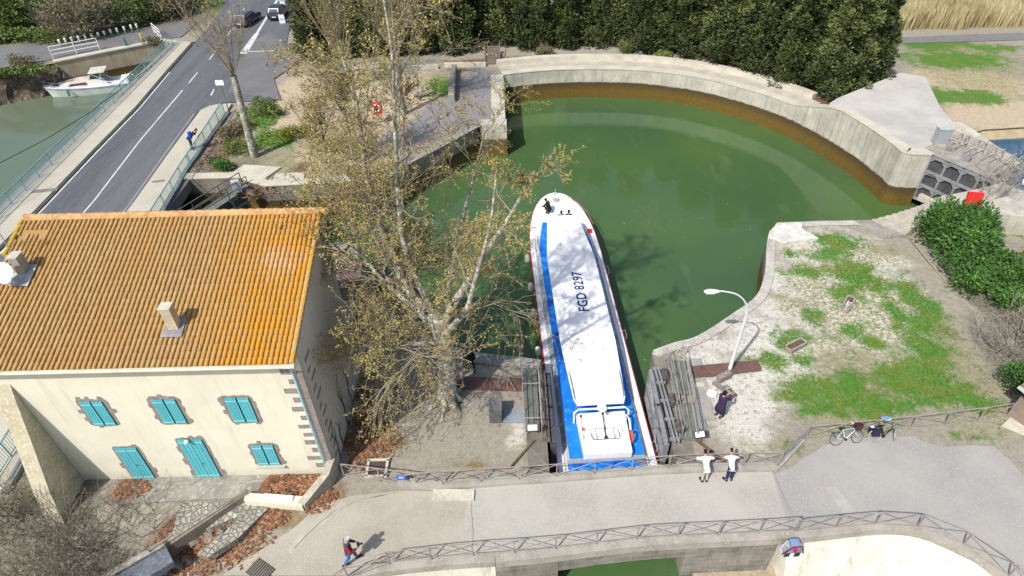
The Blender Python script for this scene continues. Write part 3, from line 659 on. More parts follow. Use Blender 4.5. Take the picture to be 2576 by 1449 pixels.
# lichen, thickest towards the right verge
xr = ramp(n, mth(n, 'ADD', sx.outputs[0], mth(n, 'MULTIPLY', nz(n, .55, 4, .6, stretch=(1,.5,1)), 4.5)), -11.2, -7.6)
col = mixc(n, mth(n, 'MULTIPLY', xr, ramp(n, nz(n, 2.5, 4, .7), .25, .6)), col, (.50,.24,.022))
pt = N(n, 'ShaderNodeVectorMath', operation='DISTANCE'); n.links.new(g.outputs['Position'], pt.inputs[0]); pt.inputs[1].default_value = (-9.9, 22.0, 9.5)
pp = ramp(n, mth(n, 'ADD', pt.outputs['Value'], mth(n, 'MULTIPLY', nz(n, 1.6, 5, .75), 2.6)), 2.35, 1.55)
col = mixc(n, mth(n, 'MULTIPLY', pp, .5), col, (.52,.36,.24))
n.links.new(col, b.inputs['Base Color']); b.inputs['Roughness'].default_value = .85; b.inputs['Specular IOR Level'].default_value = .2
def tile_mesh(name, x0, x1, parent, y0=17.28, y1=24.62, mat=mt):
    pitch = .207; cols = int((x1-x0)/pitch); rows = 24; dy = (y1-y0)/rows; sl = 2.12/7.2; cs = 1/sqrt(1+sl*sl)
    vs = []; fs = []; tone = []; nrm = Vector((0, -sl*cs, cs))
    for c in range(cols):
        cx = x0+(c+.5)*pitch; jit = random.uniform(-.006, .006)
        for rr in range(rows):
            yb = y0+rr*dy-.03; yt = yb+dy+.05; t = .2+.5*random.random()+.3*random.random(); jx = random.gauss(0, .006); jz = random.gauss(0, .004)
            if x0 < -21 and cx < -20.6 and rr in (20, 21) and random.random() < .5: continue
            b0 = len(vs)
            for (y, rad, lift) in ((yb, .078, .024), (yt, .069, .002)):
                for k in range(7):
                    a = pi*k/6; vs.append((cx+jit+jx+rad*cos(a), y-nrm.y*0, zr(y)+lift+jz+rad*sin(a)*.84)); tone.append(t)
            for k in range(6): fs.append((b0+k, b0+k+1, b0+8+k, b0+7+k))
            fs.append(tuple(b0+k for k in range(6, -1, -1)))
    b0 = len(vs)
    for x, y in ((x0, y0), (x1, y0), (x1, y1), (x0, y1)): vs.append((x, y, zr(y)-.008)); tone.append(.0)
    for x, y in ((x0, y0), (x1, y0), (x1, y1), (x0, y1)): vs.append((x, y, zr(y)-.09)); tone.append(.05)
    fs += [(b0, b0+1, b0+2, b0+3), (b0+7, b0+6, b0+5, b0+4), (b0, b0+4, b0+5, b0+1), (b0+1, b0+5, b0+6, b0+2), (b0+2, b0+6, b0+7, b0+3), (b0+3, b0+7, b0+4, b0)]
    me = bpy.data.meshes.new(name); o = rootloc(parent); me.from_pydata([(v[0]-o.x, v[1]-o.y, v[2]-o.z) for v in vs], [], fs)
    a = me.attributes.new('tone', 'FLOAT', 'POINT'); a.data.foreach_set('value', tone); me.materials.append(mat)
    ob = bpy.data.objects.new(name, me); C.objects.link(ob); ob.parent = parent
    return ob
roof = tile_mesh('roof', -21.95, -8.62, house)
mb = MB(); k = 0; x = -21.95
while x < -8.6:
    mb.tube([(x, 24.62, zr(24.62)+.04), (x+.2, 24.62, zr(24.62)+.035), (x+.42, 24.62, zr(24.62)+.03)], [.20, .18, .165], 8); x += .39; k += 1
rd = mb.build('ridge_tiles', M('ridge_clay', (.52,.33,.15), (.42,.22,.10), (.60,.44,.24), s1=1.6, s2=7, bmp=.2), roof, world=True)
for nm, x, ml in (('verge_tiles', -8.58, M('verge_clay', (.50,.32,.12), (.55,.30,.03), (.45,.34,.2), s1=1.1, s2=6)),):
    mb = MB(); y = 17.25
    while y < 24.5:
        mb.tube([(x, y, zr(y)+.06), (x, y+.42, zr(y+.42)+.03)], [.12, .10], 8); y += .38
    mb.build(nm, ml, roof, world=True)
mb = MB()
for y in (17.3,17.7,18.1,18.5,19.9,20.3,22.6,23.0,23.4,23.8,24.2): mb.tube([(-21.98, y, zr(y)+.06), (-21.98, y+.42, zr(y+.42)+.03)], [.12, .10], 8)
mb.build('verge_tiles', M('lichen_clay', (.50,.36,.03), (.45,.30,.10), s1=2, s2=7), roof, world=True)
# eaves board and gutter, downpipe
mb = MB(); mb.box(((HX0+HX1)/2-.1, 17.27, 7.95), (13.3, .12, .1)); mb.tube([(-21.9,17.19,7.95),(-8.5,17.19,7.93)], .065, 8); mb.build('gutter', M('gutter_paint', (.66,.63,.50), (.5,.48,.4), s1=2, s2=8), house, world=True)
mb = MB(); mb.tube([(-9.0,17.2,7.9),(-8.82,17.45,7.6),(-8.86,17.62,7.1),(-8.86,17.6,.25)], .05, 8); mb.build('downpipe', M('pale_blue_pipe', (.33,.58,.64), (.28,.5,.56), rough=.4), house, world=True)
# corner stones
qm = M('corner_stone', (.27,.235,.22), (.20,.175,.165), (.33,.30,.27), s1=3, s2=9, bmp=.4)
mb = MB(); z = .6; k = 0
while z < 7.2:
    w = (.42, .62, .34, .55)[k % 4]*random.uniform(.85, 1.15); h = random.uniform(.24, .34)
    mb.box((HX1-.38-w/2, HY-.002, z+h/2), (w, .03, h)); 
    hh = random.uniform(.5, .8); mb.box((HX1+.002, HY+.55+.22*(k % 2)+.1, z+h/2), (.03, .36+.3*(k % 2), h*.6))
    z += .58; k += 1
mb.box((HX1-.13, HY-.004, 3.6), (.26, .04, 7.1)); mb.build('corner_stones', qm, house, world=True)
# windows and doors
sh_m = M('turquoise_shutter', (.10,.44,.50), (.08,.37,.43), (.15,.52,.57), s1=1.5, s2=14, rough=.6, stretch=(3,1,.4), lohi=(.3,.6))
sh_l = M('turquoise_batten', (.26,.62,.66), (.2,.52,.56), rough=.5)
gap_m = M('dark_gap', (.02,.035,.04))
def surround(x0, x1, z0, z1, parent, w=.17, tall=False):
    """ragged stone frame showing through the render"""
    mb = MB(); cx = (x0+x1)/2; P = []
    def edge(a, b_, out):
        k = 6
        for i in range(k): 
            s = w*random.uniform(.7, 1.2)+(.13 if random.random() < .22 else 0)
            for t in ((i+.08)/k, (i+.92)/k): P.append((a[0]+(b_[0]-a[0])*t+out[0]*s+random.uniform(-.012,.012), a[1]+(b_[1]-a[1])*t+out[1]*s))
    edge((x0-.02, z0), (x0-.02, z1), (-1, 0)); edge((x0-.05, z1), (x1+.05, z1), (0, 1)); edge((x1+.02, z1), (x1+.02, z0), (1, 0))
    if not tall: edge((x1+.05, z0), (x0-.05, z0), (0, -.7))
    else: P.append((x1+.1, z0)); P.append((x0-.1, z0))
    vs = [(x, HY-.012, z) for x, z in P]+[(x, HY+.05, z) for x, z in P]; k = len(P)
    mb.add(vs, [tuple(range(k))]+[(i, (i+1) % k, k+(i+1) % k, k+i) for i in range(k)])
    return mb.build('stone_surround', qm, parent, world=True)
def leaf_(x0, x1, z0, z1, parent, nb=4, name='shutter'):
    mb = MB(); w = (x1-x0)/nb
    for i in range(nb): mb.box((x0+(i+.5)*w, HY-.045, (z0+z1)/2), (w-.012, .04, z1-z0))
    sh = mb.build(name, sh_m, parent, world=True)
    for z in (z0+.12, z1-.16): mb = MB(); mb.box(((x0+x1)/2, HY-.075, z), (x1-x0-.03, .02, .045)); mb.build('batten', sh_l, sh, world=True)
    return sh
for i, (x0, x1, z0, z1) in enumerate([(-18.11,-17.18,4.1,5.62), (-15.1,-14.13,4.1,5.66), (-12.08,-11.08,4.07,5.64), (-11.89,-10.91,.93,2.37)]):
    wd = bpy.data.objects.new('window', None); C.objects.link(wd); wd.parent = house; wd.location = Vector(((x0+x1)/2, HY, z0))-rootloc(house)
    surround(x0, x1, z0, z1, wd)
    mb = MB(); mb.box(((x0+x1)/2, HY-.015, (z0+z1)/2), (x1-x0, .02, z1-z0)); mb.build('reveal', gap_m, wd, world=True)
    m_ = (x0+x1)/2; leaf_(x0, m_-.03, z0, z1, wd); leaf_(m_+.03, x1, z0, z1, wd)
    if i == 3:
        mb = MB(); mb.box((m_, HY-.07, z0-.13), (1.35, .16, .08)); mb.build('sill', concrete_pale, wd, world=True)
for x0, x1, z0, z1 in ((-17.98,-17.02,.12,2.42), (-15.0,-13.92,.12,2.92)):
    dr = bpy.data.objects.new('door', None); C.objects.link(dr); dr.parent = house; dr.location = Vector(((x0+x1)/2, HY, z0))-rootloc(house)
    surround(x0, x1, z0, z1, dr, tall=True, w=.13)
    mb = MB(); mb.box(((x0+x1)/2, HY-.015, (z0+z1)/2), (x1-x0, .02, z1-z0)); mb.build('reveal', gap_m, dr, world=True)
    leaf_(x0, (x0+x1)/2-.006, z0, z1, dr, 3, 'door_leaf'); leaf_((x0+x1)/2+.006, x1, z0, z1, dr, 3, 'door_leaf')
    mb = MB(); mb.cyl(((x0+x1)/2+.06, HY-.07, 1.2), ((x0+x1)/2+.06, HY-.12, 1.2), .025, n=6); mb.build('handle', dark_metal, dr, world=True)
mb = MB(); mb.lathe((-14.5, HY-.2, 2.98), [(0,-.1),(.08,-.07),(.11,0),(.08,.07),(0,.1)], 10); lo = mb.build('wall_lamp', white_paint, house, world=True, smooth=True)
mb = MB(); mb.cyl((-14.5,HY,3.0),(-14.5,HY-.15,3.0),.02,n=5); mb.build('lamp_arm', dark_metal, lo, world=True)
# chimneys
chm = M('chimney_render', (.50,.43,.29), (.38,.33,.24), (.56,.50,.36), s1=2, s2=9, bmp=.4)
lead = M('lead_flashing', (.20,.19,.22), (.30,.28,.29), s1=3, s2=7, rough=.5)
def roofpt(x, y, dz=0): return (x, y, zr(y)+dz)
mb = MB(); cx, cy = -13.55, 18.95; mb.box((cx, cy, 8.85), (.42, .38, 1.6)); ch = mb.build('chimney', chm, roof, world=True, bevel=.015)
mb = MB(); mb.box((cx, cy, 9.68), (.48, .44, .08)); mb.build('chimney_cap', concrete_pale, ch, world=True, bevel=.01)
mb = MB(); sl = math.atan(2.12/7.2); Rr = Matrix.Rotation(sl, 3, 'X')
mb.box(roofpt(cx, cy-.05, .12), (.8, .95, .03), R=Rr); mb.build('flashing', lead, ch, world=True)
cx, cy = -20.75, 21.75
mb = MB(); mb.box((cx, cy, 9.7), (.36, .45, 1.1)); c2 = mb.build('chimney', M('grey_chimney', (.36,.35,.33), (.28,.27,.26), s1=2, s2=9, bmp=.3), roof, world=True, bevel=.015)
mb = MB(); mb.box((cx, cy, 10.27), (.42,.52,.06)); mb.build('chimney_cap', concrete_pale, c2, world=True)
mb = MB(); mb.box(roofpt(cx+.08, cy-.25, .13), (.8, 1.1, .03), R=Rr); mb.build('flashing', M('pale_flashing', (.42,.43,.41), (.28,.29,.31), (.55,.55,.5), s1=2.5, s2=6), c2, world=True)
# satellite dish and aerial on the left stack
dc = Vector((-20.95, 20.95, 9.95)); mb = MB(); q = Vector((.15,-.8,.62)).normalized().to_track_quat('Z', 'Y')
rings = []
for rr, dz in ((0.001,-.09),(.13,-.085),(.26,-.06),(.36,-.025),(.43,.0)): rings.append([dc+q@Vector((rr*cos(2*pi*j/24), rr*1.08*sin(2*pi*j/24), dz)) for j in range(24)])
mb.loft(rings+[[p+q@Vector((0,0,-.02)) for p in reversed(rings[-1])][::-1]], caps=False); ds = mb.build('satellite_dish', white_paint, roof, world=True, smooth=True)
mb = MB(); mb.tube([dc+q@Vector((0,-.5,0)), dc+q@Vector((0,-.35,.45)), dc+q@Vector((0,-.05,.5))], .018, 6); mb.box(dc+q@Vector((0,-.03,.5)), (.09,.09,.12)); mb.build('feed_arm', steel_grey, ds, world=True)
mb = MB(); mb.tube([dc+q@Vector((0,0,-.1)), Vector((-20.75,21.4,10.1))], .03, 6); mb.build('dish_bracket', steel_grey, ds, world=True)
mb = MB()
for k in range(9):
    a = .035*k; mb.cyl(dc+q@Vector((-.2+a, .16+.01*(k % 2), -.052)), dc+q@Vector((-.18+a, .165+.01*(k % 2), -.052)), .006, n=4)
mb.build('lettering', M('faint_blue_ink', (.35,.45,.55)), ds, world=True)
mb = MB(); a0 = Vector((-21.2,22.2,10.4)); mb.cyl(a0-Vector((0,0,1.0)), a0+Vector((0,0,1.2)), .022, n=6); mb.cyl(a0+Vector((-1.2,0,1.1)), a0+Vector((.3,0,1.1)), .014, n=5)
for k in range(8): mb.cyl(a0+Vector((-1.15+k*.17,-.32,1.1)), a0+Vector((-1.15+k*.17,.32,1.1)), .008, n=4)
mb.build('aerial', steel_pale, roof, world=True)
mb = MB(); mb.tube([roofpt(-21.0,20.1,.15), roofpt(-20.95,19,.16), roofpt(-21.3,18.1,.15), roofpt(-21.9,17.3,.15)], .012, 4); mb.build('roof_cable', white_paint, roof, world=True)
mb = MB(); mb.tube([roofpt(-12.5,17.3,.15)]+[roofpt(-12.55+.28*cos(a*.6), 18.1+.42*sin(a*.6), .17) for a in range(-2, 9)], .007, 4); mb.build('roof_cable', M('cable_tan', (.5,.42,.3)), roof, world=True)
# crack-like climber stems on the gable foot
mb = MB()
for (y, h, bnd) in ((18.6,2.6,.25),(19.4,1.9,-.2),(20.6,3.4,.3),(22.0,2.7,-.25)):
    mb.tube([(HX1+.03, y, 0), (HX1+.03, y+bnd*.5, h*.4), (HX1+.03, y-bnd*.4, h*.7), (HX1+.03, y+bnd, h)], [.035,.03,.022,.012], 5)
    mb.tube([(HX1+.03, y+bnd*.3, h*.45), (HX1+.03, y+.35, h*.75)], [.02,.01], 4)
tag(mb.build('climber_stems', M('dead_stem', (.10,.085,.075))), 'bare climber stems clinging to the shaded gable of the house', 'climbing plant')

# ------------------------------------------------------------------ front yard
slab_m = M('stained_terrace', (.31,.295,.26), (.20,.19,.165), (.40,.38,.33), s1=.9, s2=5, bmp=.15)
slab('terrace', [(-17.6,17.68),(-12.0,17.68),(-11.2,17.68),(-12.1,16.5),(-18.2,16.35),(-17.8,16.8)], -1.2, .1, slab_m)
r = thing('yard_wall', 'low cream-topped garden wall stepping round the leafy bed at the house corner', 'wall')
mb = MB(); mb.loft([[(-8.38,17.75,-.1),(-8.38,17.75,1.15),(-8.72,17.75,1.15),(-8.72,17.75,-.1)],[(-8.55,17.0,-.1),(-8.55,17.0,.95),(-8.9,17.05,.95),(-8.9,17.05,-.1)],[(-9.15,16.3,-.1),(-9.15,16.3,.6),(-9.5,16.4,.6),(-9.5,16.4,-.1)],[(-9.5,15.85,-.1),(-9.5,15.85,.42),(-9.85,15.95,.42),(-9.85,15.95,-.1)]])
mb.build('side_wall', M('wall_render', (.40,.37,.30), (.27,.25,.2), (.46,.43,.35), s1=1.5, s2=7, bmp=.3), r)
mb = MB(); mb.prism([(-9.6,15.8),(-12.3,16.15),(-12.35,16.55),(-11.9,16.5),(-9.7,16.3)], -1.2, .42); mb.build('front_wall', cream, r)
mb = MB()
for k in range(3): mb.box((-10.75, 16.12+k*.09, .47+.03*k), (1.35, .07, .03), radians(-6))
mb.build('plank', white_paint, r)
# leaf bed
bed = [(-11.6,17.66),(-11.9,17.2),(-11.9,16.6),(-9.8,16.4),(-9.1,17.0),(-8.9,17.66)]
slab('leaf_bed', bed, -.1, .12, M('fallen_leaves', (.21,.10,.055), (.13,.06,.035), (.30,.17,.09), s1=4, s2=14, bmp=.8))
def leaf_scatter(name, areas, count, cols, label):
    vs = []; fs = []; mi = []
    for k in range(count):
        a = random.choice(areas); 
        while True:
            x = random.uniform(a[0], a[1]); y = random.uniform(a[2], a[3])
            if hypot((x-(a[0]+a[1])/2)/(a[1]-a[0])*2, (y-(a[2]+a[3])/2)/(a[3]-a[2])*2) < random.uniform(.5, 1.1): break
        z = (a[4] if len(a) > 4 else gh(x, y))+random.uniform(.01, .05); s = random.uniform(.05, .11); an = random.uniform(0, 6.3)
        b0 = len(vs)
        for j in range(4):
            aa = an+j*pi/2; vs.append((x+s*cos(aa), y+s*sin(aa)*(.7 if j % 2 else 1), z+random.uniform(0, .05)))
        fs.append((b0, b0+1, b0+2, b0+3)); mi.append(random.randrange(len(cols)))
    me = bpy.data.meshes.new(name); me.from_pydata(vs, [], fs)
    for c in cols: me.materials.append(c)
    me.polygons.foreach_set('material_index', mi)
    o = bpy.data.objects.new(name, me); C.objects.link(o); return tag(o, label, None, None, 'stuff')
lf = [M('leaf_a', (.30,.13,.06)), M('leaf_b', (.20,.09,.05)), M('leaf_c', (.36,.22,.12)), M('leaf_d', (.14,.07,.045))]
leaf_scatter('leaf_litter', [(-11.7,-9.0,16.5,17.6,.13),(-18.8,-17.0,16.6,17.6,.05),(-8.3,-6.6,17.5,24),(-8.2,-5.8,17.6,21),(-16.5,-12,13.6,15.6),(-14.5,-10.5,13,15.5),(-18,-13,12,14.6),(-9.9,-8.2,15.6,17.0),(-12.2,-10.2,14.9,16.0),(-28,-23,46,56),(-23,-17,42,46)], 5200, lf, 'dry brown leaves lying round the house and path')
# cobbled slope with white stones
mcb, n, b = nt('white_cobbles')
vo = N(n, 'ShaderNodeTexVoronoi', feature='DISTANCE_TO_EDGE'); vo.inputs['Scale'].default_value = 4.2
g = n.nodes.new('ShaderNodeNewGeometry'); n.links.new(g.outputs['Position'], vo.inputs['Vector'])
f = ramp(n, vo.outputs['Distance'], .04, .11)
n.links.new(mixc(n, f, (.16,.15,.13), mixc(n, ramp(n, nz(n, 2, 3), .4, .6), (.37,.35,.30), (.24,.22,.185))), b.inputs['Base Color']); bump(n, b, f, .8, .04)
mb = MB(); mb.loft([[(-15.4,16.35,.0),(-15.4,14.7,-.55),(-15.4,14.7,-1.2),(-15.4,16.35,-1.2)],[(-12.3,16.4,.06),(-12.3,15.7,.02),(-12.3,15.7,-1.2),(-12.3,16.4,-1.2)]])
tag(mb.build('cobble_slope', mcb), kind='structure')
slab('cobble_edging', [(-12.4,16.2),(-11.2,16.0),(-11.6,15.4),(-12.2,14.5),(-13.2,13.7),(-13.7,13.9),(-12.8,14.9),(-12.5,15.5)], -.3, .07, mcb)
# wooden side wall down the ramp and the slate-covered parapet
r = thing('ramp_wall', 'brown plank parapet sloping down from the garden wall in front of the house', 'wall')
mb = MB(); mb.loft([[(-12.2,16.45,-.2),(-12.2,16.45,.5),(-12.35,16.6,.5),(-12.35,16.6,-.2)],[(-15.6,13.95,-1.2),(-15.6,13.95,-.1),(-15.75,14.1,-.1),(-15.75,14.1,-1.2)]]); mb.build('plank_panel', M('weathered_boards', (.22,.185,.15), (.15,.125,.105), (.29,.255,.21), s1=1.5, s2=12), r)
mb = MB(); mb.tube([(-12.2,16.5,.72),(-15.8,13.9,.35)], .03, 6); mb.tube([(-12.2,16.5,.5),(-12.2,16.5,.75)], .03, 6); mb.tube([(-15.7,13.95,-.2),(-15.7,13.95,.4)], .03, 6); mb.build('handrail', steel_grey, r)
r = thing('parapet', 'blue-grey slate topped parapet block at the foot of the ramp', 'parapet')
mb = MB(); mb.loft([[(-15.1,14.15,-.3),(-15.1,14.15,.18),(-14.6,13.55,.05),(-14.6,13.55,-.3)],[(-19.2,11.5,-1.2),(-19.2,11.5,-.35),(-18.7,10.9,-.5),(-18.7,10.9,-1.2)]])
mb.build('slate_top', M('blue_slate', (.115,.13,.165), (.085,.095,.125), (.17,.18,.2), s1=2, s2=7, bmp=.3), r)
mb = MB(); mb.loft([[(-15.15,14.2,-.3),(-15.15,14.2,.24),(-15.35,14.4,.24),(-15.35,14.4,-.3)],[(-19.3,11.6,-1.2),(-19.3,11.6,-.3),(-19.5,11.8,-.3),(-19.5,11.8,-1.2)]]); mb.build('stone_edge', stone_grey, r)
# floor grate
r = thing('drain_grate', 'rusty slatted drain grate set in the path at the bottom', 'drain grate', tuple(at(655,1436,.07)), radians(-32))
mb = MB(); mb.box((0,0,.01), (1.0,.72,.03)); mb.build('frame', M('grate_dark', (.06,.05,.045)), r)
mb = MB()
for k in range(9): mb.box((-.44+k*.11,0,.035), (.05,.68,.02))
mb.build('slats', M('grate_rust', (.22,.19,.17)), r)
# rubble stones in the hollow
def stone(name, label, p, s, mat, group=None):
    bm = bmesh.new(); bmesh.ops.create_icosphere(bm, subdivisions=2, radius=1)
    for v in bm.verts:
        v.co *= 1+.35*(noise.noise(v.co*1.3+Vector(p))); v.co.x *= s[0]; v.co.y *= s[1]; v.co.z *= s[2]
    me = bpy.data.meshes.new(name); bm.to_mesh(me); bm.free(); me.materials.append(mat)
    o = bpy.data.objects.new(name, me); C.objects.link(o); o.location = p; o.rotation_euler = (0, 0, random.uniform(0, 3)); return tag(o, label, name.split('_')[0] if 0 else 'stone', group)
vs = []; fs = []; rub = MB()
for k in range(420):
    x = random.uniform(-23, -12.5); y = random.uniform(10.5, 16.2)
    if y > 16.2+(x+12.5)*.4: continue
    s = random.uniform(.05, .2); c = Vector((x, y, gh(x, y)+s*.1)); rub.box(c, (s*2, s*1.5, s), R=Quaternion((random.random(), random.random()*.3, random.random()*.3, random.random())).normalized().to_matrix())
tag(rub.build('rubble', M('rubble_stone', (.27,.25,.22), (.18,.165,.145), (.40,.385,.35), s1=2, s2=6), bevel=0), 'scattered broken stones in the hollow under the bare shrubs', None, None, 'stuff')
# ================================================================== PASSENGER BOAT
hull_w = M('hull_white', (.78,.79,.80), (.72,.73,.74), s1=.6, s2=6, rough=.35)
deck_w = M('deck_white', (.90,.90,.90), (.82,.84,.84), s1=.35, s2=5, rough=.5)
deck_g = M('side_grey', (.50,.52,.53), (.42,.44,.45), (.58,.6,.6), s1=.7, s2=6, rough=.5)
blue_d = M('blue_deck', (.012,.20,.72), (.010,.15,.60), (.03,.30,.80), s1=.6, s2=2.5, rough=.5)
glass_d = M('dark_window', (.02,.03,.04), rough=.1, spec=.8)
boat = thing('passenger_boat', 'long white passenger boat with blue decks and a white canopy numbered FGD 8297', 'boat', (4.57, 18.1, WZ), radians(2.2))
ys = [0, .35, 1, 3, 8, 14, 18.5, 20.5, 22, 23.2, 24.2, 25, 25.5, 25.75]
def hwid(y):
    if y < .35: return 2.30+.1*y
    if y <= 18: return 2.45
    t = (y-18)/7.8; return 2.45*sqrt(max(0, 1-t**2.3))*.985+.03
def ring_h(y, inset, z, n=1): return hwid(y)-inset
# hull
rings = []
for y in ys:
    w = hwid(y); f = min(1, max(0, (y-18)/7.8)); zt = 1.55+.25*f
    rings.append([(-w, y, zt), (-w*.985, y-.05*f, 1.1), (-w*(.93-.3*f), y-.5*f, 0), (-w*(.6-.3*f), y-1.0*f, -.5), (w*(.6-.3*f), y-1.0*f, -.5), (w*(.93-.3*f), y-.5*f, 0), (w*.985, y-.05*f, 1.1), (w, y, zt)])
mb = MB(); mb.loft(rings); mb.build('hull', hull_w, boat, smooth=False)
def zt(y): return 1.55+.25*min(1, max(0, (y-18)/7.8))
def belt(off, z0, z1, th, name, mat, y0=0, y1=25.75):
    mb = MB()
    for s in (-1, 1):
        rr = []
        for y in [q for q in ys if y0 <= q <= y1]:
            w = hwid(y)+off; rr.append([(s*w, y, zt(y)+z0), (s*w, y, zt(y)+z1), (s*(w-th), y, zt(y)+z1), (s*(w-th), y, zt(y)+z0)])
        mb.loft(rr)
    return mb.build(name, mat, boat)
belt(.11, -.18, .0, .14, 'rubbing_strake', maroon_paint)
belt(.02, 0, .1, .34, 'side_deck', hull_w)
belt(-.40, .02, .16, .07, 'toe_rail', hull_w)
# bow deck
mb = MB(); rr = []
for y in [20.4,21,22,23.2,24.2,25,25.5]: w = max(.03, hwid(y)-.1); rr.append([(-w, y, zt(y)+.03), (w, y, zt(y)+.03), (w, y, zt(y)+.13), (-w, y, zt(y)+.13)])
mb.loft(rr); mb.build('bow_deck', deck_w, boat)
mb = MB(); mb.lathe((0,24.7,zt(24.7)+.13), [(.30,0),(.30,.05),(.22,.06),(.22,.10),(0,.1)], 16); mb.cyl((0,25.4,1.9),(0,25.4,2.5),.03,n=6); mb.build('windlass', M('windlass_grey', (.30,.31,.28), (.45,.45,.42), s1=6), boat)
# cabin sides (grey slanted glazing band) and cabin roof in blue
def cw_(y): 
    if y < 18.5: return 2.12
    return 2.12-(y-18.5)*.17
cy = [.9, 3, 8, 13, 17, 18.5, 19.7, 20.6, 21.55]
mb = MB(); rr = []
for y in cy:
    w = cw_(y); rr.append([(-w, y, 1.58), (-w+.25, y, 1.98), (w-.25, y, 1.98), (w, y, 1.58)])
mb.loft(rr); cab = mb.build('cabin', deck_g, boat)
for s in (-1, 1):
    for k in range(12):
        mb = MB()
        y = 2.0+k*1.35; a = Vector((s*1.94, y, 1.70)); 
        mb.add([(s*2.085,y,1.66),(s*2.085,y+1.1,1.66),(s*1.945,y+1.1,1.885),(s*1.945,y,1.885)], [(0,1,2,3)])
        mb.build('cabin_window', M('milky_glazing', (.36,.39,.42), (.30,.33,.36), rough=.2), cab)
mb = MB(); rr = []
for y in cy: w = cw_(y)-.24; rr.append([(-w, y, 1.984), (w, y, 1.984), (w, y, 2.03), (-w, y, 2.03)])
mb.loft(rr); mb.build('blue_deck', blue_d, boat)
# blue stern deck floor
mb = MB(); mb.add([(-1.95,.05,1.66),(1.95,.05,1.66),(1.95,.95,1.66),(-1.95,.95,1.66)]+[(-1.95,.05,1.52),(1.95,.05,1.52),(1.95,.95,1.52),(-1.95,.95,1.52)], [(0,1,2,3),(4,7,6,5),(0,4,5,1),(1,5,6,2),(2,6,7,3),(3,7,4,0)]); mb.build('stern_deck', blue_d, boat)
mb = MB(); mb.tube([(-2.2,.25,1.75),(-1.1,.0,1.75),(0,-.08,1.75),(1.1,0,1.75),(2.2,.25,1.75)], .06, 6); mb.build('stern_rail', hull_w, boat)
# coaming box behind the wheel
mb = MB(); mb.prism([(-1.2,.75),(1.2,.75),(1.28,3.3),(-1.28,3.3)], 2.03, 2.5); mb.build('stern_locker', deck_w, boat, bevel=.04)
mb = MB(); mb.prism([(-1.22,2.55),(1.22,2.55),(1.22,2.75),(-1.22,2.75)], 2.5, 2.75); mb.box((-.45,2.2,2.56),(.9,.6,.12)); mb.box((.45,2.2,2.56),(.9,.6,.12)); mb.build('bench', deck_w, boat, bevel=.03)
mb = MB()
P = [(-.62,1.5,2.62),(.62,1.5,2.62),(.70,1.65,2.62),(.70,2.0,2.62),(.6,2.15,2.62),(-.6,2.15,2.62),(-.70,2.0,2.62),(-.70,1.65,2.62),(-.62,1.5,2.62)]
mb.tube(P, .022, 5); mb.tube([(-.45,1.5,2.62),(-.45,2.15,2.62)], .018, 5); mb.tube([(.45,1.5,2.62),(.45,2.15,2.62)], .018, 5); mb.build('grab_frame', M('thin_dark_tube', (.15,.16,.17), rough=.4), boat)
mb = MB(); mb.cyl((0,1.6,2.6),(0,2.75,3.0),.03,n=6); mb.lathe((0,1.6,2.55),[(.08,0),(.08,.12),(0,.14)],8); mb.lathe((0,2.75,3.0),[(.07,0),(.07,.1),(0,.12)],8); mb.build('tiller', dark_metal, boat)
mb = MB(); mb.tube([(-1.1,1.6,2.55),(-1.12,2.7,2.95)], .015, 5); mb.lathe((-1.12,2.7,2.95),[(.06,0),(.06,.1),(0,.12)],8); mb.build('boat_hook', dark_metal, boat)
mb = MB(); mb.box((-1.1,2.1,2.75),(.08,.16,.1)); mb.build('float_tag', red_paint, boat)
mb = MB(); rr = []
for k in range(16):
    a = 2*pi*k/16; rr.append([Vector((1.34,1.7,2.45))+Vector((.06*cos(t), (.26+.06*sin(t))*cos(a), (.26+.06*sin(t))*sin(a))) for t in [2*pi*j/6 for j in range(6)]])
rr.append(rr[0]); mb.loft(rr, caps=False); mb.build('lifebuoy', M('orange_ring', (.75,.12,.04)), boat)
# steering arch
mb = MB(); mb.tube([(-1.4,3.05,2.05),(-1.42,3.05,2.85),(-1.2,3.05,3.1),(1.2,3.05,3.1),(1.42,3.05,2.85),(1.4,3.05,2.05)], .05, 8); mb.tube([(-1.25,2.65,2.5),(-1.25,2.7,2.9),(1.2,2.7,2.9),(1.4,2.7,2.6),(1.4,2.2,2.3)], .05, 8)
mb.lathe((0,3.0,3.12),[(.02,0),(.24,.02),(.26,.10),(.18,.2),(0,.22)],18); mb.build('arch', deck_w, boat)
# canopy
def canw(y):
    if y < 5: return 1.33+(y-3.4)*.06
    if y < 8: return 1.43+(y-5)*.05
    if y < 16: return 1.58
    return max(1.12, 1.58-(y-16)*.10)
yc = [3.4,3.8,5.2,6.5,8,10,12,14,16,17.5,19,20.4,20.75]
mb = MB(); rr = []
for y in yc:
    w = canw(y); e = .12 if y in (3.4,20.75) else 0; wl = w
    rr.append([(-wl+e, y, 2.95), (-wl+e, y, 3.03), (-wl*.55, y, 3.10), (0, y, 3.12), (w*.55, y, 3.10), (w-e, y, 3.03), (w-e, y, 2.95)])
mb.loft(rr); can = mb.build('canopy', deck_w, boat)
mb = MB(); mb.tube([(canw(y)*.62, y, 3.092) for y in yc[1:-1]], .008, 4); mb.build('canopy_seam', M('seam_grey', (.5,.55,.6)), can)
for y in (3.6,7.2,10.6,14,17,19.5):
    for s in (-1,1): mb = MB(); mb.cyl((s*(canw(y)-.12), y, 2.0), (s*(canw(y)-.12), y, 2.97), .025, n=6); mb.build('canopy_post', steel_pale, boat)
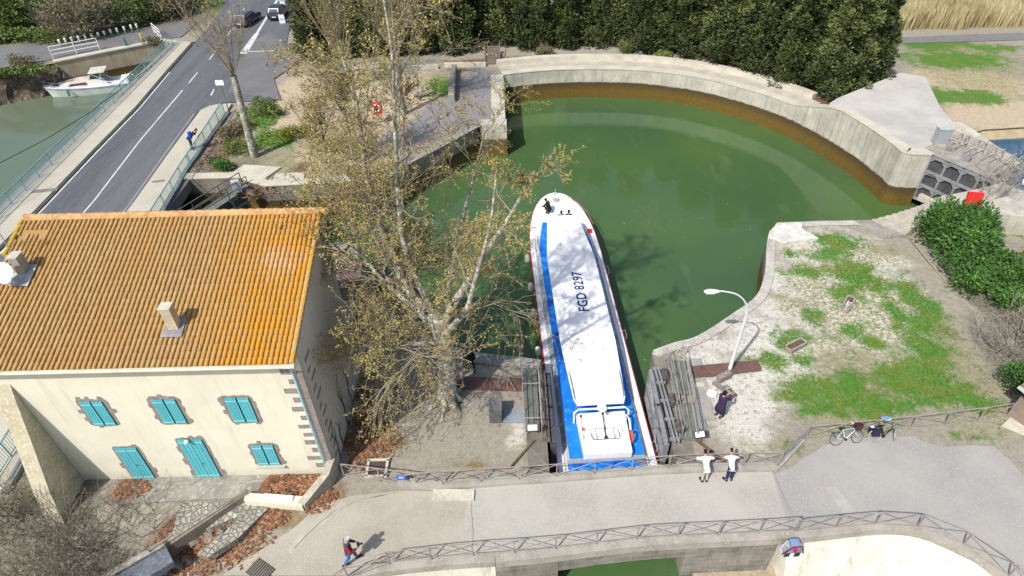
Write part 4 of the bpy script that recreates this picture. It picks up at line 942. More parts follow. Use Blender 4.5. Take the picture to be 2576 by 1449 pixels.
for s in (-1,1):
    mb = MB()
    for k in range(2): mb.tube([(s*(1.26+.04*k),3.7+.1*k,3.07),(s*(1.3+.04*k),4.5,3.12),(s*(1.34+.04*k),5.5+.2*k,3.08)], .014, 5)
    mb.tube([(s*1.26,3.75,3.07),(s*1.36,4.4,3.10)], .014, 5); mb.build('roof_strap', M('strap_grey', (.22,.24,.25)), boat)
for y in (5.6,8.2,13.4,16.0,18.4):
    mb = MB(); mb.tube([(-canw(y)*.97,y,3.036),(-canw(y)*.55,y,3.102),(0,y,3.122),(canw(y)*.55,y,3.102),(canw(y)*.97,y,3.036)], .005, 4)
    mb.build('canopy_seam', M('seam_pale', (.66,.68,.70)), can)
for x, y in ((-.7,6.4),(.65,7.2),(-.6,17.2)):
    mb = MB(); mb.lathe((x,y,3.09),[(.11,0),(.11,.05),(.14,.06),(.10,.10),(0,.11)],10); mb.build('roof_vent', M('vent_grey', (.62,.64,.65)), can)
# registration on the canopy
fc = bpy.data.curves.new('registration', 'FONT'); fc.body = 'FGD 8297'; fc.size = .86; fc.extrude = .004; fc.align_x = 'LEFT'; fc.offset = .014; fc.space_character = 1.05
fo = bpy.data.objects.new('tmp', fc); C.objects.link(fo); bpy.context.view_layer.update()
me = bpy.data.meshes.new_from_object(fo.evaluated_get(bpy.context.evaluated_depsgraph_get())); C.objects.unlink(fo); bpy.data.objects.remove(fo)
me.materials.clear(); me.materials.append(M('navy_lettering', (.01,.02,.18), rough=.5))
ro = bpy.data.objects.new('registration_number', me); C.objects.link(ro); ro.parent = can; ro.location = (.42, 10.4, 3.125); ro.rotation_euler = (0, 0, pi/2)
# fenders hang on lines along the left side
for y, z in ((9.6,.75),(13.0,.8),(15.4,1.0),(18.6,1.0)):
    mb = MB(); mb.lathe((-2.72, y, z-.35), [(0,0),(.13,.06),(.17,.15),(.17,.6),(.10,.7),(.0,.72)], 12); fd = mb.build('fender', white_paint, boat, smooth=True)
    mb = MB(); mb.tube([(-2.72,y,z+.35),(-2.6,y+.05,z+.6),(-2.45,y+.1,1.65)], .014, 4); mb.build('fender_line', dark_metal, fd)
mb = MB(); mb.lathe((-2.55,1.3,.9),[(0,0),(.13,.06),(.17,.15),(.17,.6),(0,.7)],12); mb.build('fender', black_rubber, boat)
# rope coils, rail hoops and red cloth
mb = MB()
for k in range(5): mb.tube([(1.72+(.12+.04*k)*cos(a*.5), .85+(.17+.045*k)*sin(a*.5), 1.69+.012*k) for a in range(13)], .018, 4)
mb.build('rope_coil', M('rope_tan', (.30,.26,.19)), boat)
for y in (9.3, 17.0):
    mb = MB(); mb.tube([(1.62,y,2.05),(1.7,y-.1,2.3),(1.9,y-.05,2.1),(2.05,y,1.75)], .02, 5); mb.tube([(1.62,y-.4,2.05),(1.85,y-.3,2.1),(2.05,y,1.75)], .02, 5)
    for k in range(3): mb.tube([(1.66+.06*k,y-.35,2.06),(1.68+.06*k,y+.02,2.1)], .012, 4)
    mb.build('boarding_ladder', M('ladder_grey', (.25,.26,.27)), boat)
for y in (1.7, 9.9, 16.2):
    mb = MB(); mb.tube([(2.35,y,1.65),(2.62,y+.1,1.85),(2.7,y-.2,1.6),(2.55,y-.4,1.1)], .016, 5); mb.build('mooring_line', M('line_pale', (.45,.42,.4)), boat)
mb = MB(); mb.loft([[(1.85,20.3,1.82),(2.15,20.25,1.80)],[(1.83,20.55,1.9),(2.18,20.6,1.86)],[(1.9,20.85,1.8),(2.2,20.8,1.78)]], close=False); mb.build('red_cloth', red_paint, boat)
mb = MB(); mb.tube([(.95,25.0,1.95),(1.55,24.2,1.95),(2.15,22.8,1.93),(2.4,21.2,1.9)], .03, 5); mb.tube([(.95,25.0,1.75),(.95,25.0,1.95)], .02, 4); mb.tube([(1.55,24.2,1.75),(1.55,24.2,1.95)], .02, 4); mb.build('bow_rail', M('rail_rust', (.42,.16,.10)), boat)

# ================================================================== MOTOR YACHT moored on the far canal
yx = thing('motor_yacht', 'old white motor yacht with a dirty deck moored under the beige wall', 'yacht', (-46.7, 70.9, WZ), radians(180+15.5)); yx.scale = (.87,.87,.87)
# local frame: +x towards the bow (bow points left and towards the camera)
ym = M('yacht_white', (.72,.74,.73), (.62,.64,.62), (.78,.8,.79), s1=1.2, s2=6, rough=.4)
yd = M('yacht_deck_dirty', (.58,.50,.44), (.44,.38,.33), (.68,.62,.56), s1=1.0, s2=5)
xs = [-4.8,-4.6,-3,-1,1,3,4.2,5.0,5.45]
def yw(x): return 1.55 if x < 0 else 1.55*sqrt(max(0.0004, 1-(x/5.5)**2.2))
rr = []
for x in xs:
    w = yw(x); s = max(0, x)/5.5; z = 1.05+.35*s
    rr.append([(x, -w, z), (x-.5*s, -w*(.82-.3*s), 0), (x-.9*s, -w*.4, -.4), (x-.9*s, w*.4, -.4), (x-.5*s, w*(.82-.3*s), 0), (x, w, z)])
mb = MB(); mb.loft(rr); mb.build('hull', ym, yx)
mb = MB()
for s in (-1,1): mb.tube([(x, s*(yw(x)+.01), 1.02+.35*max(0,x)/5.5) for x in xs], .05, 6)
mb.build('gunwale', M('gunwale_blue', (.35,.5,.62)), yx)
mb = MB(); rr = []
for x, w, z in ((-.2,1.1,1.75),(1.5,1.05,1.72),(2.8,.8,1.6),(3.6,.45,1.45)): rr.append([(x,-w,1.1),(x,-w*.85,z),(x,w*.85,z),(x,w,1.1)])
mb.loft(rr); mb.build('fore_cabin', [yd], yx, bevel=.03)
for s in (-1,1):
    mb = MB(); mb.add([(.2,s*1.08,1.35),(2.5,s*.92,1.3),(2.1,s*.86,1.55),(.3,s*.99,1.6)], [(0,1,2,3)]); mb.v=[(a,b_+s*.03,c) for a,b_,c in mb.v]; mb.build('cabin_window', glass_d, yx)
mb = MB(); rr = []
for x, z in ((-.1,1.75),(-.35,1.9),(-1.6,1.75),(-2.3,1.1)): rr.append([(x,-1.2,1.05),(x,-1.12,z),(x,-1.0,z),(x,-1.05,1.05)])
mb.loft(rr); mb.build('cockpit_side', ym, yx); rr = [[(a,-b_,c) for a,b_,c in q] for q in rr]; mb = MB(); mb.loft(rr); mb.build('cockpit_side', ym, yx)
for s in (-1,1):
    mb = MB(); mb.add([(-.35,s*1.1,1.9),(-.55,s*1.05,2.5),(-1.75,s*1.05,2.5),(-1.55,s*1.1,1.8)], [(0,1,2,3)]); mb.build('side_glass', glass_d, yx)
    mb = MB(); mb.tube([(-.3,s*1.1,1.85),(-.55,s*1.02,2.55)], .035, 6); mb.tube([(-1.6,s*1.1,1.85),(-1.75,s*1.02,2.55)], .035, 6); mb.tube([(-.35,s*1.1,1.88),(-1.6,s*1.1,1.85)], .03, 6); mb.tube([(-.6,s*1.05,2.5),(-2.0,s*1.12,1.75)], .03, 6); mb.build('window_frame', ym, yx)
mb = MB(); mb.add([(-.12,-1.0,1.75),(-.12,1.0,1.75),(-.5,.95,2.5),(-.5,-.95,2.5)], [(0,1,2,3)]); mb.build('windscreen', glass_d, yx)
mb = MB(); mb.box((-1.3,0,2.62),(1.9,2.25,.1)); mb.build('hard_top', M('stained_top', (.58,.58,.50), (.38,.38,.32), (.7,.7,.64), s1=2, s2=7), yx, bevel=.03)
mb = MB(); mb.box((-3.1,0,.95),(3.1,2.6,.06)); mb.build('cockpit_floor', M('cockpit_grey', (.34,.31,.34)), yx)
mb = MB(); mb.box((-4.5,0,1.2),(.35,2.2,.4)); mb.box((-3.9,-.9,1.15),(.8,.5,.3)); mb.build('stern_seat', ym, yx, bevel=.03)
mb = MB(); mb.tube([(-1.9,1.25,1.6),(-2.4,1.35,1.45),(-4.6,1.4,1.5),(-4.75,1.2,1.65),(-4.75,-1.2,1.5)], .05, 6); mb.tube([(-4.7,1.3,1.1),(-4.7,1.3,2.3)], .03, 5); mb.build('pushpit', ym, yx)
mb = MB(); mb.tube([(2.6,-1.2,1.75),(4.2,-.8,1.95),(5.5,0,2.05),(4.2,.8,1.95),(2.6,1.2,1.75)], .02, 5)
for p in ((4.2,-.8),(5.4,0),(4.2,.8),(2.9,-1.15),(2.9,1.15)): mb.cyl((p[0],p[1],1.2),(p[0],p[1],1.95),.018,n=5)
mb.build('pulpit', steel_pale, yx)
mb = MB(); mb.box((3.95,.1,1.5),(.45,.5,.25)); mb.cyl((4.2,0,1.45),(5.3,0,1.5),.03,n=5); mb.build('anchor_gear', M('anchor_brown', (.12,.06,.05)), yx)
for s in (-1,1): mb = MB(); mb.lathe((2.6,s*1.5,.25),[(0,0),(.12,.06),(.14,.2),(.14,.75),(0,.85)],8); mb.build('fender', M('teal_fender', (.10,.28,.32)), yx)
for x in (-1.5,-2.6): mb = MB(); mb.box((x,1.42,.64),(.3,.03,.07)); mb.build('port_light', glass_d, yx)
# ================================================================== LOCK GATES
gate_m = M('gate_steel', (.235,.25,.27), (.16,.175,.19), (.29,.275,.26), s1=1.2, s2=7, rough=.7, metal=0)
gate_d = M('gate_dark', (.075,.08,.09), (.05,.05,.055), (.12,.10,.09), s1=1.2, s2=7, rough=.6)
grate_m = M('walkway_grating', (.17,.19,.165), (.11,.125,.11), s1=2, s2=12, rough=.7)
def gate_leaf(root, a, b_, zt_, zb_, rows, cols, face=1, ribs='grid', mat=gate_m):
    a = Vector((a[0], a[1], 0)); b_ = Vector((b_[0], b_[1], 0)); t = (b_-a); L = t.length; t.normalize(); nn = Vector((-t.y, t.x, 0))*face; an = atan2(t.y, t.x); Hh = zt_-zb_
    mb = MB(); c = (a+b_)/2; mb.box((c.x, c.y, (zt_+zb_)/2), (L, .08, Hh), an); mb.build('skin_plate', gate_d, root, world=True)
    off = nn*.12
    for i in range(cols+1):
        p = a+t*(L*i/cols)+off; mb = MB(); mb.box((p.x, p.y, (zt_+zb_)/2), (.14, .22, Hh), an); mb.build('upright', mat, root, world=True)
    for j in range(rows+1):
        z = zt_-.08-(Hh-.16)*j/rows; p = c+off*1.05; mb = MB(); mb.box((p.x, p.y, z), (L, .235, .16), an); mb.build('cross_beam', mat, root, world=True)
    if ribs == 'arch':   # rounded corners inside every bay
        mb = MB()
        for i in range(cols):
            for j in range(rows):
                x0 = L*i/cols+.07; x1 = L*(i+1)/cols-.07; zt2 = zt_-.16-(Hh-.16)*j/rows
                for s, xx in ((1, x0), (-1, x1)):
                    mb = MB(); p0 = a+t*xx+off; p1 = a+t*(xx+s*.32)+off
                    vs = [(p0.x, p0.y, zt2), (p1.x, p1.y, zt2), (p0.x, p0.y, zt2-.32)]
                    w = nn*.09; vs += [(v[0]+w.x, v[1]+w.y, v[2]) for v in vs]
                    mb.add(vs, [(0,1,2),(5,4,3),(0,3,4,1),(1,4,5,2),(2,5,3,0)]); mb.build('corner_plate', mat, root, world=True)
    if ribs == 'x':
        mb = MB(); off2 = off*1.25; k = cols//2 or 1
        m_ = Vector((c.x, c.y, 0))+off2
        for p, z in ((a, zt_), (b_, zt_), (a, zb_), (b_, zb_), ((a+b_)/2, zt_), ((a+b_)/2, zb_)): mb.cyl((p.x+off2.x, p.y+off2.y, z), (m_.x, m_.y, (zt_+zb_)/2+.2), .07, n=6)
        mb.cyl((m_.x-nn.x*.1, m_.y-nn.y*.1, (zt_+zb_)/2+.2), (m_.x+nn.x*.1, m_.y+nn.y*.1, (zt_+zb_)/2+.2), .3, n=12)
        mb.build('truss', mat, root, world=True)
def sign_plate(parent, p, rz, tilt=.9, s=1.0):
    """small white board with a round arrow-like mark"""
    R = Matrix.Rotation(rz, 3, 'Z')@Matrix.Rotation(-tilt, 3, 'X'); p = Vector(p)
    mb = MB(); mb.box(p, (.62*s, .02, .34*s), R=R); sp = mb.build('sign_board', dark_metal, parent, world=True)
    mb = MB(); mb.box(p+R@Vector((-.03,-.014,0)), (.46*s, .012, .27*s), R=R); mb.build('white_panel', white_paint, sp, world=True)
    mb = MB()
    for r0, a0, a1 in ((.10,.5,2.6),(.10,3.6,5.8),(.055,0,6.28)):
        P = []
        for k in range(9): t = a0+(a1-a0)*k/8; P.append(p+R@Vector((-.03+r0*1.5*s*cos(t), -.026, r0*s*sin(t))))
        mb.tube(P, .009*s, 4)
    mb.build('round_mark', M('mark_grey', (.16,.16,.18)), sp, world=True)
# open gate, right side of the chamber
g = thing('lock_gate', 'open grey steel lock gate with crossed bracing folded against the right chamber wall', 'lock gate', (7.4, 21, 0))
gate_leaf(g, (7.5,23.5), (7.4,18.75), .3, -3.1, 3, 2, -1, 'x')
mb = MB()
for x in (7.62,7.8): mb.box((x,21.2,.36), (.09,4.9,.12), radians(1))
for y in (19.0,20.2,21.4,22.6,23.6): mb.box((7.72,y,.28), (.5,.12,.14))
mb.build('head_beam', gate_m, g, world=True)
for y in (19.6,21.3,23.0): mb = MB(); mb.box((8.05,y,.3), (.42,.5,.36)); mb.cyl((8.05,y-.3,.5),(8.05,y+.3,.5),.14,n=10); mb.build('gear_box', M('gear_dark', (.10,.085,.08), (.05,.045,.045), (.18,.15,.14), s1=4, s2=12), g, world=True)
wk = thing('gate_walkway', 'green-grey grating walkway with handrails above the open gate right of the boat', 'walkway', (8.8, 21.4, 0))
for (x0, x1, y0, y1) in ((8.3,9.3,21.9,24.3),(8.15,9.15,19.0,21.3)):
    mb = MB(); mb.box(((x0+x1)/2,(y0+y1)/2,.16), (x1-x0,y1-y0,.05), radians(-5)); mb.build('grating', grate_m, wk, world=True)
mb = MB()
for k in range(5): x = 8.22+k*.28; mb.box((x,21.6,.24+.02*k), (.05,5.1,.07), radians(-5))
mb.build('edge_beam', steel_pale, wk, world=True)
def hand(parent, P, h, zb, name='handrail', mat=steel_pale, r0=.024):
    P = [Vector((p[0], p[1], zb)) for p in P]; mb = MB()
    for hh in (h, h*.52): mb.tube([p+Vector((0,0,hh)) for p in P], r0, 5)
    mb.build(name, mat, parent, world=True)
    for p in P: mb = MB(); mb.cyl(p, p+Vector((0,0,h)), r0, n=5); mb.build('post', mat, parent, world=True)
hand(wk, [(9.15,24.4),(9.05,22.7),(8.95,21.0),(8.75,19.0)], 1.0, .2); hand(wk, [(8.3,24.3),(8.25,22.7),(8.2,21.0),(8.1,19.2)], 1.0, .2)
sign_plate(wk, (8.9,19.0,.62), radians(8))
mb = MB(); mb.box((9.35,18.35,.12), (.10,2.2,.10), radians(38)); mb.box((9.2,18.25,.14), (.5,.06,.06), radians(38)); mb.build('pole', wood_brown, wk, world=True)
mb = MB(); mb.box((9.75,22.4,.03), (.9,4.2,.08), radians(-4)); mb.build('footing', M('footing_conc', (.36,.35,.31), (.28,.27,.24), s1=1.2, s2=7), wk, world=True)
mb = MB(); mb.box((9.1,20.2,.1), (.8,1.2,.04), radians(-5)); mb.build('cover_plate', M('pale_blue_plate', (.30,.35,.36)), wk, world=True)
mb = MB(); _w = at(1790,993); mb.lathe((_w.x,_w.y,.03),[(.28,0),(.28,.12),(.22,.16),(0,.16)],6); tag(mb.build('white_cap', white_paint), 'white hexagonal cap on the ground beside the right gate walkway', 'cap')
st = thing('rust_plate_cover', 'long rust-brown steel plate lying beside the curved lamp post', 'steel plate', (11.5,23.7,0)); mb = MB(); mb.loft([[(9.6,23.9,.02),(9.6,23.9,.10),(9.6,23.05,.10),(9.6,23.05,.02)],[(13.4,24.25,.02),(13.4,24.25,.10),(13.4,23.5,.10),(13.4,23.5,.02)]]); mb.build('plate', rust_plate, st, world=True)
mb = MB(); mb.box((12.0,23.75,.104), (.02,.9,.01)); mb.box((10.4,23.5,.104), (.02,.9,.01), .5); mb.build('seam', dark_metal, st, world=True)
mb = MB(); mb.box((11.2,23.0,.2),(.8,.3,.4),.5); mb.box((10.75,22.5,.1),(.6,.2,.2),-.9); mb.box((11.2,22.1,.05),(.5,.8,.1),.4); tag(mb.build('old_winch_base', M('winch_stone', (.24,.22,.20), (.16,.15,.14), (.33,.31,.28), s1=3, s2=8)), 'broken angular stone and iron winch base at the foot of the lamp', 'winch base')
mb = MB(); mb.box((9.75,22.55,.1),(.55,.25,.1),.1); mb.box((9.75,22.55,.16),(.3,.1,.05),.1); tag(mb.build('mooring_cleat', concrete_pale), 'small pale mooring cleat between walkway and rust plate', 'cleat')
# left gate and walkway
g = thing('lock_gate', 'open timber and steel lock gate folded against the left chamber wall', 'lock gate', (1.7, 21.5, 0))
gate_leaf(g, (1.72,19.0), (1.72,23.6), .1, -3.1, 3, 2, -1, 'grid', gate_d)
mb = MB()
for y in (19.5,20.5,22.0,23.3): mb.box((1.45,y,.18), (.34,.45,.3), random.uniform(-.2,.2)); mb.cyl((1.45,y-.25,.36),(1.45,y+.3,.36),.09,n=8)
mb.box((1.62,21.4,.2),(.12,4.6,.14)); mb.box((1.38,21.4,.08),(.1,4.4,.12)); mb.build('gear_box', M('gear_brown', (.16,.13,.12), (.10,.08,.075), (.24,.21,.19), s1=4, s2=12), g, world=True)
wk = thing('gate_walkway', 'narrow railed grating walkway with a small sign on the left of the boat', 'walkway', (.85, 21.5, 0))
mb = MB(); mb.box((.85,21.7,.32), (.72,4.1,.05)); mb.build('grating', grate_m, wk, world=True)
mb = MB()
for k in range(7): mb.box((.55+k*.1,21.7,.36), (.02,4.0,.03))
mb.build('grating_bars', steel_grey, wk, world=True)
hand(wk, [(.42,23.8),(.42,22.2),(.42,20.8),(.42,19.5)], 1.0, .3); hand(wk, [(1.28,23.7),(1.28,22.2),(1.28,20.8),(1.28,19.4)], 1.0, .3)
mb = MB()
for y in (23.2,21.9,19.7): mb.cyl((.42,y,1.3),(1.28,y,1.3),.024,n=5)
mb.build('cross_tube', steel_pale, wk, world=True)
sign_plate(wk, (.85,19.35,1.0), 0)
mb = MB(); mb.box((.3,18.5,.1), (.09,1.9,.09), radians(-38)); mb.build('pole', wood_brown, wk, world=True)
st = thing('rust_plate_cover', 'long rust-brown steel plate running from the plane tree to the left gate', 'steel plate', (-1.5,23,0)); mb = MB(); mb.loft([[(-3.3,23.6,.02),(-3.3,23.6,.10),(-3.3,22.75,.10),(-3.3,22.75,.02)],[(.45,23.3,.02),(.45,23.3,.10),(.45,22.45,.10),(.45,22.45,.02)]]); mb.build('plate', rust_plate, st, world=True)
mb = MB(); mb.box((-.85,23.0,.104), (.03,.85,.01)); mb.tube([(-.85,22.65,.13),(-.35,23.3,.3),(.05,22.45,.13)], .03, 5); mb.tube([(-.35,23.3,.3),(-.35,22.6,.13)], .02, 5); mb.build('brace_bar', rail_brown, st, world=True)
cb = thing('control_cabinet', 'dark grey sloping-topped metal control cabinet on the gravel left of the boat', 'cabinet', (-.95,20.7,0)); 
mb = MB(); mb.loft([[(-1.3,20.45,0),(-1.3,20.45,.98),(-1.3,21.15,1.12),(-1.3,21.15,0)],[(-.65,20.45,0),(-.65,20.45,.98),(-.65,21.15,1.12),(-.65,21.15,0)]]); mb.build('body', M('cabinet_grey', (.13,.135,.14), (.10,.105,.11), rough=.5), cb, world=True, bevel=.015)
mb = MB(); mb.box((-.97,20.44,.5),(.56,.012,.86)); mb.build('door', M('cabinet_door', (.16,.165,.17), rough=.5), cb, world=True)
mb = MB(); mb.box((-.75,20.42,.55),(.03,.03,.12)); mb.build('handle', dark_metal, cb, world=True)
slab('cabinet_plinth', [(-.62,20.4),(.6,20.4),(.6,21.25),(-.62,21.25)], -.1, .13, M('blue_grey_slab', (.27,.30,.33), (.20,.23,.26), s1=1.5, s2=8))
# east gate
g = thing('lock_gate', 'closed steel east lock gate with rows of dark rounded openings', 'lock gate', (33, 42.3, 0))
gate_leaf(g, (32.55,43.75), (35.1,39.6), 1.5, -2.3, 3, 4, -1, 'arch')
mb = MB(); mb.box((33.85,41.7,1.62),(4.9,.4,.1), atan2(-4.15,2.55)); mb.build('head_beam', steel_pale, g, world=True)
mb = MB(); mb.box((32.9,42.7,-1.9),(1.4,.35,.5), atan2(-3.15,1.95)); mb.build('sill_beam', concrete_pale, g, world=True)
wk = thing('gate_walkway', 'rusty openwork walkway with railings above the closed east gate', 'walkway', (35,43.4,1.5))
mb = MB(); mb.box((34.9,43.3,1.56),(2.6,5.2,.06), radians(31.7)); mb.build('grating', M('beige_grating', (.33,.31,.265), (.23,.215,.18), (.40,.38,.33), s1=1.4, s2=6), wk, world=True)
e1 = Vector((33.3,44.6,1.6)); dd = Vector((1.95,-3.15,0)).normalized(); nn = Vector((dd.y,-dd.x,0))*-1
for k in range(4):
    p = e1+dd*(.5+k*1.3); mb = MB(); mb.tube([p-nn*0, p+Vector((0,0,.75)), p+nn*1.9+Vector((0,0,.95)), p+nn*2.1+Vector((0,0,.1))], .05, 5); mb.tube([p+dd*.5, p+dd*.5+Vector((0,0,.75)), p+dd*.5+nn*1.9+Vector((0,0,.95)), p+dd*.5+nn*2.1+Vector((0,0,.1))], .05, 5); mb.build('hoop', steel_pale, wk, world=True)
rp = [(34.3,46.0),(35.3,44.8),(36.2,43.2),(36.8,41.5),(36.9,40.0),(36.2,38.5)]
hand(wk, rp, 1.05, 1.5, r0=.04)
mb = MB()
for k in range(9): t = k/8; x = 34.6+1.6*t; mb.box((x, 43.9-3.6*t, 1.62), (.05, 1.6, .05), radians(60))
mb.build('floor_bars', steel_pale, wk, world=True)
for a, b_, c_ in ((34.4,42.6,.5),(35.4,41.0,.4),(33.9,44.2,.35)): mb = MB(); mb.box((a,b_,1.75),(c_,.4,.35), .6); mb.cyl((a,b_,1.6),(a,b_,2.35),.05,n=6); mb.build('gear_box', gate_m, wk, world=True)
sign_plate(wk, (36.3,38.6,2.1), radians(-15), .7, 1.5)
cb = thing('control_cabinet', 'grey metal control cabinet beside the closed east gate', 'cabinet', (33.9,45.6,1.5)); mb = MB(); mb.box((33.9,45.6,2.15),(.95,.7,1.3),radians(-4)); mb.build('body', M('cabinet_pale', (.33,.36,.37), (.28,.31,.32), rough=.5), cb, world=True, bevel=.02)
mb = MB(); mb.box((33.9,45.6,2.83),(1.05,.8,.07),radians(-4)); mb.build('roof_plate', M('cabinet_top', (.45,.5,.5)), cb, world=True)
mb = MB(); mb.loft([[(34.6,47.6,1.46),(34.6,47.6,1.75),(35.1,47.8,1.75),(35.1,47.8,1.46)],[(37.6,43.6,1.46),(37.6,43.6,1.75),(38,43.9,1.75),(38,43.9,1.46)]]); tag(mb.build('stone_kerb', M('pinkish_kerb', (.34,.30,.27), (.42,.38,.33), s1=1, s2=4)), 'pinkish stone kerb edging the river pier', 'kerb')
lk = thing('lifebuoy_locker', 'bright red lifebuoy locker on a post above the green bush by the east gate', 'lifebuoy locker', (31.3,36.5,1.5))
mb = MB(); Rl = Matrix.Rotation(radians(-12),3,'Z')@Matrix.Rotation(radians(-25),3,'X'); mb.box((31.3,36.5,2.15),(.95,.28,1.0),R=Rl); mb.build('locker', red_paint, lk, world=True, bevel=.04)
mb = MB(); mb.cyl((31.3,36.6,1.4),(31.3,36.6,1.9),.05,n=6); mb.build('post', steel_grey, lk, world=True)
mb = MB(); pp_ = [Vector((31.3,36.5,2.15))+Rl@Vector((.26*cos(t*.5),-.155,.26*sin(t*.5))) for t in range(14)]; mb.tube(pp_,.012,4); mb.build('ring_mark', maroon_paint, lk, world=True)
# west gate in the shade
g = thing('lock_gate', 'dark steel west lock gate standing in shade behind the roof ridge', 'lock gate', (-22, 41, 0))
gate_leaf(g, (-24.2,37.6), (-20.9,43.9), 0, -3.2, 3, 5, -1, 'arch', gate_m)
wk = thing('gate_walkway', 'teal-railed footwalk crossing the shaded west gate', 'walkway', (-22.4, 41.2, 0))
mb = MB(); mb.box((-22.3,41.0,.12),(.9,7.2,.06), radians(-27.6)); mb.build('grating', grate_m, wk, world=True)
rt_m = M('dark_teal_rail', (.10,.14,.14), (.07,.09,.09), (.16,.2,.2))
hand(wk, [(-24.4,38.0),(-23.2,40.2),(-22.0,42.4),(-21.0,44.3)], 1.05, .1, mat=rt_m, r0=.04); hand(wk, [(-23.6,37.5),(-22.4,39.7),(-21.2,41.9),(-20.3,43.7)], 1.05, .1, mat=rt_m, r0=.04)
mb = MB(); mb.box((-20.9,43.0,.75),(.6,.5,.9),.5); mb.build('control_box', M('pale_box', (.42,.45,.48)), wk, world=True)
slab('gate_pad', [(-22.6,45.6),(-19.4,45.2),(-18.6,46.8),(-21.8,47.4)], -.1, .16, concrete_pale)
mb = MB(); mb.box((-17.6,45.4,.02),(2.4,1.1,.12),.05); tag(mb.build('stone_slab', concrete_pale), 'pale stone slab beside the shaded west gate', 'stone slab')
for x, z in ((-15.2,-1.0),(-14.2,-.55),(-16.0,-1.6),(-13.6,-1.4)):
    mb = MB(); mb.box((x,44.0,z),(.3,.16,.34)); tag(mb.build('beam_socket', M('socket_black', (.012,.012,.012))), 'square dark beam socket in the west chamber wall', 'socket', 'beam sockets in the west chamber wall')
# iron clamps set in the quay stones (pale metal strips)
for i, (x, y, a) in enumerate(((-3.1,25.3,.7),(-2.3,25.0,.75),(-1.4,24.75,.5),(-.5,24.6,.15),(.3,24.4,.05),(1.0,24.1,.0),(9.3,25.2,-.7),(9.95,25.5,-.7),(10.7,25.8,-.75),(11.1,26.0,-.8))):
    mb = MB(); mb.box((x,y,.135),(.05,.62,.02),a); mb.box((x,y,.137),(.3,.05,.02),a); tag(mb.build('iron_clamp', M('clamp_pale', (.55,.54,.5))), 'pale iron clamp across the left quay coping' if i < 6 else 'pale iron clamp across the right quay coping', 'clamp', 'iron clamps on the left quay' if i < 6 else 'iron clamps on the right quay')
# ================================================================== STREET LAMP
lp = thing('street_lamp', 'tall white street lamp with a curved arm leaning over the basin', 'street lamp', (11.65,23.55,0))
mb = MB(); P = spline([(11.65,23.55,0),(11.66,23.55,2.2),(11.68,23.55,4.3),(11.45,23.56,5.0),(10.95,23.58,5.5),(10.3,23.62,5.68),(10.05,23.64,5.69)], 5)
mb.tube(P, [.115-.075*min(1,i/16) for i in range(len(P))], 8); mb.build('pole', M('lamp_white', (.62,.66,.66), (.55,.6,.6), rough=.4), lp, world=True, smooth=True)
mb = MB(); rr = []
for x, w, h in ((10.1,.06,.05),(10.0,.1,.07),(9.85,.14,.09),(9.65,.17,.10),(9.45,.15,.08),(9.33,.06,.03)): rr.append([(x,23.64+w*cos(t),5.68+h*sin(t)) for t in [2*pi*j/10 for j in range(10)]])
mb.loft(rr); hd = mb.build('lamp_head', white_paint, lp, world=True, smooth=True)
mb = MB(); mb.box((9.62,23.64,5.60),(.4,.22,.05)); mb.build('lamp_glass', M('lamp_glass', (.35,.45,.55), rough=.2), hd, world=True)
mb = MB(); mb.box((11.65,23.55,.03),(.45,.45,.06)); mb.build('base_plate', steel_grey, lp, world=True)
# ================================================================== planters, bench, steps, low walls, life ring
def planter(label, loc, rz, flower):
    r = thing('planter', label, 'planter', loc, rz, 'stone planters on the right bank')
    mb = MB(); rr = []
    L, W_ = 1.35, .5
    def oc(l, w, z, c=.12): return [(-l/2+c,-w/2,z),(l/2-c,-w/2,z),(l/2,-w/2+c,z),(l/2,w/2-c,z),(l/2-c,w/2,z),(-l/2+c,w/2,z),(-l/2,w/2-c,z),(-l/2,-w/2+c,z)]
    mb.loft([oc(L*.9,W_*.85,0), oc(L,W_,.42), oc(L-.16,W_-.16,.42,.07), oc(L-.16,W_-.16,.33,.07)]); mb.build('trough', M('planter_stone', (.36,.33,.29), (.25,.23,.2), (.42,.39,.34), s1=3, s2=9), r)
    mb = MB(); mb.prism(oc(L-.17,W_-.17,0,.07), .30, .345); mb.build('soil', M('soil_brown', (.12,.075,.05), (.07,.045,.03), (.20,.13,.09), s1=5, s2=16), r)
    mb = MB()
    for k in range(26): mb.box((random.uniform(-.5,.5) if not flower else random.uniform(-.45,.1), random.uniform(-.13,.13), .37), (.06,.06,.05), random.random()*3)
    mb.build('flowers', M('flower_white' if flower else 'dry_plant', (.7,.68,.65) if flower else (.2,.14,.08)), r)
planter('long grey stone planter of brown soil nearest the lamp post', tuple(at(1998,878)), radians(28), False)
planter('mossy stone planter with small white flowers on the gravel', tuple(at(2130,772)), radians(52), True)
bn = thing('stone_bench', 'low mossy stone bench on the grass beyond the red life ring', 'bench', (-8.1,60.3,0), radians(28)); mb = MB(); mb.box((0,0,.4),(1.9,.5,.12)); mb.build('seat', stone_grey, bn, bevel=.02); 
for s in (-.7,.7): mb = MB(); mb.box((s,0,.18),(.25,.42,.36)); mb.build('leg', stone_grey, bn)
lw = thing('boulder_wall', 'row of rough stone blocks between the grass and the cobbled slope', 'wall', (-5.4,63.5,0))
for k, (y, s) in enumerate(((59.4,1.5),(61.0,1.4),(62.5,1.3),(64.0,1.5),(65.6,1.5))):
    mb = MB(); mb.box((-5.35-.04*k,y,.4),(.6,s,.85),random.uniform(-.06,.06)); mb.build('stone_block', stone_grey, lw, world=True, bevel=.09)
stp = thing('steps', 'short dark flight of steps under the conifers at the far wall', 'steps', (-1.5,69,0))
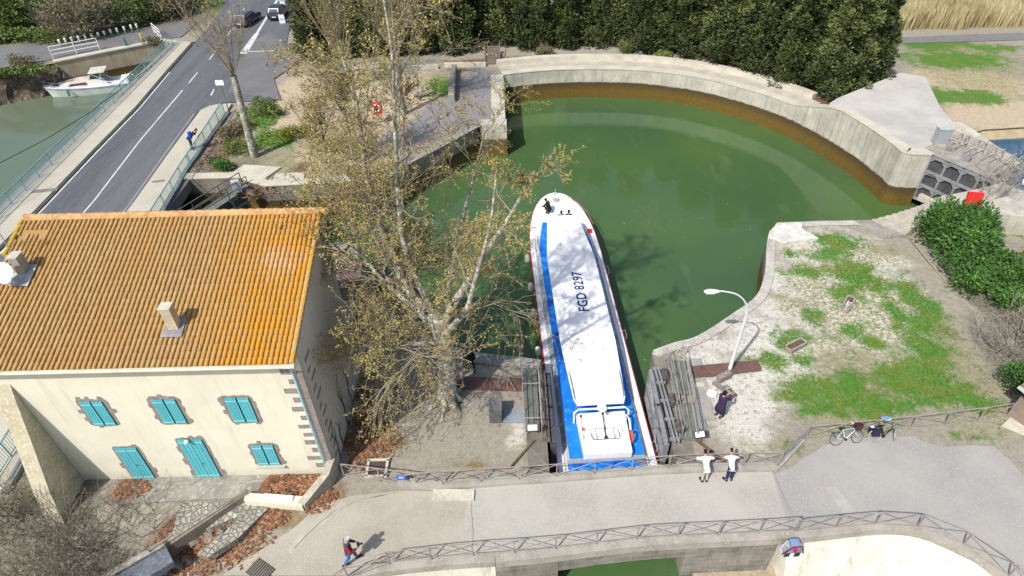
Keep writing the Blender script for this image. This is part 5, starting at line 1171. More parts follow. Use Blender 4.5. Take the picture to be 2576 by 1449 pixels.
for k in range(7):
    mb = MB(); mb.box((-1.5,68.3+k*.42,.1+.13*k),(1.5,.36,.16)); mb.build('step', M('step_brown', (.20,.16,.14), (.14,.11,.10)), stp, world=True)
for s in (-.8,.8): mb = MB(); mb.tube([(-1.5+s,68.2,.5),(-1.5+s,71.2,1.4)],.06,6); mb.build('side_rail', M('step_brown', (.20,.16,.14)), stp, world=True)
r = thing('kerb_wall', 'low cream kerb wall at the back of the grass under the conifers', 'kerb'); mb = MB(); mb.box((-4.4,67.7,.2),(4.4,.35,.45),-.03); mb.box((-11.5,67.3,.2),(8.5,.35,.4),.02); mb.build('kerb_body', concrete_pale, r)
lr = thing('life_ring_stand', 'red life ring stand with a white ring seen through the plane tree', 'life ring', (-11.7,54.7,0))
mb = MB(); mb.lathe((0,0,0),[(.0,0)],3) if 0 else None
c0 = Vector((-11.7,54.6,1.5)); Rg = Matrix.Rotation(radians(-20),3,'X')
mb.box(c0, (.95,.16,1.15), R=Rg); mb.build('backboard', red_paint, lr, world=True, bevel=.06)
mb = MB(); rr = []
for k in range(20):
    a = 2*pi*k/20; ce = c0+Rg@Vector((0,-.16,0)); rr.append([ce+Rg@Vector(((.3+.08*cos(t))*cos(a), -.08*sin(t), (.3+.08*cos(t))*sin(a))) for t in [2*pi*j/6 for j in range(6)]])
rr.append(rr[0]); mb.loft(rr, caps=False); mb.build('ring', white_paint, lr, world=True)
mb = MB(); mb.cyl((-11.7,54.75,0),(-11.7,54.75,1.2),.05,n=6); mb.build('post', red_paint, lr, world=True)
for i, (x, y) in enumerate(((-9.05,27.6),(-8.95,26.5))):
    rr0 = thing('hydrant_post', ('dark red fire hydrant post nearest the basin behind the house corner', 'smaller dark red hydrant post nearer the house gable')[i], 'hydrant', (x,y,0), 0, 'red posts behind the plane tree')
    s = 1-.25*i; mb = MB(); mb.lathe((x,y,0),[(.12*s,0),(.12*s,.5*s),(.2*s,.55*s),(.22*s,.95*s),(.14*s,1.08*s),(0,1.1*s)],10); mb.build('body', M('hydrant_red', (.45,.02,.02), rough=.4), rr0, world=True)
    mb = MB(); mb.cyl((x-.3*s,y,.75*s),(x+.3*s,y,.75*s),.06,n=8); mb.build('outlet', maroon_paint, rr0, world=True)
# blue notice beside the railing gap
nb = thing('notice_board', 'small blue notice board hanging on the railing gap by the house', 'notice', (-5.3,17.1,0)); mb = MB(); mb.box((-5.3,17.05,.55),(.42,.03,.22),0,R=Matrix.Rotation(radians(-35),3,'X')); mb.build('board', M('notice_blue', (.02,.12,.60)), nb, world=True)
mb = MB(); 
for k in range(3): mb.box((-5.3,17.03,.50+.05*k),(.22,.03,.015),R=Matrix.Rotation(radians(-35),3,'X'))
mb.build('white_lines', white_paint, nb, world=True); mb = MB(); mb.cyl((-5.3,17.1,0),(-5.3,17.1,.5),.02,n=5); mb.build('post', steel_grey, nb, world=True)
# cover and stone frames near the gable
for i, (x, y, w) in enumerate(((-6.6,17.9,.9),(-6.4,22.6,.85))):
    r = thing('pit_cover', ('stone-framed pit cover next to the short railing', 'dark brown framed pit cover under the plane tree')[i], 'pit cover', (x,y,0)); mb = MB()
    for dx, dy, sx_, sy_ in ((0,-w/2,w+.16,.12),(0,w/2,w+.16,.12),(-w/2,0,.12,w),(w/2,0,.12,w)): mb.box((x+dx,y+dy,.08),(sx_,sy_,.12))
    mb.build('frame', concrete_pale, r, world=True); mb = MB(); mb.box((x,y,.06),(w-.1,w-.1,.06)); mb.build('lid', M('pit_brown', (.10,.06,.055)), r, world=True)
mb = MB(); mb.loft([[(-7.3,22.9,0),(-7.3,22.9,.75),(-6.95,22.9,.75),(-6.95,22.9,0)],[(-7.3,21.8,0),(-7.2,21.9,.6),(-7.0,21.9,.6),(-6.95,21.8,0)]]); tag(mb.build('stone_post', stone_grey), 'leaning pale stone slab against the dark foot of the gable', 'stone slab')
# canal boat sign on the white wall: a board with two dark feet panels and a red disc
sg = thing('canal_sign', 'boxed navigation sign with a red disc and two dark flaps on the white wall', 'sign', (12.1,14.0,-1))
Rs = Matrix.Rotation(radians(4),3,'Z'); c0 = Vector((0,0,0)); k0 = len(bpy.data.objects)
mb = MB(); mb.add([c0+Vector(v) for v in ((-.75,0,-.5),(.75,.05,-.5),(.3,-.1,.45),(-.35,-.15,.45))]+[c0+Vector(v) for v in ((-.75,.5,-.5),(.75,.55,-.5),(.3,.5,.45),(-.35,.5,.45))], [(0,1,2,3),(7,6,5,4),(0,4,5,1),(1,5,6,2),(2,6,7,3),(3,7,4,0)]); mb.build('panel', M('sign_bluegrey', (.16,.24,.38), (.22,.33,.48), s1=2), sg)
mb = MB(); mb.tube([c0+Vector((-.8,-.03,-.5)),c0+Vector((-.37,-.18,.5)),c0+Vector((.32,-.13,.5)),c0+Vector((.8,.02,-.5))],.045,6); mb.build('white_border', white_paint, sg)
q = Vector((-.0,-1,.28)).normalized(); mb.cyl(c0+Vector((-.08,-.13,.12)), c0+Vector((-.08,-.17,.13)), .17, n=16); mb.build('red_disc', M('disc_crimson', (.45,.01,.06)), sg)
for s in (-.38,.38): mb = MB(); mb.box(c0+Vector((s,.02,-.62)),(.42,.05,.42),R=Rs); mb.build('dark_flap', M('flap_black', (.03,.04,.045)), sg)
mb = MB(); mb.loft([[c0+Vector(v) for v in ((-.85,.05,-.45),(-.95,.4,-.3))],[c0+Vector(v) for v in ((-.55,-.1,.5),(-.62,.35,.55))]], close=False); mb.build('side_board', M('side_pale', (.45,.47,.5), (.2,.2,.25), s1=6, s2=12, lohi=(.45,.52)), sg)
sg.location = onp(2000,1382,(0,13.35,0),(0,1,0)); sg.scale = (.56,.6,.75)
ln = thing('lean_to', 'low lean-to with purple-brown ribbed tiles behind the house gable', 'lean-to', (-10.3,31.2,0))
mb = MB(); mb.box((-10.4,31.3,.45),(1.9,2.3,.9),.1); mb.build('wall', stone_grey, ln, world=True)
Rn = Matrix.Rotation(.1,3,'Z')@Matrix.Rotation(-.22,3,'Y'); c0 = Vector((-10.35,31.3,1.05)); mb = MB(); mb.box(c0,(2.1,2.5,.06),R=Rn)
for k in range(9): mb.cyl(c0+Rn@Vector((-1.05,-1.12+k*.28,.05)), c0+Rn@Vector((1.05,-1.12+k*.28,.05)), .09, n=7)
mb.build('roof', M('plum_tiles', (.20,.14,.14), (.15,.10,.10), (.27,.21,.20), s1=2, s2=8), ln, world=True)
# steps up to the raised bank
stp = thing('steps', 'broad flight of worn stone steps climbing past the green bush to the east gate', 'steps', (27,37,0))
sA = [Vector(p) for p in ((25.4,37.25,0),(26.9,37.4,0),(28.2,37.6,0),(29.3,37.75,0),(30.4,38.1,0))]; sB = [Vector(p) for p in ((26.9,35.4,0),(27.6,35.8,0),(28.3,36.1,0),(29.2,36.3,0),(30.4,36.4,0))]
ns = 13
mb = MB(); mb.add([(25.4,37.3,.13),(24.2,37.3,.13),(25.3,35.2,.13),(27.0,35.3,.13),(25.4,37.3,-.2),(24.2,37.3,-.2),(25.3,35.2,-.2),(27.0,35.3,-.2)], [(0,1,2,3),(7,6,5,4),(0,4,5,1),(1,5,6,2),(2,6,7,3),(3,7,4,0)]); mb.build('landing', stone_grey, stp, world=True)
def poly_at(P, t):
    t *= len(P)-1; i = min(int(t), len(P)-2); return P[i].lerp(P[i+1], t-i)
for k in range(ns):
    a0, a1 = poly_at(sA, k/ns), poly_at(sA, (k+1)/ns+.01); b0, b1 = poly_at(sB, k/ns), poly_at(sB, (k+1)/ns+.01); z = .13+(k+1)*1.38/ns
    mb = MB(); mb.add([(a0.x,a0.y,z),(b0.x,b0.y,z),(b1.x,b1.y,z),(a1.x,a1.y,z),(a0.x,a0.y,-3.4),(b0.x,b0.y,-.2),(b1.x,b1.y,-.2),(a1.x,a1.y,-3.4)], [(0,1,2,3),(7,6,5,4),(0,4,5,1),(1,5,6,2),(2,6,7,3),(3,7,4,0)]); mb.build('step', M('step_stone', (.42,.39,.33), (.32,.30,.26), (.5,.47,.4), s1=2, s2=8), stp, world=True)
mb = MB(); mb.tube([(27.0,35.2,.12),(27.0,32.5,.1),(27.1,28.8,.1),(27.6,26.8,.1),(27.6,24.9,.08)],.05,5); tag(mb.build('garden_edging', M('edge_ochre', (.33,.27,.2), (.27,.22,.17))), 'pinkish edging strip along the foot of the large green bush', 'edging')
# timber shed at the right edge
sh = thing('shed', 'brown corrugated shed roof with a yellow gutter at the right edge', 'shed', (26.2,19.7,0))
mb = MB(); mb.box((26.6,19.9,.7),(3.2,2.4,1.4),radians(30)); mb.build('wall', M('shed_wall', (.25,.2,.16)), sh, world=True)
Rz = Matrix.Rotation(radians(35),3,'Z')@Matrix.Rotation(radians(14),3,'X'); c0 = Vector((26.5,20.1,1.75)); mb = MB()
mb.box(c0,(3.6,2.8,.05),R=Rz)
for k in range(16): 
    a = c0+Rz@Vector((-1.7+k*.226,-1.4,.05)); b_ = c0+Rz@Vector((-1.7+k*.226,1.4,.05)); mb.cyl(a,b_,.06,n=6)
mb.build('roof', M('shed_roof', (.26,.165,.13), (.20,.125,.10), (.33,.24,.2), s1=2, s2=10), sh, world=True)
mb = MB(); mb.cyl(c0+Rz@Vector((-1.75,-1.45,0)), c0+Rz@Vector((1.8,-1.45,0)), .1, n=8); mb.build('gutter', M('ochre_gutter', (.60,.36,.12)), sh, world=True)
mb = MB(); mb.box(c0+Rz@Vector((-1.85,0,.06)),(.14,2.9,.1),R=Rz); mb.build('verge_board', M('verge_pale', (.42,.55,.5)), sh, world=True)
slab('concrete_pad', [(24.0,19.5),(25.3,18.5),(27,15.5),(30,13),(34,12),(34,17),(29,19.5),(25,20.2)], -.1, .085, concrete_pale)
# ================================================================== across the canal
npath = [(-38.9,84.5),(-41.1,84.2),(-44.2,81.8),(-48.8,78.9),(-52.3,77.0),(-62,77.3),(-110,80),(-110,72),(-62,70.0),(-55.8,70.3),(-51.1,72.5),(-46.0,75.6),(-40.9,78.6),(-38.9,79)]
sheet('canal_path', npath, .07, asph2)
sheet('far_lane', [(36,71.2),(44.8,71.2),(57.4,71.4),(90,72),(140,80),(140,83),(90,75),(58.6,73.6),(49.4,73.4),(44.5,73.0),(36,72.6)], .05, M('lane_asphalt', (.20,.195,.20), (.17,.165,.17)))
bp = pts('156,119 171,116 187,113 204,110 221,107 237,104 253,101 268,97 284,93 300,90 318,86 335,81.5 349,79')
def bollard():
    r = thing('bollard', 'white-topped green bollard edging the canal path', 'bollard', (0,0,0), 0, 'row of bollards along the canal path')
    mb = MB(); mb.lathe((0,0,0),[(.13,0),(.13,.5),(.12,.52)],10); mb.build('lower_post', M('bollard_green', (.12,.30,.22)), r)
    mb = MB(); mb.lathe((0,0,.52),[(.15,0),(.19,.3),(.21,.42),(.16,.5),(0,.52)],10); mb.build('upper_post', white_paint, r); return r
b0 = bollard()
for i, p in enumerate(bp):
    o = b0 if i == 0 else copy_tree(b0); o.location = (p.x, p.y, .05); o.scale = (.72,.72,.85)
yb = thing('marker_post', 'yellow-topped marker post on the canal side of the path', 'marker post', tuple(at(361,107,.1))); mb = MB(); mb.lathe((0,0,0),[(.12,0),(.12,.5)],8); mb.build('lower_post', M('bollard_green', (.12,.30,.22)), yb); mb = MB(); mb.lathe((0,0,.5),[(.14,0),(.15,.5),(0,.55)],8); mb.build('upper_post', M('post_yellow', (.62,.60,.08)), yb)
yb = thing('marker_post', 'dark green marker post on the coping by the canal path', 'marker post', tuple(at(319,117,.1))); mb = MB(); mb.lathe((0,0,0),[(.14,0),(.14,.95),(0,1.0)],8); mb.build('post_body', M('post_teal', (.06,.20,.18)), yb)
for lab, a, b_ in (('white tubular barrier at the canal end of the path', (-51.0,72.9), (-46.9,75.4)), ('white tubular barrier standing where the path meets the road', (-42.6,80.3), (-40.7,77.9))):
    r = thing('barrier', lab, 'barrier', (0,0,0), 0); a = Vector((*a,.07)); b_ = Vector((*b_,.07))
    for t in (0,.5,1): p = a.lerp(b_, t); mb = MB(); mb.cyl(p, p+Vector((0,0,1.3)), .05, n=6); mb.build('post', white_paint, r)
    for h in (.45,.88,1.3): mb = MB(); mb.cyl(a+Vector((0,0,h)), b_+Vector((0,0,h)), .045, n=6); mb.build('rail', white_paint, r)
sn = thing('road_sign', 'back of a small white sign on a tall grey post at the bridge end', 'road sign', (-26.35,57.7,0)); mb = MB(); mb.cyl((-26.35,57.7,0),(-26.35,57.7,3.0),.05,n=6); mb.build('post', steel_grey, sn, world=True); mb = MB(); mb.box((-26.35,57.65,2.95),(.75,.04,.45),R=Matrix.Rotation(radians(-10),3,'X')); mb.build('sign_board', white_paint, sn, world=True)
cb = bpy.data.objects; mb = MB(); P = [onp(-60,425,(0,36,0),(0,1,0)), onp(60,372,(0,41,0),(0,1,0)), onp(250,262,(0,52,0),(0,1,0)), onp(420,150,(0,66,0),(0,1,0))]
mb = MB(); A = Vector((-39.6,30,1.0)); cab_a = at(-10,415,3.2); cab_b = at(225,283,3.2); mb.tube([cab_a+(cab_a-cab_b)*.4, cab_a, cab_a.lerp(cab_b,.5)-Vector((0,0,.15)), cab_b, cab_b+(cab_b-cab_a)*.9+Vector((0,0,.9))], .025, 4); tag(mb.build('overhead_cable', black_rubber), 'black overhead cable crossing the canal beside the road bridge', 'cable')
# ================================================================== PEOPLE
def skin_mesh(name, joints, bones, mat, parent, sub=2, root=None):
    """one continuous surface grown over a chain of joints"""
    names = list(joints); me = bpy.data.meshes.new(name)
    me.from_pydata([joints[k][0] for k in names], [(names.index(a), names.index(b_)) for a, b_ in bones], [])
    o = bpy.data.objects.new(name, me); C.objects.link(o)
    md = o.modifiers.new('s', 'SKIN'); md.use_smooth_shade = True
    sv = me.skin_vertices[0].data
    for i, k in enumerate(names):
        r = joints[k][1]; sv[i].radius = r if isinstance(r, tuple) else (r, r); sv[i].use_root = (k == (root or names[0]))
    if sub: o.modifiers.new('d', 'SUBSURF').levels = sub
    bpy.context.view_layer.update()
    m2 = bpy.data.meshes.new_from_object(o.evaluated_get(bpy.context.evaluated_depsgraph_get()))
    bpy.data.objects.remove(o); m2.materials.clear(); m2.materials.append(mat); m2.name = name
    for p in m2.polygons: p.use_smooth = True
    ob = bpy.data.objects.new(name, m2); C.objects.link(ob); ob.parent = parent; return ob
skin_m = M('skin', (.48,.27,.19), (.43,.24,.17), s1=8, s2=30, rough=.6)
def lerp(a, b_, t): return Vector(a).lerp(Vector(b_), t)
def person(label, loc, rz, J, shirt, trousers, hair, shoes=None, coat=False, short=False, hatlike=False, group=None, extra=None, scale=1.0):
    """J overrides joint positions of the standing default (x right, y ahead, z up)"""
    r = thing('person', label, 'person', loc, rz, group); r.scale = (scale,)*3
    D = dict(pelvis=(0,0,.95), waist=(0,.01,1.08), chest=(0,.0,1.30), neck=(0,.01,1.47), head=(0,.03,1.60), top=(0,.02,1.70),
             ls=(-.18,0,1.40), le=(-.24,-.02,1.13), lw=(-.25,.06,.89), rs=(.18,0,1.40), re=(.24,-.02,1.13), rw=(.25,.06,.89),
             lh=(-.09,0,.90), lk=(-.11,.03,.50), la=(-.12,-.01,.09), lt=(-.13,.15,.03), rh=(.09,0,.90), rk=(.11,.03,.50), ra=(.12,-.01,.09), rt=(.13,.15,.03))
    D.update(J); V_ = {k: Vector(v) for k, v in D.items()}
    jt = {k: (V_[k], q) for k, q in dict(pelvis=(.135,.10), waist=(.125,.09), chest=(.15,.10), neck=.055, head=(.075,.088), top=(.062,.07), ls=.06, le=.042, lw=.030, rs=.06, re=.042, rw=.030,
        lh=.085, lk=.056, la=.040, lt=.032, rh=.085, rk=.056, ra=.040, rt=.032).items()}
    bones = [('pelvis','waist'),('waist','chest'),('chest','neck'),('neck','head'),('head','top'),('chest','ls'),('ls','le'),('le','lw'),('chest','rs'),('rs','re'),('re','rw'),('pelvis','lh'),('lh','lk'),('lk','la'),('la','lt'),('pelvis','rh'),('rh','rk'),('rk','ra'),('ra','rt')]
    # nose, ears and fingers
    fwd = Vector(J.get('_face', (0,1,0))).normalized(); side = fwd.cross(Vector((0,0,1))).normalized(); hd = V_['head']
    jt['nose'] = (hd+fwd*.115, .014); bones.append(('head','nose'))
    for s, k in ((1,'er'),(-1,'el')): jt[k] = (hd+side*s*.092, .016); bones.append(('head', k))
    for w, e in (('lw','le'),('rw','re')):
        d = (V_[w]-V_[e]).normalized(); u = d.orthogonal().normalized(); palm = V_[w]+d*.07
        jt[w+'p'] = (palm, (.030,.016)); bones.append((w, w+'p'))
        for f in range(4):
            k0 = palm+d*.03+u*(-.024+.016*f); jt[f'{w}f{f}'] = (k0, .0085); bones.append((w+'p', f'{w}f{f}'))
            k1 = k0+d*(.045-.006*abs(f-1.4))-d.cross(u)*.02; jt[f'{w}g{f}'] = (k1, .0075); bones.append((f'{w}f{f}', f'{w}g{f}'))
        jt[w+'t'] = (palm-d*.02+u*.045, .010); bones.append((w+'p', w+'t')); jt[w+'u'] = (palm+d*.02+u*.055, .009); bones.append((w+'t', w+'u'))
    skin_mesh('body', jt, bones, skin_m, r)
    st = {k: (jt[k][0], tuple(x+.022 for x in (jt[k][1] if isinstance(jt[k][1], tuple) else (jt[k][1],)*2))) for k in ('waist','chest','ls','le','rs','re','pelvis')}
    st['hem'] = (V_['pelvis']+(V_['pelvis']-V_['waist'])*.3, (.155,.125))
    st['coll'] = (lerp(V_['chest'], V_['neck'], .75), (.075,.07))
    sb = [('waist','chest'),('pelvis','waist'),('pelvis','hem'),('chest','coll'),('chest','ls'),('ls','le'),('chest','rs'),('rs','re')]
    for w, e in (('lw','le'),('rw','re')):
        t = .25 if short else .93
        if short: st[e] = (lerp(V_[w[0]+'s'], V_[e], .7), .07)
        else: st[w+'c'] = (lerp(V_[e], V_[w], t), .046); sb.append((e, w+'c'))
    if coat:
        st['hem'] = (lerp(V_['pelvis'], (V_['lk']+V_['rk'])/2, .55), (.19,.16)); st['hem2'] = (lerp(V_['pelvis'], (V_['lk']+V_['rk'])/2, 1.0), (.20,.18)); sb.append(('hem','hem2'))
    so_ = skin_mesh('coat' if coat else 'shirt', st, sb, shirt, r, root='pelvis')
    tr = {k: (jt[k][0], .105) for k in ('lh','rh')}; tr['pelvis'] = (V_['pelvis'], (.145,.11))
    for k in ('lk','rk'): tr[k] = (V_[k], .075)
    for s in 'lr': tr[s+'c'] = (lerp(V_[s+'k'], V_[s+'a'], .93), .060)
    skin_mesh('trousers', tr, [('pelvis','lh'),('pelvis','rh'),('lh','lk'),('rh','rk'),('lk','lc'),('rk','rc')], trousers, r, root='pelvis')
    hm = {'a': (V_['head']+Vector((0,0,.045))-fwd*.025, (.088,.10)), 'b': (V_['top']+Vector((0,0,.005))-fwd*.015, (.07,.085)), 'c': (V_['neck'].lerp(V_['head'],.55)-fwd*.045, (.065,.05))}
    if hatlike: hm['v'] = (V_['head']+Vector((0,0,.07))+fwd*.12, (.06,.012)); 
    skin_mesh('cap' if hatlike else 'hair', hm, [('a','b'),('a','c')]+([('a','v')] if hatlike else []), hair, r, root='a')
    mb = MB()
    for s in 'lr':
        a, t = V_[s+'a'], V_[s+'t']; d = (t-a); d.z = 0; d.normalize() if d.length > .01 else None
        c = lerp(a, t, .45); c.z = min(a.z, t.z)+.025; mb.box(c, (.10,.29,.085), atan2(d.y, d.x)-pi/2 if d.length > .01 else 0)
    mb.build('shoes', shoes or black_rubber, r, bevel=.02)
    if extra: extra(r, V_)
    return r
c_white = M('shirt_white', (.85,.87,.87), (.78,.8,.82), rough=.8); c_lav = M('shirt_pale_stripe', (.66,.69,.80), (.55,.58,.70), s1=1, s2=30, rough=.8)
c_khaki = M('trouser_khaki', (.42,.40,.33), (.35,.33,.27)); c_navy = M('cloth_navy', (.02,.022,.06)); c_black = M('cloth_black', (.014,.014,.018)); c_jean = M('cloth_jeans', (.045,.17,.42), (.03,.12,.32))
h_dark = M('hair_dark', (.015,.01,.01)); h_white = M('hair_white', (.70,.68,.66), (.5,.48,.47)); c_plum = M('coat_plum', (.045,.018,.05), (.03,.02,.07)); c_grey = M('cloth_grey', (.075,.075,.09)); c_slate = M('trouser_slate', (.12,.15,.22))
lean = dict(pelvis=(0,.02,.92), waist=(0,.14,1.03), chest=(0,.36,1.20), neck=(0,.54,1.34), head=(0,.69,1.44), top=(0,.76,1.53), ls=(-.19,.42,1.27), rs=(.19,.42,1.27),
            le=(-.43,.44,1.20), lw=(-.25,.64,1.10), re=(.43,.44,1.20), rw=(.25,.64,1.10), lh=(-.09,.0,.88), rh=(.09,0,.88), lk=(-.10,.0,.48), rk=(.10,.0,.48), la=(-.11,-.06,.09), ra=(.11,-.06,.09), lt=(-.16,.08,.03), rt=(.13,.10,.03))
def belt_x(r, V_):
    mb = MB(); c = V_['pelvis'].lerp(V_['waist'], .15); mb.lathe(c, [(.16,-.02),(.165,0),(.16,.02)], 12); mb.build('belt', dark_metal, r)
person('man in a white shirt and khaki trousers leaning on the bridge railing', (8.62,16.82,.08), 0, lean, c_white, c_khaki, h_dark, extra=belt_x, scale=.93)
ln2 = dict(lean); ln2.update(lk=(-.13,-.02,.48), la=(-.16,-.10,.09), lt=(-.26,.0,.03), head=(.02,.68,1.45), top=(.0,.74,1.54))
person('man in a pale striped polo shirt and black cap leaning on the bridge railing', (9.78,16.86,.08), radians(-3), ln2, c_lav, c_navy, h_dark, short=True, hatlike=True, scale=.91)
photo = dict(le=(-.22,.22,1.26), lw=(-.07,.33,1.50), re=(.22,.22,1.26), rw=(.07,.33,1.50), head=(0,.05,1.60))
def camera_x(r, V_):
    mb = MB(); mb.loft([[(a_*cos(t), .0+b_*sin(t), z) for t in [2*pi*j/16 for j in range(16)]] for a_, b_, z in ((.13,.11,1.46),(.215,.15,1.38),(.21,.165,1.15),(.20,.165,.98),(.235,.20,.75),(.27,.23,.46))]); mb.build('coat_body', c_plum, r, smooth=True)
    mb = MB(); mb.box(V_['lw'].lerp(V_['rw'], .5)+Vector((0,.07,.06)), (.15,.07,.10)); mb.build('camera', black_rubber, r)
person('person in a dark plum knee-length coat holding a camera up beside the right gate', (10.25,20.5,.05), radians(-55), photo, c_plum, c_slate, h_dark, coat=True, extra=camera_x, scale=1.06)
walk = dict(lk=(-.10,.16,.52), la=(-.10,.22,.10), lt=(-.10,.40,.05), rk=(.10,-.06,.50), ra=(.10,-.30,.13), rt=(.10,-.18,.03), le=(-.26,.12,1.15), lw=(-.16,.34,1.08), re=(.26,.10,1.15), rw=(.14,.34,1.08), chest=(0,.03,1.30), neck=(0,.05,1.46), head=(0,.08,1.60), top=(0,.08,1.70))
def vest_x(r, V_):
    sh = [c for c in r.children if c.name.startswith('shirt')][0]; bm = bmesh.new(); bm.from_mesh(sh.data); bm.normal_update()
    for v in bm.verts: v.co += v.normal*.014
    bmesh.ops.delete(bm, geom=[f for f in bm.faces if abs(f.calc_center_median().x) > .205], context='FACES')
    me = bpy.data.meshes.new('waistcoat'); bm.to_mesh(me); bm.free(); me.materials.clear(); me.materials.append(c_grey); ob = bpy.data.objects.new('waistcoat', me); C.objects.link(ob); ob.parent = r
    mb = MB(); c = V_['lw'].lerp(V_['rw'], .5)+Vector((0,.08,0)); mb.box(c, (.16,.09,.11)); mb.cyl(c+Vector((0,.04,0)), c+Vector((0,.18,-.02)), .04, n=10); mb.build('camera', black_rubber, r)
person('white-haired man in red sleeves, dark waistcoat and blue jeans walking with a camera', (-7.0,13.35,.06), radians(-72), walk, M('shirt_red', (.55,.012,.03)), c_jean, h_white, extra=vest_x, scale=1.06)
person('person in black clothes standing behind the big plane tree trunk', (-2.35,24.05,.05), radians(170), dict(la=(-.2,0,.09), lt=(-.22,.15,.03), lk=(-.17,.02,.5), ra=(.2,0,.09), rt=(.22,.15,.03), rk=(.17,.02,.5)), c_black, c_black, h_dark)
def pack_x(r, V_):
    mb = MB(); c = V_['chest']-Vector((0,.22,.08)); mb.box(c, (.34,.22,.50)); mb.build('backpack', M('pack_blue', (.01,.08,.62)), r, bevel=.06)
ph2 = dict(lean); ph2.update(le=(-.24,.55,1.22), lw=(-.08,.66,1.38), re=(.24,.55,1.22), rw=(.08,.66,1.38))
person('walker with a blue backpack photographing over the road bridge railing', (-27.0,50.2,.2), radians(-80), ph2, c_black, c_grey, h_dark, extra=pack_x, scale=1.15)
sit = dict(pelvis=(0,0,.45), waist=(0,.0,.58), chest=(0,.03,.82), neck=(0,.05,.99), head=(0,.08,1.12), top=(0,.08,1.22), ls=(-.18,.02,.92), rs=(.18,.02,.92), le=(-.26,.12,.68), lw=(-.16,.34,.60), re=(.26,.12,.68), rw=(.16,.34,.60),
           lh=(-.09,.02,.44), rh=(.09,.02,.44), lk=(-.12,.44,.48), rk=(.12,.44,.48), la=(-.12,.46,.09), ra=(.12,.46,.09), lt=(-.12,.6,.04), rt=(.12,.6,.04))
crouch = dict(sit); crouch.update(pelvis=(0,-.05,.42), chest=(0,.12,.78), neck=(0,.22,.93), head=(0,.30,1.04), top=(0,.33,1.14), lk=(-.14,.3,.52), rk=(.14,.3,.52), la=(-.13,.0,.09), ra=(.13,.0,.09), lt=(-.13,.16,.03), rt=(.13,.16,.03), le=(-.26,.3,.62), lw=(-.12,.5,.45), re=(.26,.3,.62), rw=(.12,.5,.45), ls=(-.18,.14,.88), rs=(.18,.14,.88))
def on_boat(x, y, z):
    a = radians(2.2); return (4.57+x*cos(a)-y*sin(a), 18.1+x*sin(a)+y*cos(a), WZ+z)
person('crew member in black crouching on the white bow of the passenger boat', on_boat(-.75,23.0,1.9), radians(60), crouch, c_black, c_black, h_dark)
person('dark-haired passenger seated at the canopy front, nearer the middle of the boat', on_boat(-.05,21.0,2.03), 0, sit, c_navy, c_grey, h_dark, group='passengers under the canopy')
person('dark-haired passenger seated at the canopy front, nearer the right side of the boat', on_boat(.5,21.05,2.03), 0, sit, c_black, c_jean, h_dark, group='passengers under the canopy')
mb = MB(); mb.box(on_boat(.2,20.9,2.25), (2.0,.5,.36), radians(2.2)); tag(mb.build('deck_bench', blue_d), 'low blue box seat at the canopy front of the passenger boat', 'bench')

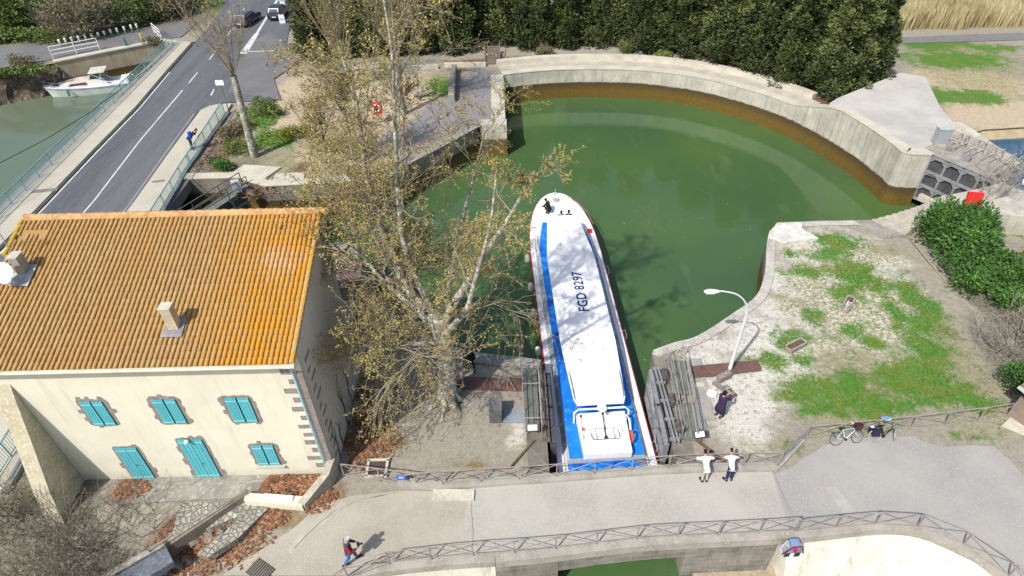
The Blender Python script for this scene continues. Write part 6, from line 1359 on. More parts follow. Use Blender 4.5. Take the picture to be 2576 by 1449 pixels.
# ================================================================== BICYCLES
def bicycle(label, loc, rz, leanx, frame, tyre, steer=0, step_through=False):
    r = bpy.data.objects.new('bicycle', None); C.objects.link(r); r.location = loc; r.rotation_euler = (leanx, 0, rz); r.rotation_mode = 'XYZ'; tag(r, label, 'bicycle', 'bicycles leaning on the railing', 'thing')
    def wheel(cx, st_):
        R = Matrix.Rotation(st_, 3, 'Z'); c = Vector((cx, 0, .34))
        def rg(rad, th, n=28): 
            rr = []
            for k in range(n):
                a = 2*pi*k/n; rr.append([c+R@Vector(((rad+th*cos(t))*cos(a), th*sin(t), (rad+th*cos(t))*sin(a))) for t in [2*pi*j/6 for j in range(6)]])
            rr.append(rr[0]); mb = MB(); mb.loft(rr, caps=False); return mb
        w = rg(.325, .02).build('wheel', tyre, r)
        rg(.298, .011).build('rim', steel_pale, w)
        mb = MB()
        for k in range(14): a = 2*pi*k/14; mb.cyl(c+R@Vector((0,.02*(-1)**k,0)), c+R@Vector((.3*cos(a),0,.3*sin(a))), .0022, n=3, caps=False)
        mb.cyl(c+R@Vector((0,-.05,0)), c+R@Vector((0,.05,0)), .02, n=6); mb.build('spokes', steel_pale, w)
    wheel(-.53, 0); wheel(.53, steer)
    mb = MB(); bb = (-.08,0,.28); sd = (-.22,0,.82); hd_ = (.34,0,.80); h2 = (.38,0,.66)
    mb.cyl(bb, sd, .018); mb.cyl(bb, h2, .021); mb.cyl((-.2,0,.74) if not step_through else (-.14,0,.45), hd_ if not step_through else h2, .018); mb.cyl(hd_, h2, .02)
    for s in (-.04,.04): mb.cyl((-.53,s,.34), bb, .01); mb.cyl((-.53,s,.34), (-.2,0,.74), .009)
    mb.build('frame', frame, r)
    R = Matrix.Rotation(steer, 3, 'Z'); p = Vector((.36,0,0)); mb = MB()
    for s in (-.045,.045): mb.cyl(Vector((.53,0,.34))+R@Vector((0,s,0)), Vector((.385,0,.64))+R@Vector((0,s,0)), .011)
    mb.build('fork', frame, r)
    mb = MB(); mb.cyl((.34,0,.8), (.32,0,.95), .014); q = [Vector((.32,0,.97))+R@Vector(v) for v in ((-.12,-.28,.02),(.02,-.2,.0),(.05,0,0),(.02,.2,0),(-.12,.28,.02))]; mb.tube(q, .013, 6); mb.build('handlebar', dark_metal, r)
    mb = MB(); mb.loft([[(-.36,-.09,.87),(-.36,.09,.87),(-.36,.07,.82),(-.36,-.07,.82)],[(-.22,-.06,.88),(-.22,.06,.88),(-.22,.04,.84),(-.22,-.04,.84)],[(-.08,-.02,.88),(-.08,.02,.88),(-.08,.015,.85),(-.08,-.015,.85)]]); mb.build('saddle', black_rubber, r)
    mb = MB(); mb.cyl((-.08,-.06,.28), (-.08,.06,.28), .06, n=10); mb.cyl((-.08,.07,.28), (.05,.09,.18), .01); mb.cyl((-.08,-.07,.28), (-.2,-.09,.38), .01); mb.box((.06,.12,.17), (.09,.08,.02)); mb.box((-.21,-.12,.39), (.09,.08,.02)); mb.build('crank', dark_metal, r)
    mb = MB()
    for s in (-.06,.06): mb.cyl((-.28,s,.70), (-.75,s,.68), .008); mb.cyl((-.7,s,.68), (-.53,s*.8,.36), .007)
    mb.cyl((-.75,-.06,.68), (-.75,.06,.68), .008); mb.build('rack', dark_metal, r)
    return r
bk = bicycle('pale blue and white bicycle with a dark wicker basket leaning on the railing', (15.95,18.6,.09), radians(6), radians(-28), M('frame_paleblue', (.50,.68,.72), (.3,.5,.6), rough=.35), M('tyre_grey', (.06,.06,.065)), .15)
mb = MB(); mb.loft([[(.42,-.15,.72),(.42,.15,.72),(.66,.13,.72),(.66,-.13,.72)],[(.38,-.2,1.0),(.38,.2,1.0),(.74,.18,1.0),(.74,-.18,1.0)]]); mb.build('basket', M('basket_maroon', (.06,.015,.03), (.09,.03,.04), s1=10, s2=40), bk)
mb = MB(); mb.box((.3,.12,1.05), (.12,.18,.12)); mb.build('bag', M('bag_cream', (.6,.5,.42)), bk)
bk = bicycle('black electric bicycle with panniers and a blue cloth on the handlebar', (17.82,18.72,.09), radians(5), radians(-24), c_black, M('tyre_whitewall', (.45,.52,.52), (.1,.1,.1), s1=3, s2=9), radians(48), True)
mb = MB(); mb.box((-.55,.15,.6), (.36,.14,.34)); mb.box((-.55,-.15,.6), (.36,.14,.34)); mb.build('pannier', c_navy, bk, bevel=.03)
mb = MB(); mb.loft([[(.05,.1,1.02),(.3,.1,1.04),(.35,.45,1.0),(.05,.5,1.0)],[(.05,.12,1.1),(.3,.12,1.14),(.3,.4,1.1),(.08,.45,1.08)]]); mb.build('cloth', M('cloth_blue', (.10,.28,.72), (.45,.6,.8), s1=8, s2=14), bk)
mb = MB(); mb.box((-.62,.1,.80), (.16,.14,.05)); mb.build('bag', white_paint, bk)
mb = MB(); mb.box((-.17,0,.55), (.09,.09,.38), R=Matrix.Rotation(radians(-15), 3, 'Y')); mb.build('battery', black_rubber, bk)

# ================================================================== CARS
def car(label, loc, rz, paint, group='cars on the road', estate=False):
    r = thing('car', label, 'car', loc, rz, group)
    # x along the car (front +x), 4.2 m long
    prof = [(-2.08,.30),(-2.12,.62),(-2.05,.92),(-1.95,1.0),(-1.62,1.42),(-.4,1.48),(.35,1.40),(1.02,.98),(1.95,.80),(2.10,.60),(2.08,.30)]
    mb = MB(); rr = []
    for y, ins in ((-.86,0),(-.84,.0),(-.62,0),(0,0),(.62,0),(.84,0),(.86,0)):
        k = []
        for x, z in prof:
            up = max(0, z-.95); zz = z
            if abs(y) > .8: zz = min(z, .95-.0)*1.0 if z > .95 else z
            if abs(y) > .85: zz = min(zz, .9)
            k.append((x*(1-.02*(abs(y) > .8)), y*(1 if z < .96 or abs(y) < .7 else .93), zz))
        rr.append(k)
    mb.loft(rr); mb.build('body', paint, r, bevel=0, smooth=False)
    gl = M('car_glass', (.03,.04,.05), rough=.08, spec=.9)
    def quad(name, vs, mat, par=r): mb = MB(); mb.add(vs, [(0,1,2,3)]); return mb.build(name, mat, par)
    quad('rear_window', [(-2.00,-.56,1.04),(-2.00,.56,1.04),(-1.70,.52,1.36),(-1.70,-.52,1.36)], gl); quad('windscreen', [(1.0,-.56,1.03),(1.0,.56,1.03),(.44,.52,1.37),(.44,-.52,1.37)], gl)
    for s in (-1,1):
        mb = MB(); mb.add([(-1.75,s*.80,.98),(.85,s*.80,.98),(.30,s*.66,1.36),(-1.50,s*.66,1.38)], [(0,1,2,3)]); mb.add([(-1.75,s*.78,.98),(.85,s*.78,.98),(.30,s*.64,1.34),(-1.50,s*.64,1.36)], [(0,1,2,3)]); mb.build('side_window', gl, r)
        mb = MB(); mb.box((-2.08,s*.66,.80), (.10,.28,.16)); mb.build('tail_light', M('tail_red', (.5,.01,.015), rough=.3), r)
        mb = MB(); mb.box((2.0,s*.62,.66), (.16,.3,.12)); mb.build('headlight', M('headlight', (.6,.65,.7), rough=.2), r)
        for x in (-1.28,1.3):
            mb = MB(); mb.cyl((x,s*.70,.31), (x,s*.88,.31), .31, n=18); w = mb.build('wheel', black_rubber, r)
            mb = MB(); mb.cyl((x,s*.87,.31), (x,s*.895,.31), .19, n=12); mb.build('rim', steel_pale, w)
        mb = MB(); mb.box((.72,s*.95,1.0), (.14,.16,.12)); mb.build('mirror', paint, r)
    mb = MB(); mb.box((-2.14,0,.52), (.03,.50,.11)); mb.build('number_plate', white_paint, r)
    mb = MB(); mb.box((-2.1,0,.34), (.12,1.6,.14)); mb.build('bumper', black_rubber, r); return r
car('dark grey hatchback driving away on the road near the top', (-32.2,83.6,.09), radians(80), M('car_grey', (.07,.08,.10), (.05,.06,.08), rough=.25, spec=.6))
car('navy car with a bright tail light waiting beside the white road line', (-28.9,86.0,.09), radians(88), M('car_navy', (.012,.03,.075), (.01,.025,.05), rough=.2, spec=.6))
car('dark car half hidden at the top edge beside the conifers', (-28.3,93.2,.09), radians(88), M('car_dark', (.02,.03,.05), rough=.25, spec=.6))
for p in ((712,60),(712,12)):
    w = at(*p); r = thing('marker_post', 'white marker board at the roadside against the conifers, ' + ('nearer the camera' if p[1] == 60 else 'at the top edge'), 'marker', tuple(w)); mb = MB(); mb.box((0,0,.55), (.7,.12,1.1)); mb.build('board', white_paint, r); mb = MB(); mb.box((0,-.07,.6), (.5,.02,.25)); mb.build('band', M('pale_blue_pipe', (.33,.58,.64)), r)
# ================================================================== VEGETATION
def leafmat(name, cols, sub=.0, sc=1.3, rough=.7):
    m, n, b = nt(name); a = N(n, 'ShaderNodeAttribute', attribute_name='tone')
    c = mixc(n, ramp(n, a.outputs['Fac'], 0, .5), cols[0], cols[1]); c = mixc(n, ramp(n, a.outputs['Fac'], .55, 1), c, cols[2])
    c = mixc(n, mth(n, 'MULTIPLY', ramp(n, nz(n, sc, 3, .6), .4, .65), .4), c, cols[min(3, len(cols)-1)])
    n.links.new(c, b.inputs['Base Color']); b.inputs['Roughness'].default_value = rough; b.inputs['Specular IOR Level'].default_value = .25
    if sub: b.inputs['Transmission Weight'].default_value = 0; b.inputs['Subsurface Weight'].default_value = 0
    MATS[name] = m; return m
def mk(name, vs, fs, tone, mat, parent=None, smooth=False):
    me = bpy.data.meshes.new(name); me.from_pydata(vs, [], fs)
    if tone: a = me.attributes.new('tone', 'FLOAT', 'POINT'); a.data.foreach_set('value', tone)
    me.materials.append(mat); 
    if smooth: me.polygons.foreach_set('use_smooth', [True]*len(me.polygons))
    o = bpy.data.objects.new(name, me); C.objects.link(o); o.parent = parent; return o
RN = random.Random(11)
def rv():
    while True:
        v = Vector((RN.uniform(-1,1), RN.uniform(-1,1), RN.uniform(-1,1)))
        if .05 < v.length < 1: return v.normalized()
def sprig(vs, fs, tone, p, d, s, t, flat=.45):
    """a leaf clump: small folded diamond"""
    u = d.orthogonal().normalized(); u = Quaternion(d, RN.uniform(0, 6.28))@u; w = d.cross(u)
    b0 = len(vs); vs += [p-u*s*flat, p+d*s, p+u*s*flat, p-d*s*.5+w*s*.25]; tone += [t]*4; fs.append((b0, b0+1, b0+2, b0+3))
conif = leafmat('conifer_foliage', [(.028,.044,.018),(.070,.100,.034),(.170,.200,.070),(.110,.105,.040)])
def conifer_crown(h, rad, nlobes, nleaf, seed, sz=.27, tb=0):
    global RN; RN = random.Random(seed); vs = []; fs = []; tone = []
    lobes = []
    for k in range(nlobes):
        z = h*(.04+.94*(k/nlobes)); t = z/h; R = rad*(1.0-.62*t**1.4)*RN.uniform(.82,1.08)*(.92 if t > .12 else .8)
        a = k*2.4+RN.uniform(-.4,.4); d = R*RN.uniform(.5,1.0); lobes.append((Vector((d*cos(a), d*sin(a), z)), R*RN.uniform(.26,.46), RN.uniform(-.22,.22)))
    for k in range(nleaf):
        c, R, lt = RN.choice(lobes); v = rv(); v.z *= .9
        dens = RN.random()**.35; p = c+v*R*dens*Vector((1,1,1.25)).length/1.75; p.z = max(.1, p.z+v.z*R*.3)
        if hypot(p.x, p.y) > rad*1.4: continue
        out = Vector((p.x, p.y, 0)); out = out.normalized() if out.length > .05 else v
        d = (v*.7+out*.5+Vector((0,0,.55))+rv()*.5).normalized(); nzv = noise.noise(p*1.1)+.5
        sprig(vs, fs, tone, p, d, sz*RN.uniform(.6,1.25), max(0, min(1, .15+nzv*.55+lt+tb+.42*v.z+RN.uniform(-.15,.15))), .38)  # tone brightens toward each lobe's top: light from above put into the colour
    return vs, fs, tone
bark_d = M('conifer_bark', (.10,.07,.05), (.07,.05,.035))
def make_conifer(seed, h=11.5, rad=3.1, n=19000):
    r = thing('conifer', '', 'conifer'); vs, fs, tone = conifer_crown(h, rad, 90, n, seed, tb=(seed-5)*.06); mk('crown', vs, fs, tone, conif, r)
    mb = MB(); mb.tube([(0,0,-.2),(.05,.05,h*.4),(0,0,h*.9)], [.22,.16,.04], 7); mb.build('trunk', bark_d, r)
    return r
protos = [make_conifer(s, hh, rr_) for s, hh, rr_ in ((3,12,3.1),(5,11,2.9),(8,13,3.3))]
CG = 'dense conifers planted round the far side of the basin'
front = [(-20.6,71.3,.95),(-17.8,72.2,.95),(-14,72.6,1),(-10,73,1.05),(-5.9,73,1.0),(-.2,75.2,1.05),(2.9,73.2,.95),(7.4,73.2,1.05),(11.5,72.8,1),(15.4,71.6,1.05),(19.2,69.7,1.05),(22.6,67.6,1.05),(26,64.6,1.05),(28.6,61.4,1.0),(31.2,58.4,.95)]
back = [(-22,77,1.0),(-18.5,77.5,1.1),(-12,78,1.1),(-5,78.5,1.1),(2.5,79,1.1),(9.5,78.5,1.15),(16,77,1.15),(22.5,74,1.15),(28.5,69.5,1.15),(32.3,64.2,1.05),(-23.5,83.5,.95),(-20,85,1.1),(34.5,60.5,.9)]
ords = ['first','second','third','fourth','fifth','sixth','seventh','eighth','ninth','tenth','eleventh','twelfth','thirteenth','fourteenth','fifteenth']
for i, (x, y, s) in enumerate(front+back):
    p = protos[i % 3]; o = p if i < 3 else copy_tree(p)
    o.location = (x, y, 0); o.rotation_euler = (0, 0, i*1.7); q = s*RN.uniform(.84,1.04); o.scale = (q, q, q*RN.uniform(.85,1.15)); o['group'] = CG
    if i < len(front): o['label'] = 'dark green conifer in the front row, %s from the road side' % ords[i]
    else: o['label'] = 'dark conifer in the row behind the front trees, %s along from the road side' % ords[i-len(front)]
# --- branching trees
class Tree:
    def __init__(s, seed): s.v = []; s.f = []; s.tips = []; s.R = random.Random(seed)
    def seg(s, P, r, n):
        k = len(P); X = None; b0 = len(s.v)
        for i, p in enumerate(P):
            t = (P[min(i+1, k-1)]-P[max(i-1, 0)]).normalized()
            X = t.orthogonal().normalized() if X is None else (X-t*X.dot(t)).normalized()
            Y = t.cross(X)
            for j in range(n): a = 2*pi*j/n; s.v.append(p+X*(r[i]*cos(a))+Y*(r[i]*sin(a)))
        for i in range(k-1):
            for j in range(n): s.f.append((b0+i*n+j, b0+i*n+(j+1) % n, b0+(i+1)*n+(j+1) % n, b0+(i+1)*n+j))
    def rv(s):
        while True:
            v = Vector((s.R.uniform(-1,1), s.R.uniform(-1,1), s.R.uniform(-1,1)))
            if .05 < v.length < 1: return v.normalized()
    def branch(s, p, d, L, r, depth, up=.15, wig=.35, kids=4, ang=.9, minr=.006, droop=0):
        n = 4 if depth > 1 else 3; P = [p.copy()]; q = p.copy(); dd = d.copy(); st_ = 4 if depth > 0 else 3
        for i in range(st_):
            dd = (dd+s.rv()*wig+Vector((0,0,up-droop*i/st_))).normalized(); q = q+dd*(L/st_); P.append(q.copy())
        s.seg(P, [max(minr, r*(1-.7*i/st_)) for i in range(st_+1)], n if r < .05 else 6)
        if depth == 0: s.tips.append((P[-1], dd)); s.tips.append((P[-2], dd)); return
        for k in range(kids):
            t = s.R.uniform(.25, 1.0); i = min(int(t*st_), st_-1); b = P[i].lerp(P[i+1], t*st_-i)
            base = (P[i+1]-P[i]).normalized(); nd = (base+s.rv()*ang).normalized()
            s.branch(b, nd, L*s.R.uniform(.42,.68), max(minr, r*.5), depth-1, up, wig, kids, ang, minr, droop)
        s.tips.append((P[-1], dd))
bark_p, n, b = nt('plane_bark')
c = mixc(n, ramp(n, nz(n, 3.5, 4, .6, dist=.6), .46, .54), (.48,.465,.40), (.19,.18,.145)); c = mixc(n, ramp(n, nz(n, 9, 3, .6), .5, .6), c, (.22,.205,.155)); n.links.new(c, b.inputs['Base Color']); b.inputs['Roughness'].default_value = .85
twig_m = M('twig_brown', (.33,.29,.21), (.24,.205,.145), s1=.8, s2=6)
bud = leafmat('plane_buds', [(.24,.17,.065),(.34,.285,.085),(.38,.385,.09),(.27,.17,.08)], sc=.8)
def finish(root, T, leaf_n, leaf_s, mat, wood, limbs=None, spread=.22):
    mk('branches', T.v, T.f, None, wood, root, True)
    vs = []; fs = []; tone = []
    global RN; RN = T.R
    if leaf_n:
        for p, d in T.tips:
            for k in range(leaf_n):
                q = p+T.rv()*T.R.uniform(0, spread)-d*T.R.uniform(0, spread*1.5)
                sprig(vs, fs, tone, q, (T.rv()+Vector((0,0,.3))).normalized(), leaf_s*T.R.uniform(.55,1.3), max(0, min(1, .5+.6*noise.noise(q*.7)+T.R.uniform(-.3,.3))), .6)
        mk('crown', vs, fs, tone, mat, root)
def limb(T, P, r0, r1, n=8, root=None, name='trunk', mat=None):
    P = spline(P, 4); k = len(P); T2 = Tree(1); T2.seg(P, [r0+(r1-r0)*i/(k-1) for i in range(k)], n); mk(name, T2.v, T2.f, None, mat or bark_p, root, True); return P
# A: the large plane tree in front of the basin
rt = thing('plane_tree', 'large plane tree budding yellow between the house and the passenger boat', 'tree', (0,0,0))
T = Tree(21)
trunk = limb(T, [(-3.55,21.9,-.2),(-3.45,21.9,1.0),(-3.3,21.9,3.0),(-3.4,21.9,5.2),(-3.7,22.2,6.2)], .52, .40, 12, rt)
T2 = Tree(2)
for a in range(7): an = a*.9; T2.seg([Vector((-3.5+.3*cos(an),21.9+.3*sin(an),.75)), Vector((-3.5+.6*cos(an),21.9+.6*sin(an),.22)), Vector((-3.5+1.2*cos(an),21.9+1.2*sin(an),-.05))], [.22,.17,.05], 6)
mk('root_flare', T2.v, T2.f, None, bark_p, rt, True)
limbs = [([(-3.6,22.1,5.4),(-4.3,22.6,6.2),(-5.0,23.2,7.0),(-5.35,23.5,8.4),(-5.8,23.6,10.2),(-6.0,23.7,12.4),(-5.9,24.0,15.3),(-6.2,24.2,17.6)], .26, .05),
         ([(-3.6,22.1,5.8),(-4.1,22.4,7.2),(-4.6,22.5,9.8),(-4.55,22.6,12.2),(-4.3,22.6,15),(-4.0,22.6,18),(-4.1,22.8,20.5)], .17, .03),
         ([(-3.3,21.8,5.4),(-2.8,21.9,6.6),(-2.1,22,7.7),(-1.5,22,9.0),(-.7,22.1,10.2),(.3,22.1,12.0),(1.0,22.2,13.4)], .24, .04),
         ([(-3.2,21.5,5.2),(-2.5,20.8,6.7),(-1.9,20.5,7.9),(-1.5,20.5,9.4),(-.8,20.4,12),(-.5,20.6,14)], .18, .035),
         ([(-3.6,22.0,5.0),(-4.6,22.6,6.0),(-6.0,23.4,7.0),(-7.4,24.6,8.4),(-8.6,26,10.4)], .17, .03),
         ([(-3.4,21.7,4.6),(-4.6,21.2,5.0),(-5.7,20.8,5.1),(-6.8,20.6,5.6)], .13, .03),
         ([(-3.3,22.2,5.2),(-3.0,23.4,6.6),(-2.4,25.2,8.6),(-1.6,27,10.8),(-1,28.2,12.5)], .16, .03),
         ([(-3.7,22.3,5.2),(-4.9,23.9,6.8),(-6.4,26,9.0),(-7.6,28,11.6)], .15, .03)]
for k, (P, r0, r1) in enumerate(limbs):
    P = limb(T, P, r0, r1, 8, rt, 'limb'); L0 = len(P)
    for j in range((34,28,13,10,34,26,11,30)[k]):
        t = T.R.uniform(.22, 1)**.9; i = min(int(t*(L0-1)), L0-2); p = P[i]; base = (P[i+1]-P[i]).normalized()
        v = T.rv(); v.z = abs(v.z)*.5-.12; d = (v*1.1+base*.45).normalized(); Lb = T.R.uniform(2.2, 4.3)*(1.12-.55*t)*(.72 if k in (2, 3) else 1)
        T.branch(p, d, Lb, .045*(1.3-.7*t), 2, .10, .36, 5, .95, .0075, .10)
for j in range(16):
    p = Vector((-3.6,21.9,T.R.uniform(4.4,6.2))); a = T.R.uniform(.9, 4.3); d = Vector((cos(a), sin(a)*.8-.2, .05)).normalized(); T.branch(p, d, T.R.uniform(2.4,4.4), .04, 2, .0, .35, 5, .9, .0075, .45)
for (tx, ty, tz) in ((-6.9,20.6,2.6),(-7.2,21.5,3.4),(-6.0,19.6,2.0),(-7.4,22.6,4.4),(-5.4,19.4,1.6),(-6.4,20.2,4.0),(.6,23.6,4.6),(1.2,22.6,6.0),(-7.6,24.0,5.4)):
    p = Vector((-3.7,21.8,4.4)); d = Vector((tx,ty,tz))-p; L = d.length; T.branch(p, (d.normalized()+Vector((0,0,.5))).normalized(), L*1.05, .05, 2, -.05, .25, 6, .9, .0075, .6)
finish(rt, T, 5, .055, bud, twig_m, spread=.15)
# pollarded planes farther back
def whip_tree(label, x, y, h, fork, n, spread, seed, leaf=2, lean=(0,0), tr=.28, top=6.5, group=None):
    rt = thing('plane_tree', label, 'tree', (x, y, 0), 0, group); T = Tree(seed)
    P = limb(T, [(0,0,-.2),(lean[0]*.5,lean[1]*.5,fork*.5),(lean[0],lean[1],fork)], tr, tr*.7, 9, rt)
    top_ = P[-1]
    for k in range(n):
        a = k*2.4; rr = T.R.uniform(.1, 1); d = Vector((cos(a)*rr*spread, sin(a)*rr*spread, 1)).normalized()
        L = T.R.uniform(.65, 1)*top; Q = [top_]; q = top_.copy(); dd = d.copy()
        for i in range(5): dd = (dd+T.rv()*.10+Vector((0,0,.05))).normalized(); q = q+dd*L/5; Q.append(q.copy())
        T.seg(Q, [.055,.045,.036,.028,.02,.012], 5)
        for j in range(6):
            i = T.R.randrange(1, 5); T.branch(Q[i], (dd+T.rv()*.8).normalized(), L*T.R.uniform(.22,.4), .018, 1, .12, .3, 4, .8, .008)
    finish(rt, T, leaf, .085, bud, twig_m, spread=.3); return rt
PG = 'pollarded plane trees beside the basin'
whip_tree('pollarded plane tree with pale trunk nearest the road bridge railing', -21.4, 48.9, 13, 7.0, 13, .95, 31, 1, (.3,0), .34, 7.5, PG)
whip_tree('pollarded plane tree with a short mottled trunk in front of the conifers', -15.7, 62, 12, 3.2, 26, .5, 32, 2, (-.3,0), .42, 9, PG)
whip_tree('pollarded plane tree standing just left of the stone block row', -9.7, 56.5, 13, 5.2, 24, .5, 33, 2, (0,0), .30, 9, PG)
whip_tree('slender plane tree by the red life ring stand', -12.4, 46.4, 10, 4.6, 18, .7, 34, 3, (-.1,.1), .22, 6, PG)
whip_tree('yellow budding plane tree behind the house ridge', -14.8, 46.8, 9, 2.2, 18, .9, 36, 3, (0,0), .18, 5.5, PG)
# --- shrubs
def shrub(name, label, cat, cx, cy, z0, rx, ry, h, n, s, mat, seed, twigs=0, tw=None, group=None, hollow=.4, base=True):
    r = thing(name, label, cat, (cx, cy, z0), 0, group); R_ = random.Random(seed); global RN; RN = R_; vs = []; fs = []; tone = []
    lobes = [(Vector((R_.uniform(-.6,.6)*rx, R_.uniform(-.6,.6)*ry, h*R_.uniform(.25,.62))), R_.uniform(.32,.5)) for k in range(16)]
    for k in range(n):
        c, q = R_.choice(lobes); v = rv(); rad = R_.uniform(hollow, 1)
        p = c+Vector((v.x*rx*q*rad, v.y*ry*q*rad, abs(v.z)*h*.55*rad if base else v.z*h*q*rad))
        if base: p.z = max(.02, p.z*(1 if R_.random() < .75 else R_.random()))
        d = (v+Vector((0,0,.6))+rv()*.5).normalized(); sprig(vs, fs, tone, p, d, s*R_.uniform(.6,1.3), max(0, min(1, .5+.7*noise.noise(p*.9+Vector((seed,0,0)))+R_.uniform(-.25,.25))), .42)
    if n: mk('foliage', vs, fs, tone, mat, r)
    if twigs:
        T = Tree(seed+1)
        for k in range(twigs):
            a = T.R.uniform(0, 6.28); rr = sqrt(T.R.random()); p = Vector((cos(a)*rx*.45*rr, sin(a)*ry*.45*rr, 0)); d = Vector((cos(a)*rr*.9*rx/h, sin(a)*rr*.9*ry/h, 1)).normalized()
            T.branch(p, d, h*T.R.uniform(.55,.95), .022, 2, .08, .3, 4, .75, .007)
        mk('stems', T.v, T.f, None, tw or twig_m, r, True)
    return r
ev = leafmat('evergreen_leaf', [(.026,.070,.018),(.055,.140,.028),(.115,.24,.05),(.06,.12,.025)])
gr2 = leafmat('spring_green', [(.05,.10,.02),(.11,.18,.04),(.18,.24,.06),(.14,.15,.05)])
br2 = leafmat('brown_scrub', [(.12,.10,.05),(.20,.17,.09),(.27,.24,.14),(.12,.14,.05)])
yl2 = leafmat('yellow_green', [(.14,.14,.02),(.25,.22,.03),(.30,.28,.06),(.12,.16,.03)])
dull_tw = M('dull_twig', (.26,.225,.175), (.18,.155,.12), s1=.8, s2=6)
grey_tw = M('grey_twig', (.38,.345,.29), (.27,.24,.20), s1=.8, s2=6)
shrub('evergreen_bush', 'large glossy green bush beside the stone steps', 'bush', 29.3, 33.9, .1, 2.9, 3.1, 2.4, 12000, .17, ev, 51)
shrub('evergreen_bush', 'middle part of the green hedge sloping down the right bank', 'bush', 29.0, 30.8, .1, 2.6, 2.6, 1.9, 6500, .17, ev, 52)
shrub('evergreen_bush', 'dark lower bush at the end of the green hedge on the right', 'bush', 30.2, 28.2, .1, 2.6, 1.8, 1.4, 3500, .16, ev, 53)
shrub('bare_shrub', 'grey-brown bare scrub between the green hedge and the grass', 'shrub', 30.4, 26.0, .1, 3.0, 2.0, 1.6, 500, .08, br2, 59, 44, grey_tw)
shrub('yellow_bush', 'yellow-green bush behind the large green one at the right edge', 'bush', 33.8, 30.0, .3, 2.2, 2.4, 1.9, 3000, .15, yl2, 54, 14, grey_tw)
shrub('bare_shrub', 'tangled bare grey shrub at the right edge above the grass', 'shrub', 30.0, 23.4, .1, 3.8, 2.6, 3.2, 500, .09, gr2, 55, 70, grey_tw)
shrub('bare_shrub', 'low bare shrub reaching over the grass from the right edge', 'shrub', 28.0, 24.4, .05, 3.4, 2.0, 2.0, 0, .09, gr2, 57, 40, grey_tw)
shrub('leafy_bush', 'dark leafy bush beside the corrugated shed roof', 'bush', 27.0, 22.0, .05, 2.2, 1.2, 1.6, 3000, .13, ev, 56, 8, grey_tw)
shrub('bare_shrub', 'bare wiry shrub growing beside the east gate walkway', 'shrub', 33.4, 38.0, 1.4, 1.8, 1.6, 3.0, 0, .1, gr2, 58, 18, grey_tw)
shrub('bare_shrub', 'bare pale shrub in front of the buttress foot', 'shrub', -19.4, 14.9, -.9, 1.7, 1.4, 3.0, 0, .1, gr2, 61, 24, dull_tw)
shrub('bare_shrub', 'widest tangle of bare twigs in the bottom left hollow', 'shrub', -20.0, 12.9, -1.1, 3.2, 1.8, 2.2, 500, .08, br2, 62, 60, dull_tw)
shrub('bare_shrub', 'bare twiggy shrub between the buttress and the left railing', 'shrub', -22.6, 16.0, -.6, 1.7, 2.0, 1.7, 700, .08, br2, 63, 34, dull_tw)
shrub('bare_shrub', 'bare shrub with long whips in front of the left house door', 'shrub', -17.0, 15.4, -.9, 1.3, .9, 2.6, 0, .08, br2, 64, 10, dull_tw)
shrub('bare_shrub', 'thin bare shrub lowest at the bottom edge left of the slate parapet', 'shrub', -17.6, 12.3, -1.1, 1.4, 1.0, 2.0, 200, .08, br2, 65, 16, dull_tw)
for i, (x, y, rx, ry, h, mt_, lab, tw_) in enumerate((
    (-22.6,57.0,1.6,1.3,1.6,gr2,'bright green shrub beside the pale trunk near the bridge end',6), (-24.3,53.2,1.4,2.2,1.1,br2,'brown scrub under the bridge retaining wall',10),
    (-23.0,50.2,1.6,1.8,.9,gr2,'low green weeds left of the pale plane trunk',0), (-18.5,52.5,2.2,2,1.0,yl2,'yellowish scrub right of the pale plane trunk',12), (-23.4,46.9,1.3,1.0,.9,ev,'dark weeds at the corner of the shaded west chamber',0),
    (-15.3,50.2,2.2,1.8,.9,yl2,'yellowish scrub between the plane trees',12), (-12.2,48.8,1.8,1.6,.8,br2,'brown scrub nearest the curved stone wall',8),
    (13.2,70.2,1.0,.9,1.6,gr2,'feathery olive bush against the conifers above the far wall',6),(16.8,68.6,1.1,.8,.9,gr2,'low green bush at the conifer feet on the far bank',0),(4.2,70.3,1.2,.8,1.1,br2,'dry brown scrub in the gap of the conifers',6))):
    shrub('low_scrub' if 'scrub' in lab or 'weeds' in lab else 'small_bush', lab, 'scrub' if 'scrub' in lab or 'weeds' in lab else 'bush', x, y, 0, rx, ry, h, 1300, .12, mt_, 70+i, tw_)
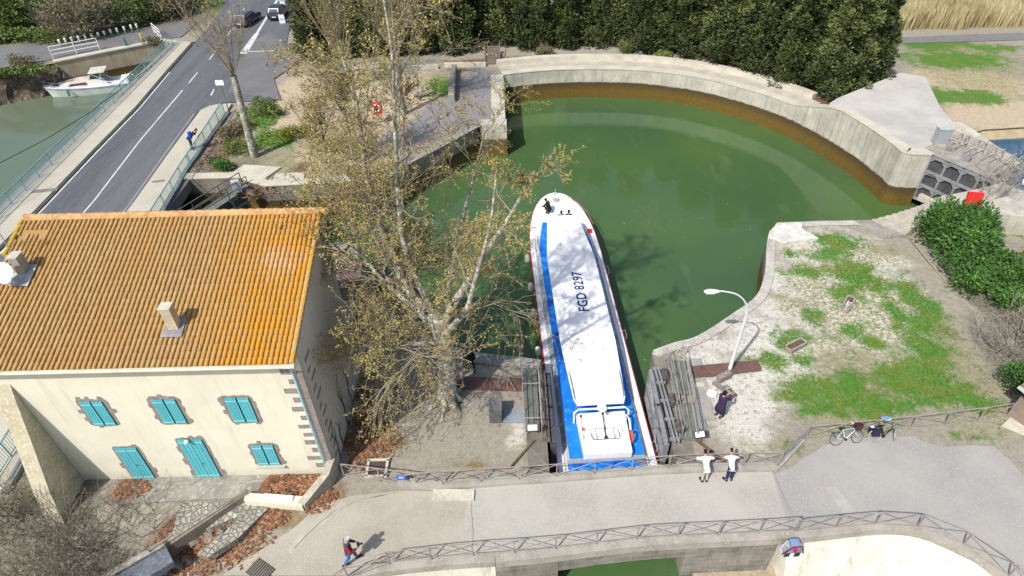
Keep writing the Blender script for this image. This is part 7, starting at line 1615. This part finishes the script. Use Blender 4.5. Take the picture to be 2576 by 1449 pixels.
bigs = [(0,78,6,4,4,gr2,'spreading bright green bush at the top left corner',0),(95,62,5.5,4,4.5,gr2,'tall green bush left of the pale twiggy bushes',6),(140,108,3,1.6,1.6,gr2,'bright green weeds at the start of the bollard row',0),(195,98,3.6,2.6,4.5,br2,'pale brown twiggy bush behind the bollards, left one',44),(255,84,3.6,2.6,4.6,br2,'pale brown twiggy bush behind the bollards, right one',44),
        (150,40,6,4,6,br2,'tall brown thicket at the top edge behind the bollards',40),(310,70,3.2,2.6,4,gr2,'dense green bush behind the last bollards',12),(245,30,6,4,6.5,ev,'dark green bush near the top edge left of the road',10),(365,55,3.2,3.0,3.6,gr2,'green bush beside the road end of the path',8),(425,42,3.2,3.6,3.4,br2,'straw-brown bush beside the road',30),(345,22,5,4,5,gr2,'green bush at the top edge beside the brown one',10),(470,22,3.4,4,2.8,br2,'straw-brown verge bush at the top edge',20),(515,20,2.6,4,1.6,gr2,'low green verge bush along the road edge',0),(20,35,8,6,5,gr2,'green bush filling the top left corner',0),(50,102,5,2.2,1.3,gr2,'low bright green bank beside the asphalt path',0),(25,188,3.6,1.0,.5,gr2,'low grass on the rocky canal bank at the left edge',0),(85,178,3.0,.9,.5,gr2,'low grass on the rocky canal bank beside the path barrier',0),
        (-58,70.0,2.2,1.2,.9,br2,'brown brambles hanging over the canal bank',14),(-53.4,71.0,1.8,1.0,1.2,br2,'brown brambles by the end of the beige wall',14),(-64,66.6,3.5,1.4,.9,gr2,'green weeds on top of the rocky bank',4),(-40.9,76.0,1.2,.9,1.2,br2,'dry brambles at the corner of wall and bridge',12)]
bigs = [(*at(q[0], q[1]).xy, *q[2:]) if q[0] >= 0 else q for q in bigs]
for i, (x, y, rx, ry, h, mt_, lab, tw_) in enumerate(bigs): shrub('roadside_bush', lab, 'bush', x, y, 0, rx, ry, h, int(420*rx*ry/3.2)+600, .26 if rx > 3 else .14, mt_, 90+i, tw_, twig_m if mt_ is not br2 else grey_tw)
# --- reeds beyond the far lane, one mass
RN = random.Random(5); vs = []; fs = []; tone = []
for k in range(26000):
    x = RN.uniform(36, 92); y = 75.2+RN.random()**1.3*30+.8*noise.noise(Vector((x*.3,0,0))); h = RN.uniform(1.9,3.0)*(1+.15*noise.noise(Vector((x*.15,y*.15,0)))); a = RN.uniform(0, 3.14); w = .035
    lx, ly = RN.uniform(-.35,.35), RN.uniform(-.35,.35); b0 = len(vs); t = max(0, min(1, .5+.8*noise.noise(Vector((x*.25,y*.25,2)))+RN.uniform(-.3,.3)))
    vs += [(x-w*cos(a), y-w*sin(a), 0), (x+w*cos(a), y+w*sin(a), 0), (x+lx*.5+w*cos(a), y+ly*.5+w*sin(a), h*.75), (x+lx, y+ly, h), (x+lx*.5-w*1.6*cos(a), y+ly*.5-w*1.6*sin(a), h*.75)]; tone += [t*.5, t*.5, t, t, t]; fs.append((b0, b0+1, b0+2, b0+3, b0+4))
o = mk('reeds', vs, fs, tone, leafmat('dry_reed', [(.26,.20,.10),(.46,.39,.22),(.56,.50,.31),(.40,.38,.18)], sc=.4)); tag(o, 'bed of tall dry yellow reeds beyond the far lane', None, None, 'stuff')
# --- grass tufts where the ground is green, one mass
vs = []; fs = []; tone = []; RN = random.Random(9)
def tuft(x, y, z, s, t):
    for j in range(4):
        a = RN.uniform(0, 6.28); b0 = len(vs); w = s*.16; l = s*RN.uniform(.2,.8)
        vs.extend([(x-w*sin(a), y+w*cos(a), z), (x+w*sin(a), y-w*cos(a), z), (x+l*cos(a), y+l*sin(a), z+s)]); tone.extend([t]*3); fs.append((b0, b0+1, b0+2))
k = 0
while k < 15000:
    x = RN.uniform(12, 31); y = RN.uniform(18.5, 38); f = field(GREEN, x, y)+.5*noise.noise(Vector((x*.9,y*.9,0)))
    if f > .1 and not any(inpoly(x, y, h) for h in (basin,)) : tuft(x, y, gh(x, y), RN.uniform(.05,.13), max(0, min(1, .5+.7*noise.noise(Vector((x*.6,y*.6,5)))+RN.uniform(-.2,.2))))
    k += 1
for k in range(9000):
    x = RN.uniform(-27, -7); y = RN.uniform(45.5, 67)
    if field(GREEN, x, y)+.6*noise.noise(Vector((x*.5,y*.5,0))) > 0 and not inpoly(x, y, basin): tuft(x, y, 0, RN.uniform(.10,.28), max(0, min(1, .5+.8*noise.noise(Vector((x*.4,y*.4,5)))+RN.uniform(-.3,.3))))
o = mk('grass', vs, fs, tone, leafmat('grass_blade', [(.05,.12,.015),(.09,.19,.025),(.19,.22,.05),(.16,.17,.05)], sc=.6)); tag(o, 'short grass tufts on both banks', None, None, 'stuff')

# --- leaves and twigs afloat on the lock, one mass
RN = random.Random(77); vs = []; fs = []; tone = []
k = 0
while k < 230:
    a = RN.uniform(0, 6.28); rr = 14.2*(1-RN.random()**2.2*.9); x = 3.9+rr*cos(a)*1.05; y = 39.6+rr*sin(a)
    if inpoly(x, y, basin) and noise.noise(Vector((x*.25, y*.25, 3))) > -.12:
        s_ = RN.uniform(.015,.05); b0 = len(vs); an = RN.uniform(0, 3)
        vs += [(x+s_*cos(an+j*pi/2)*(1.6 if j % 2 else 1), y+s_*sin(an+j*pi/2), WZ+.006) for j in range(4)]; tone += [RN.random()]*4; fs.append((b0,b0+1,b0+2,b0+3))
    k += 1
o = mk('floating_debris', vs, fs, tone, leafmat('floating_leaf', [(.16,.12,.05),(.30,.26,.12),(.38,.36,.22),(.2,.2,.08)])); tag(o, 'few fallen leaves and specks afloat on the green basin water', None, None, 'stuff')
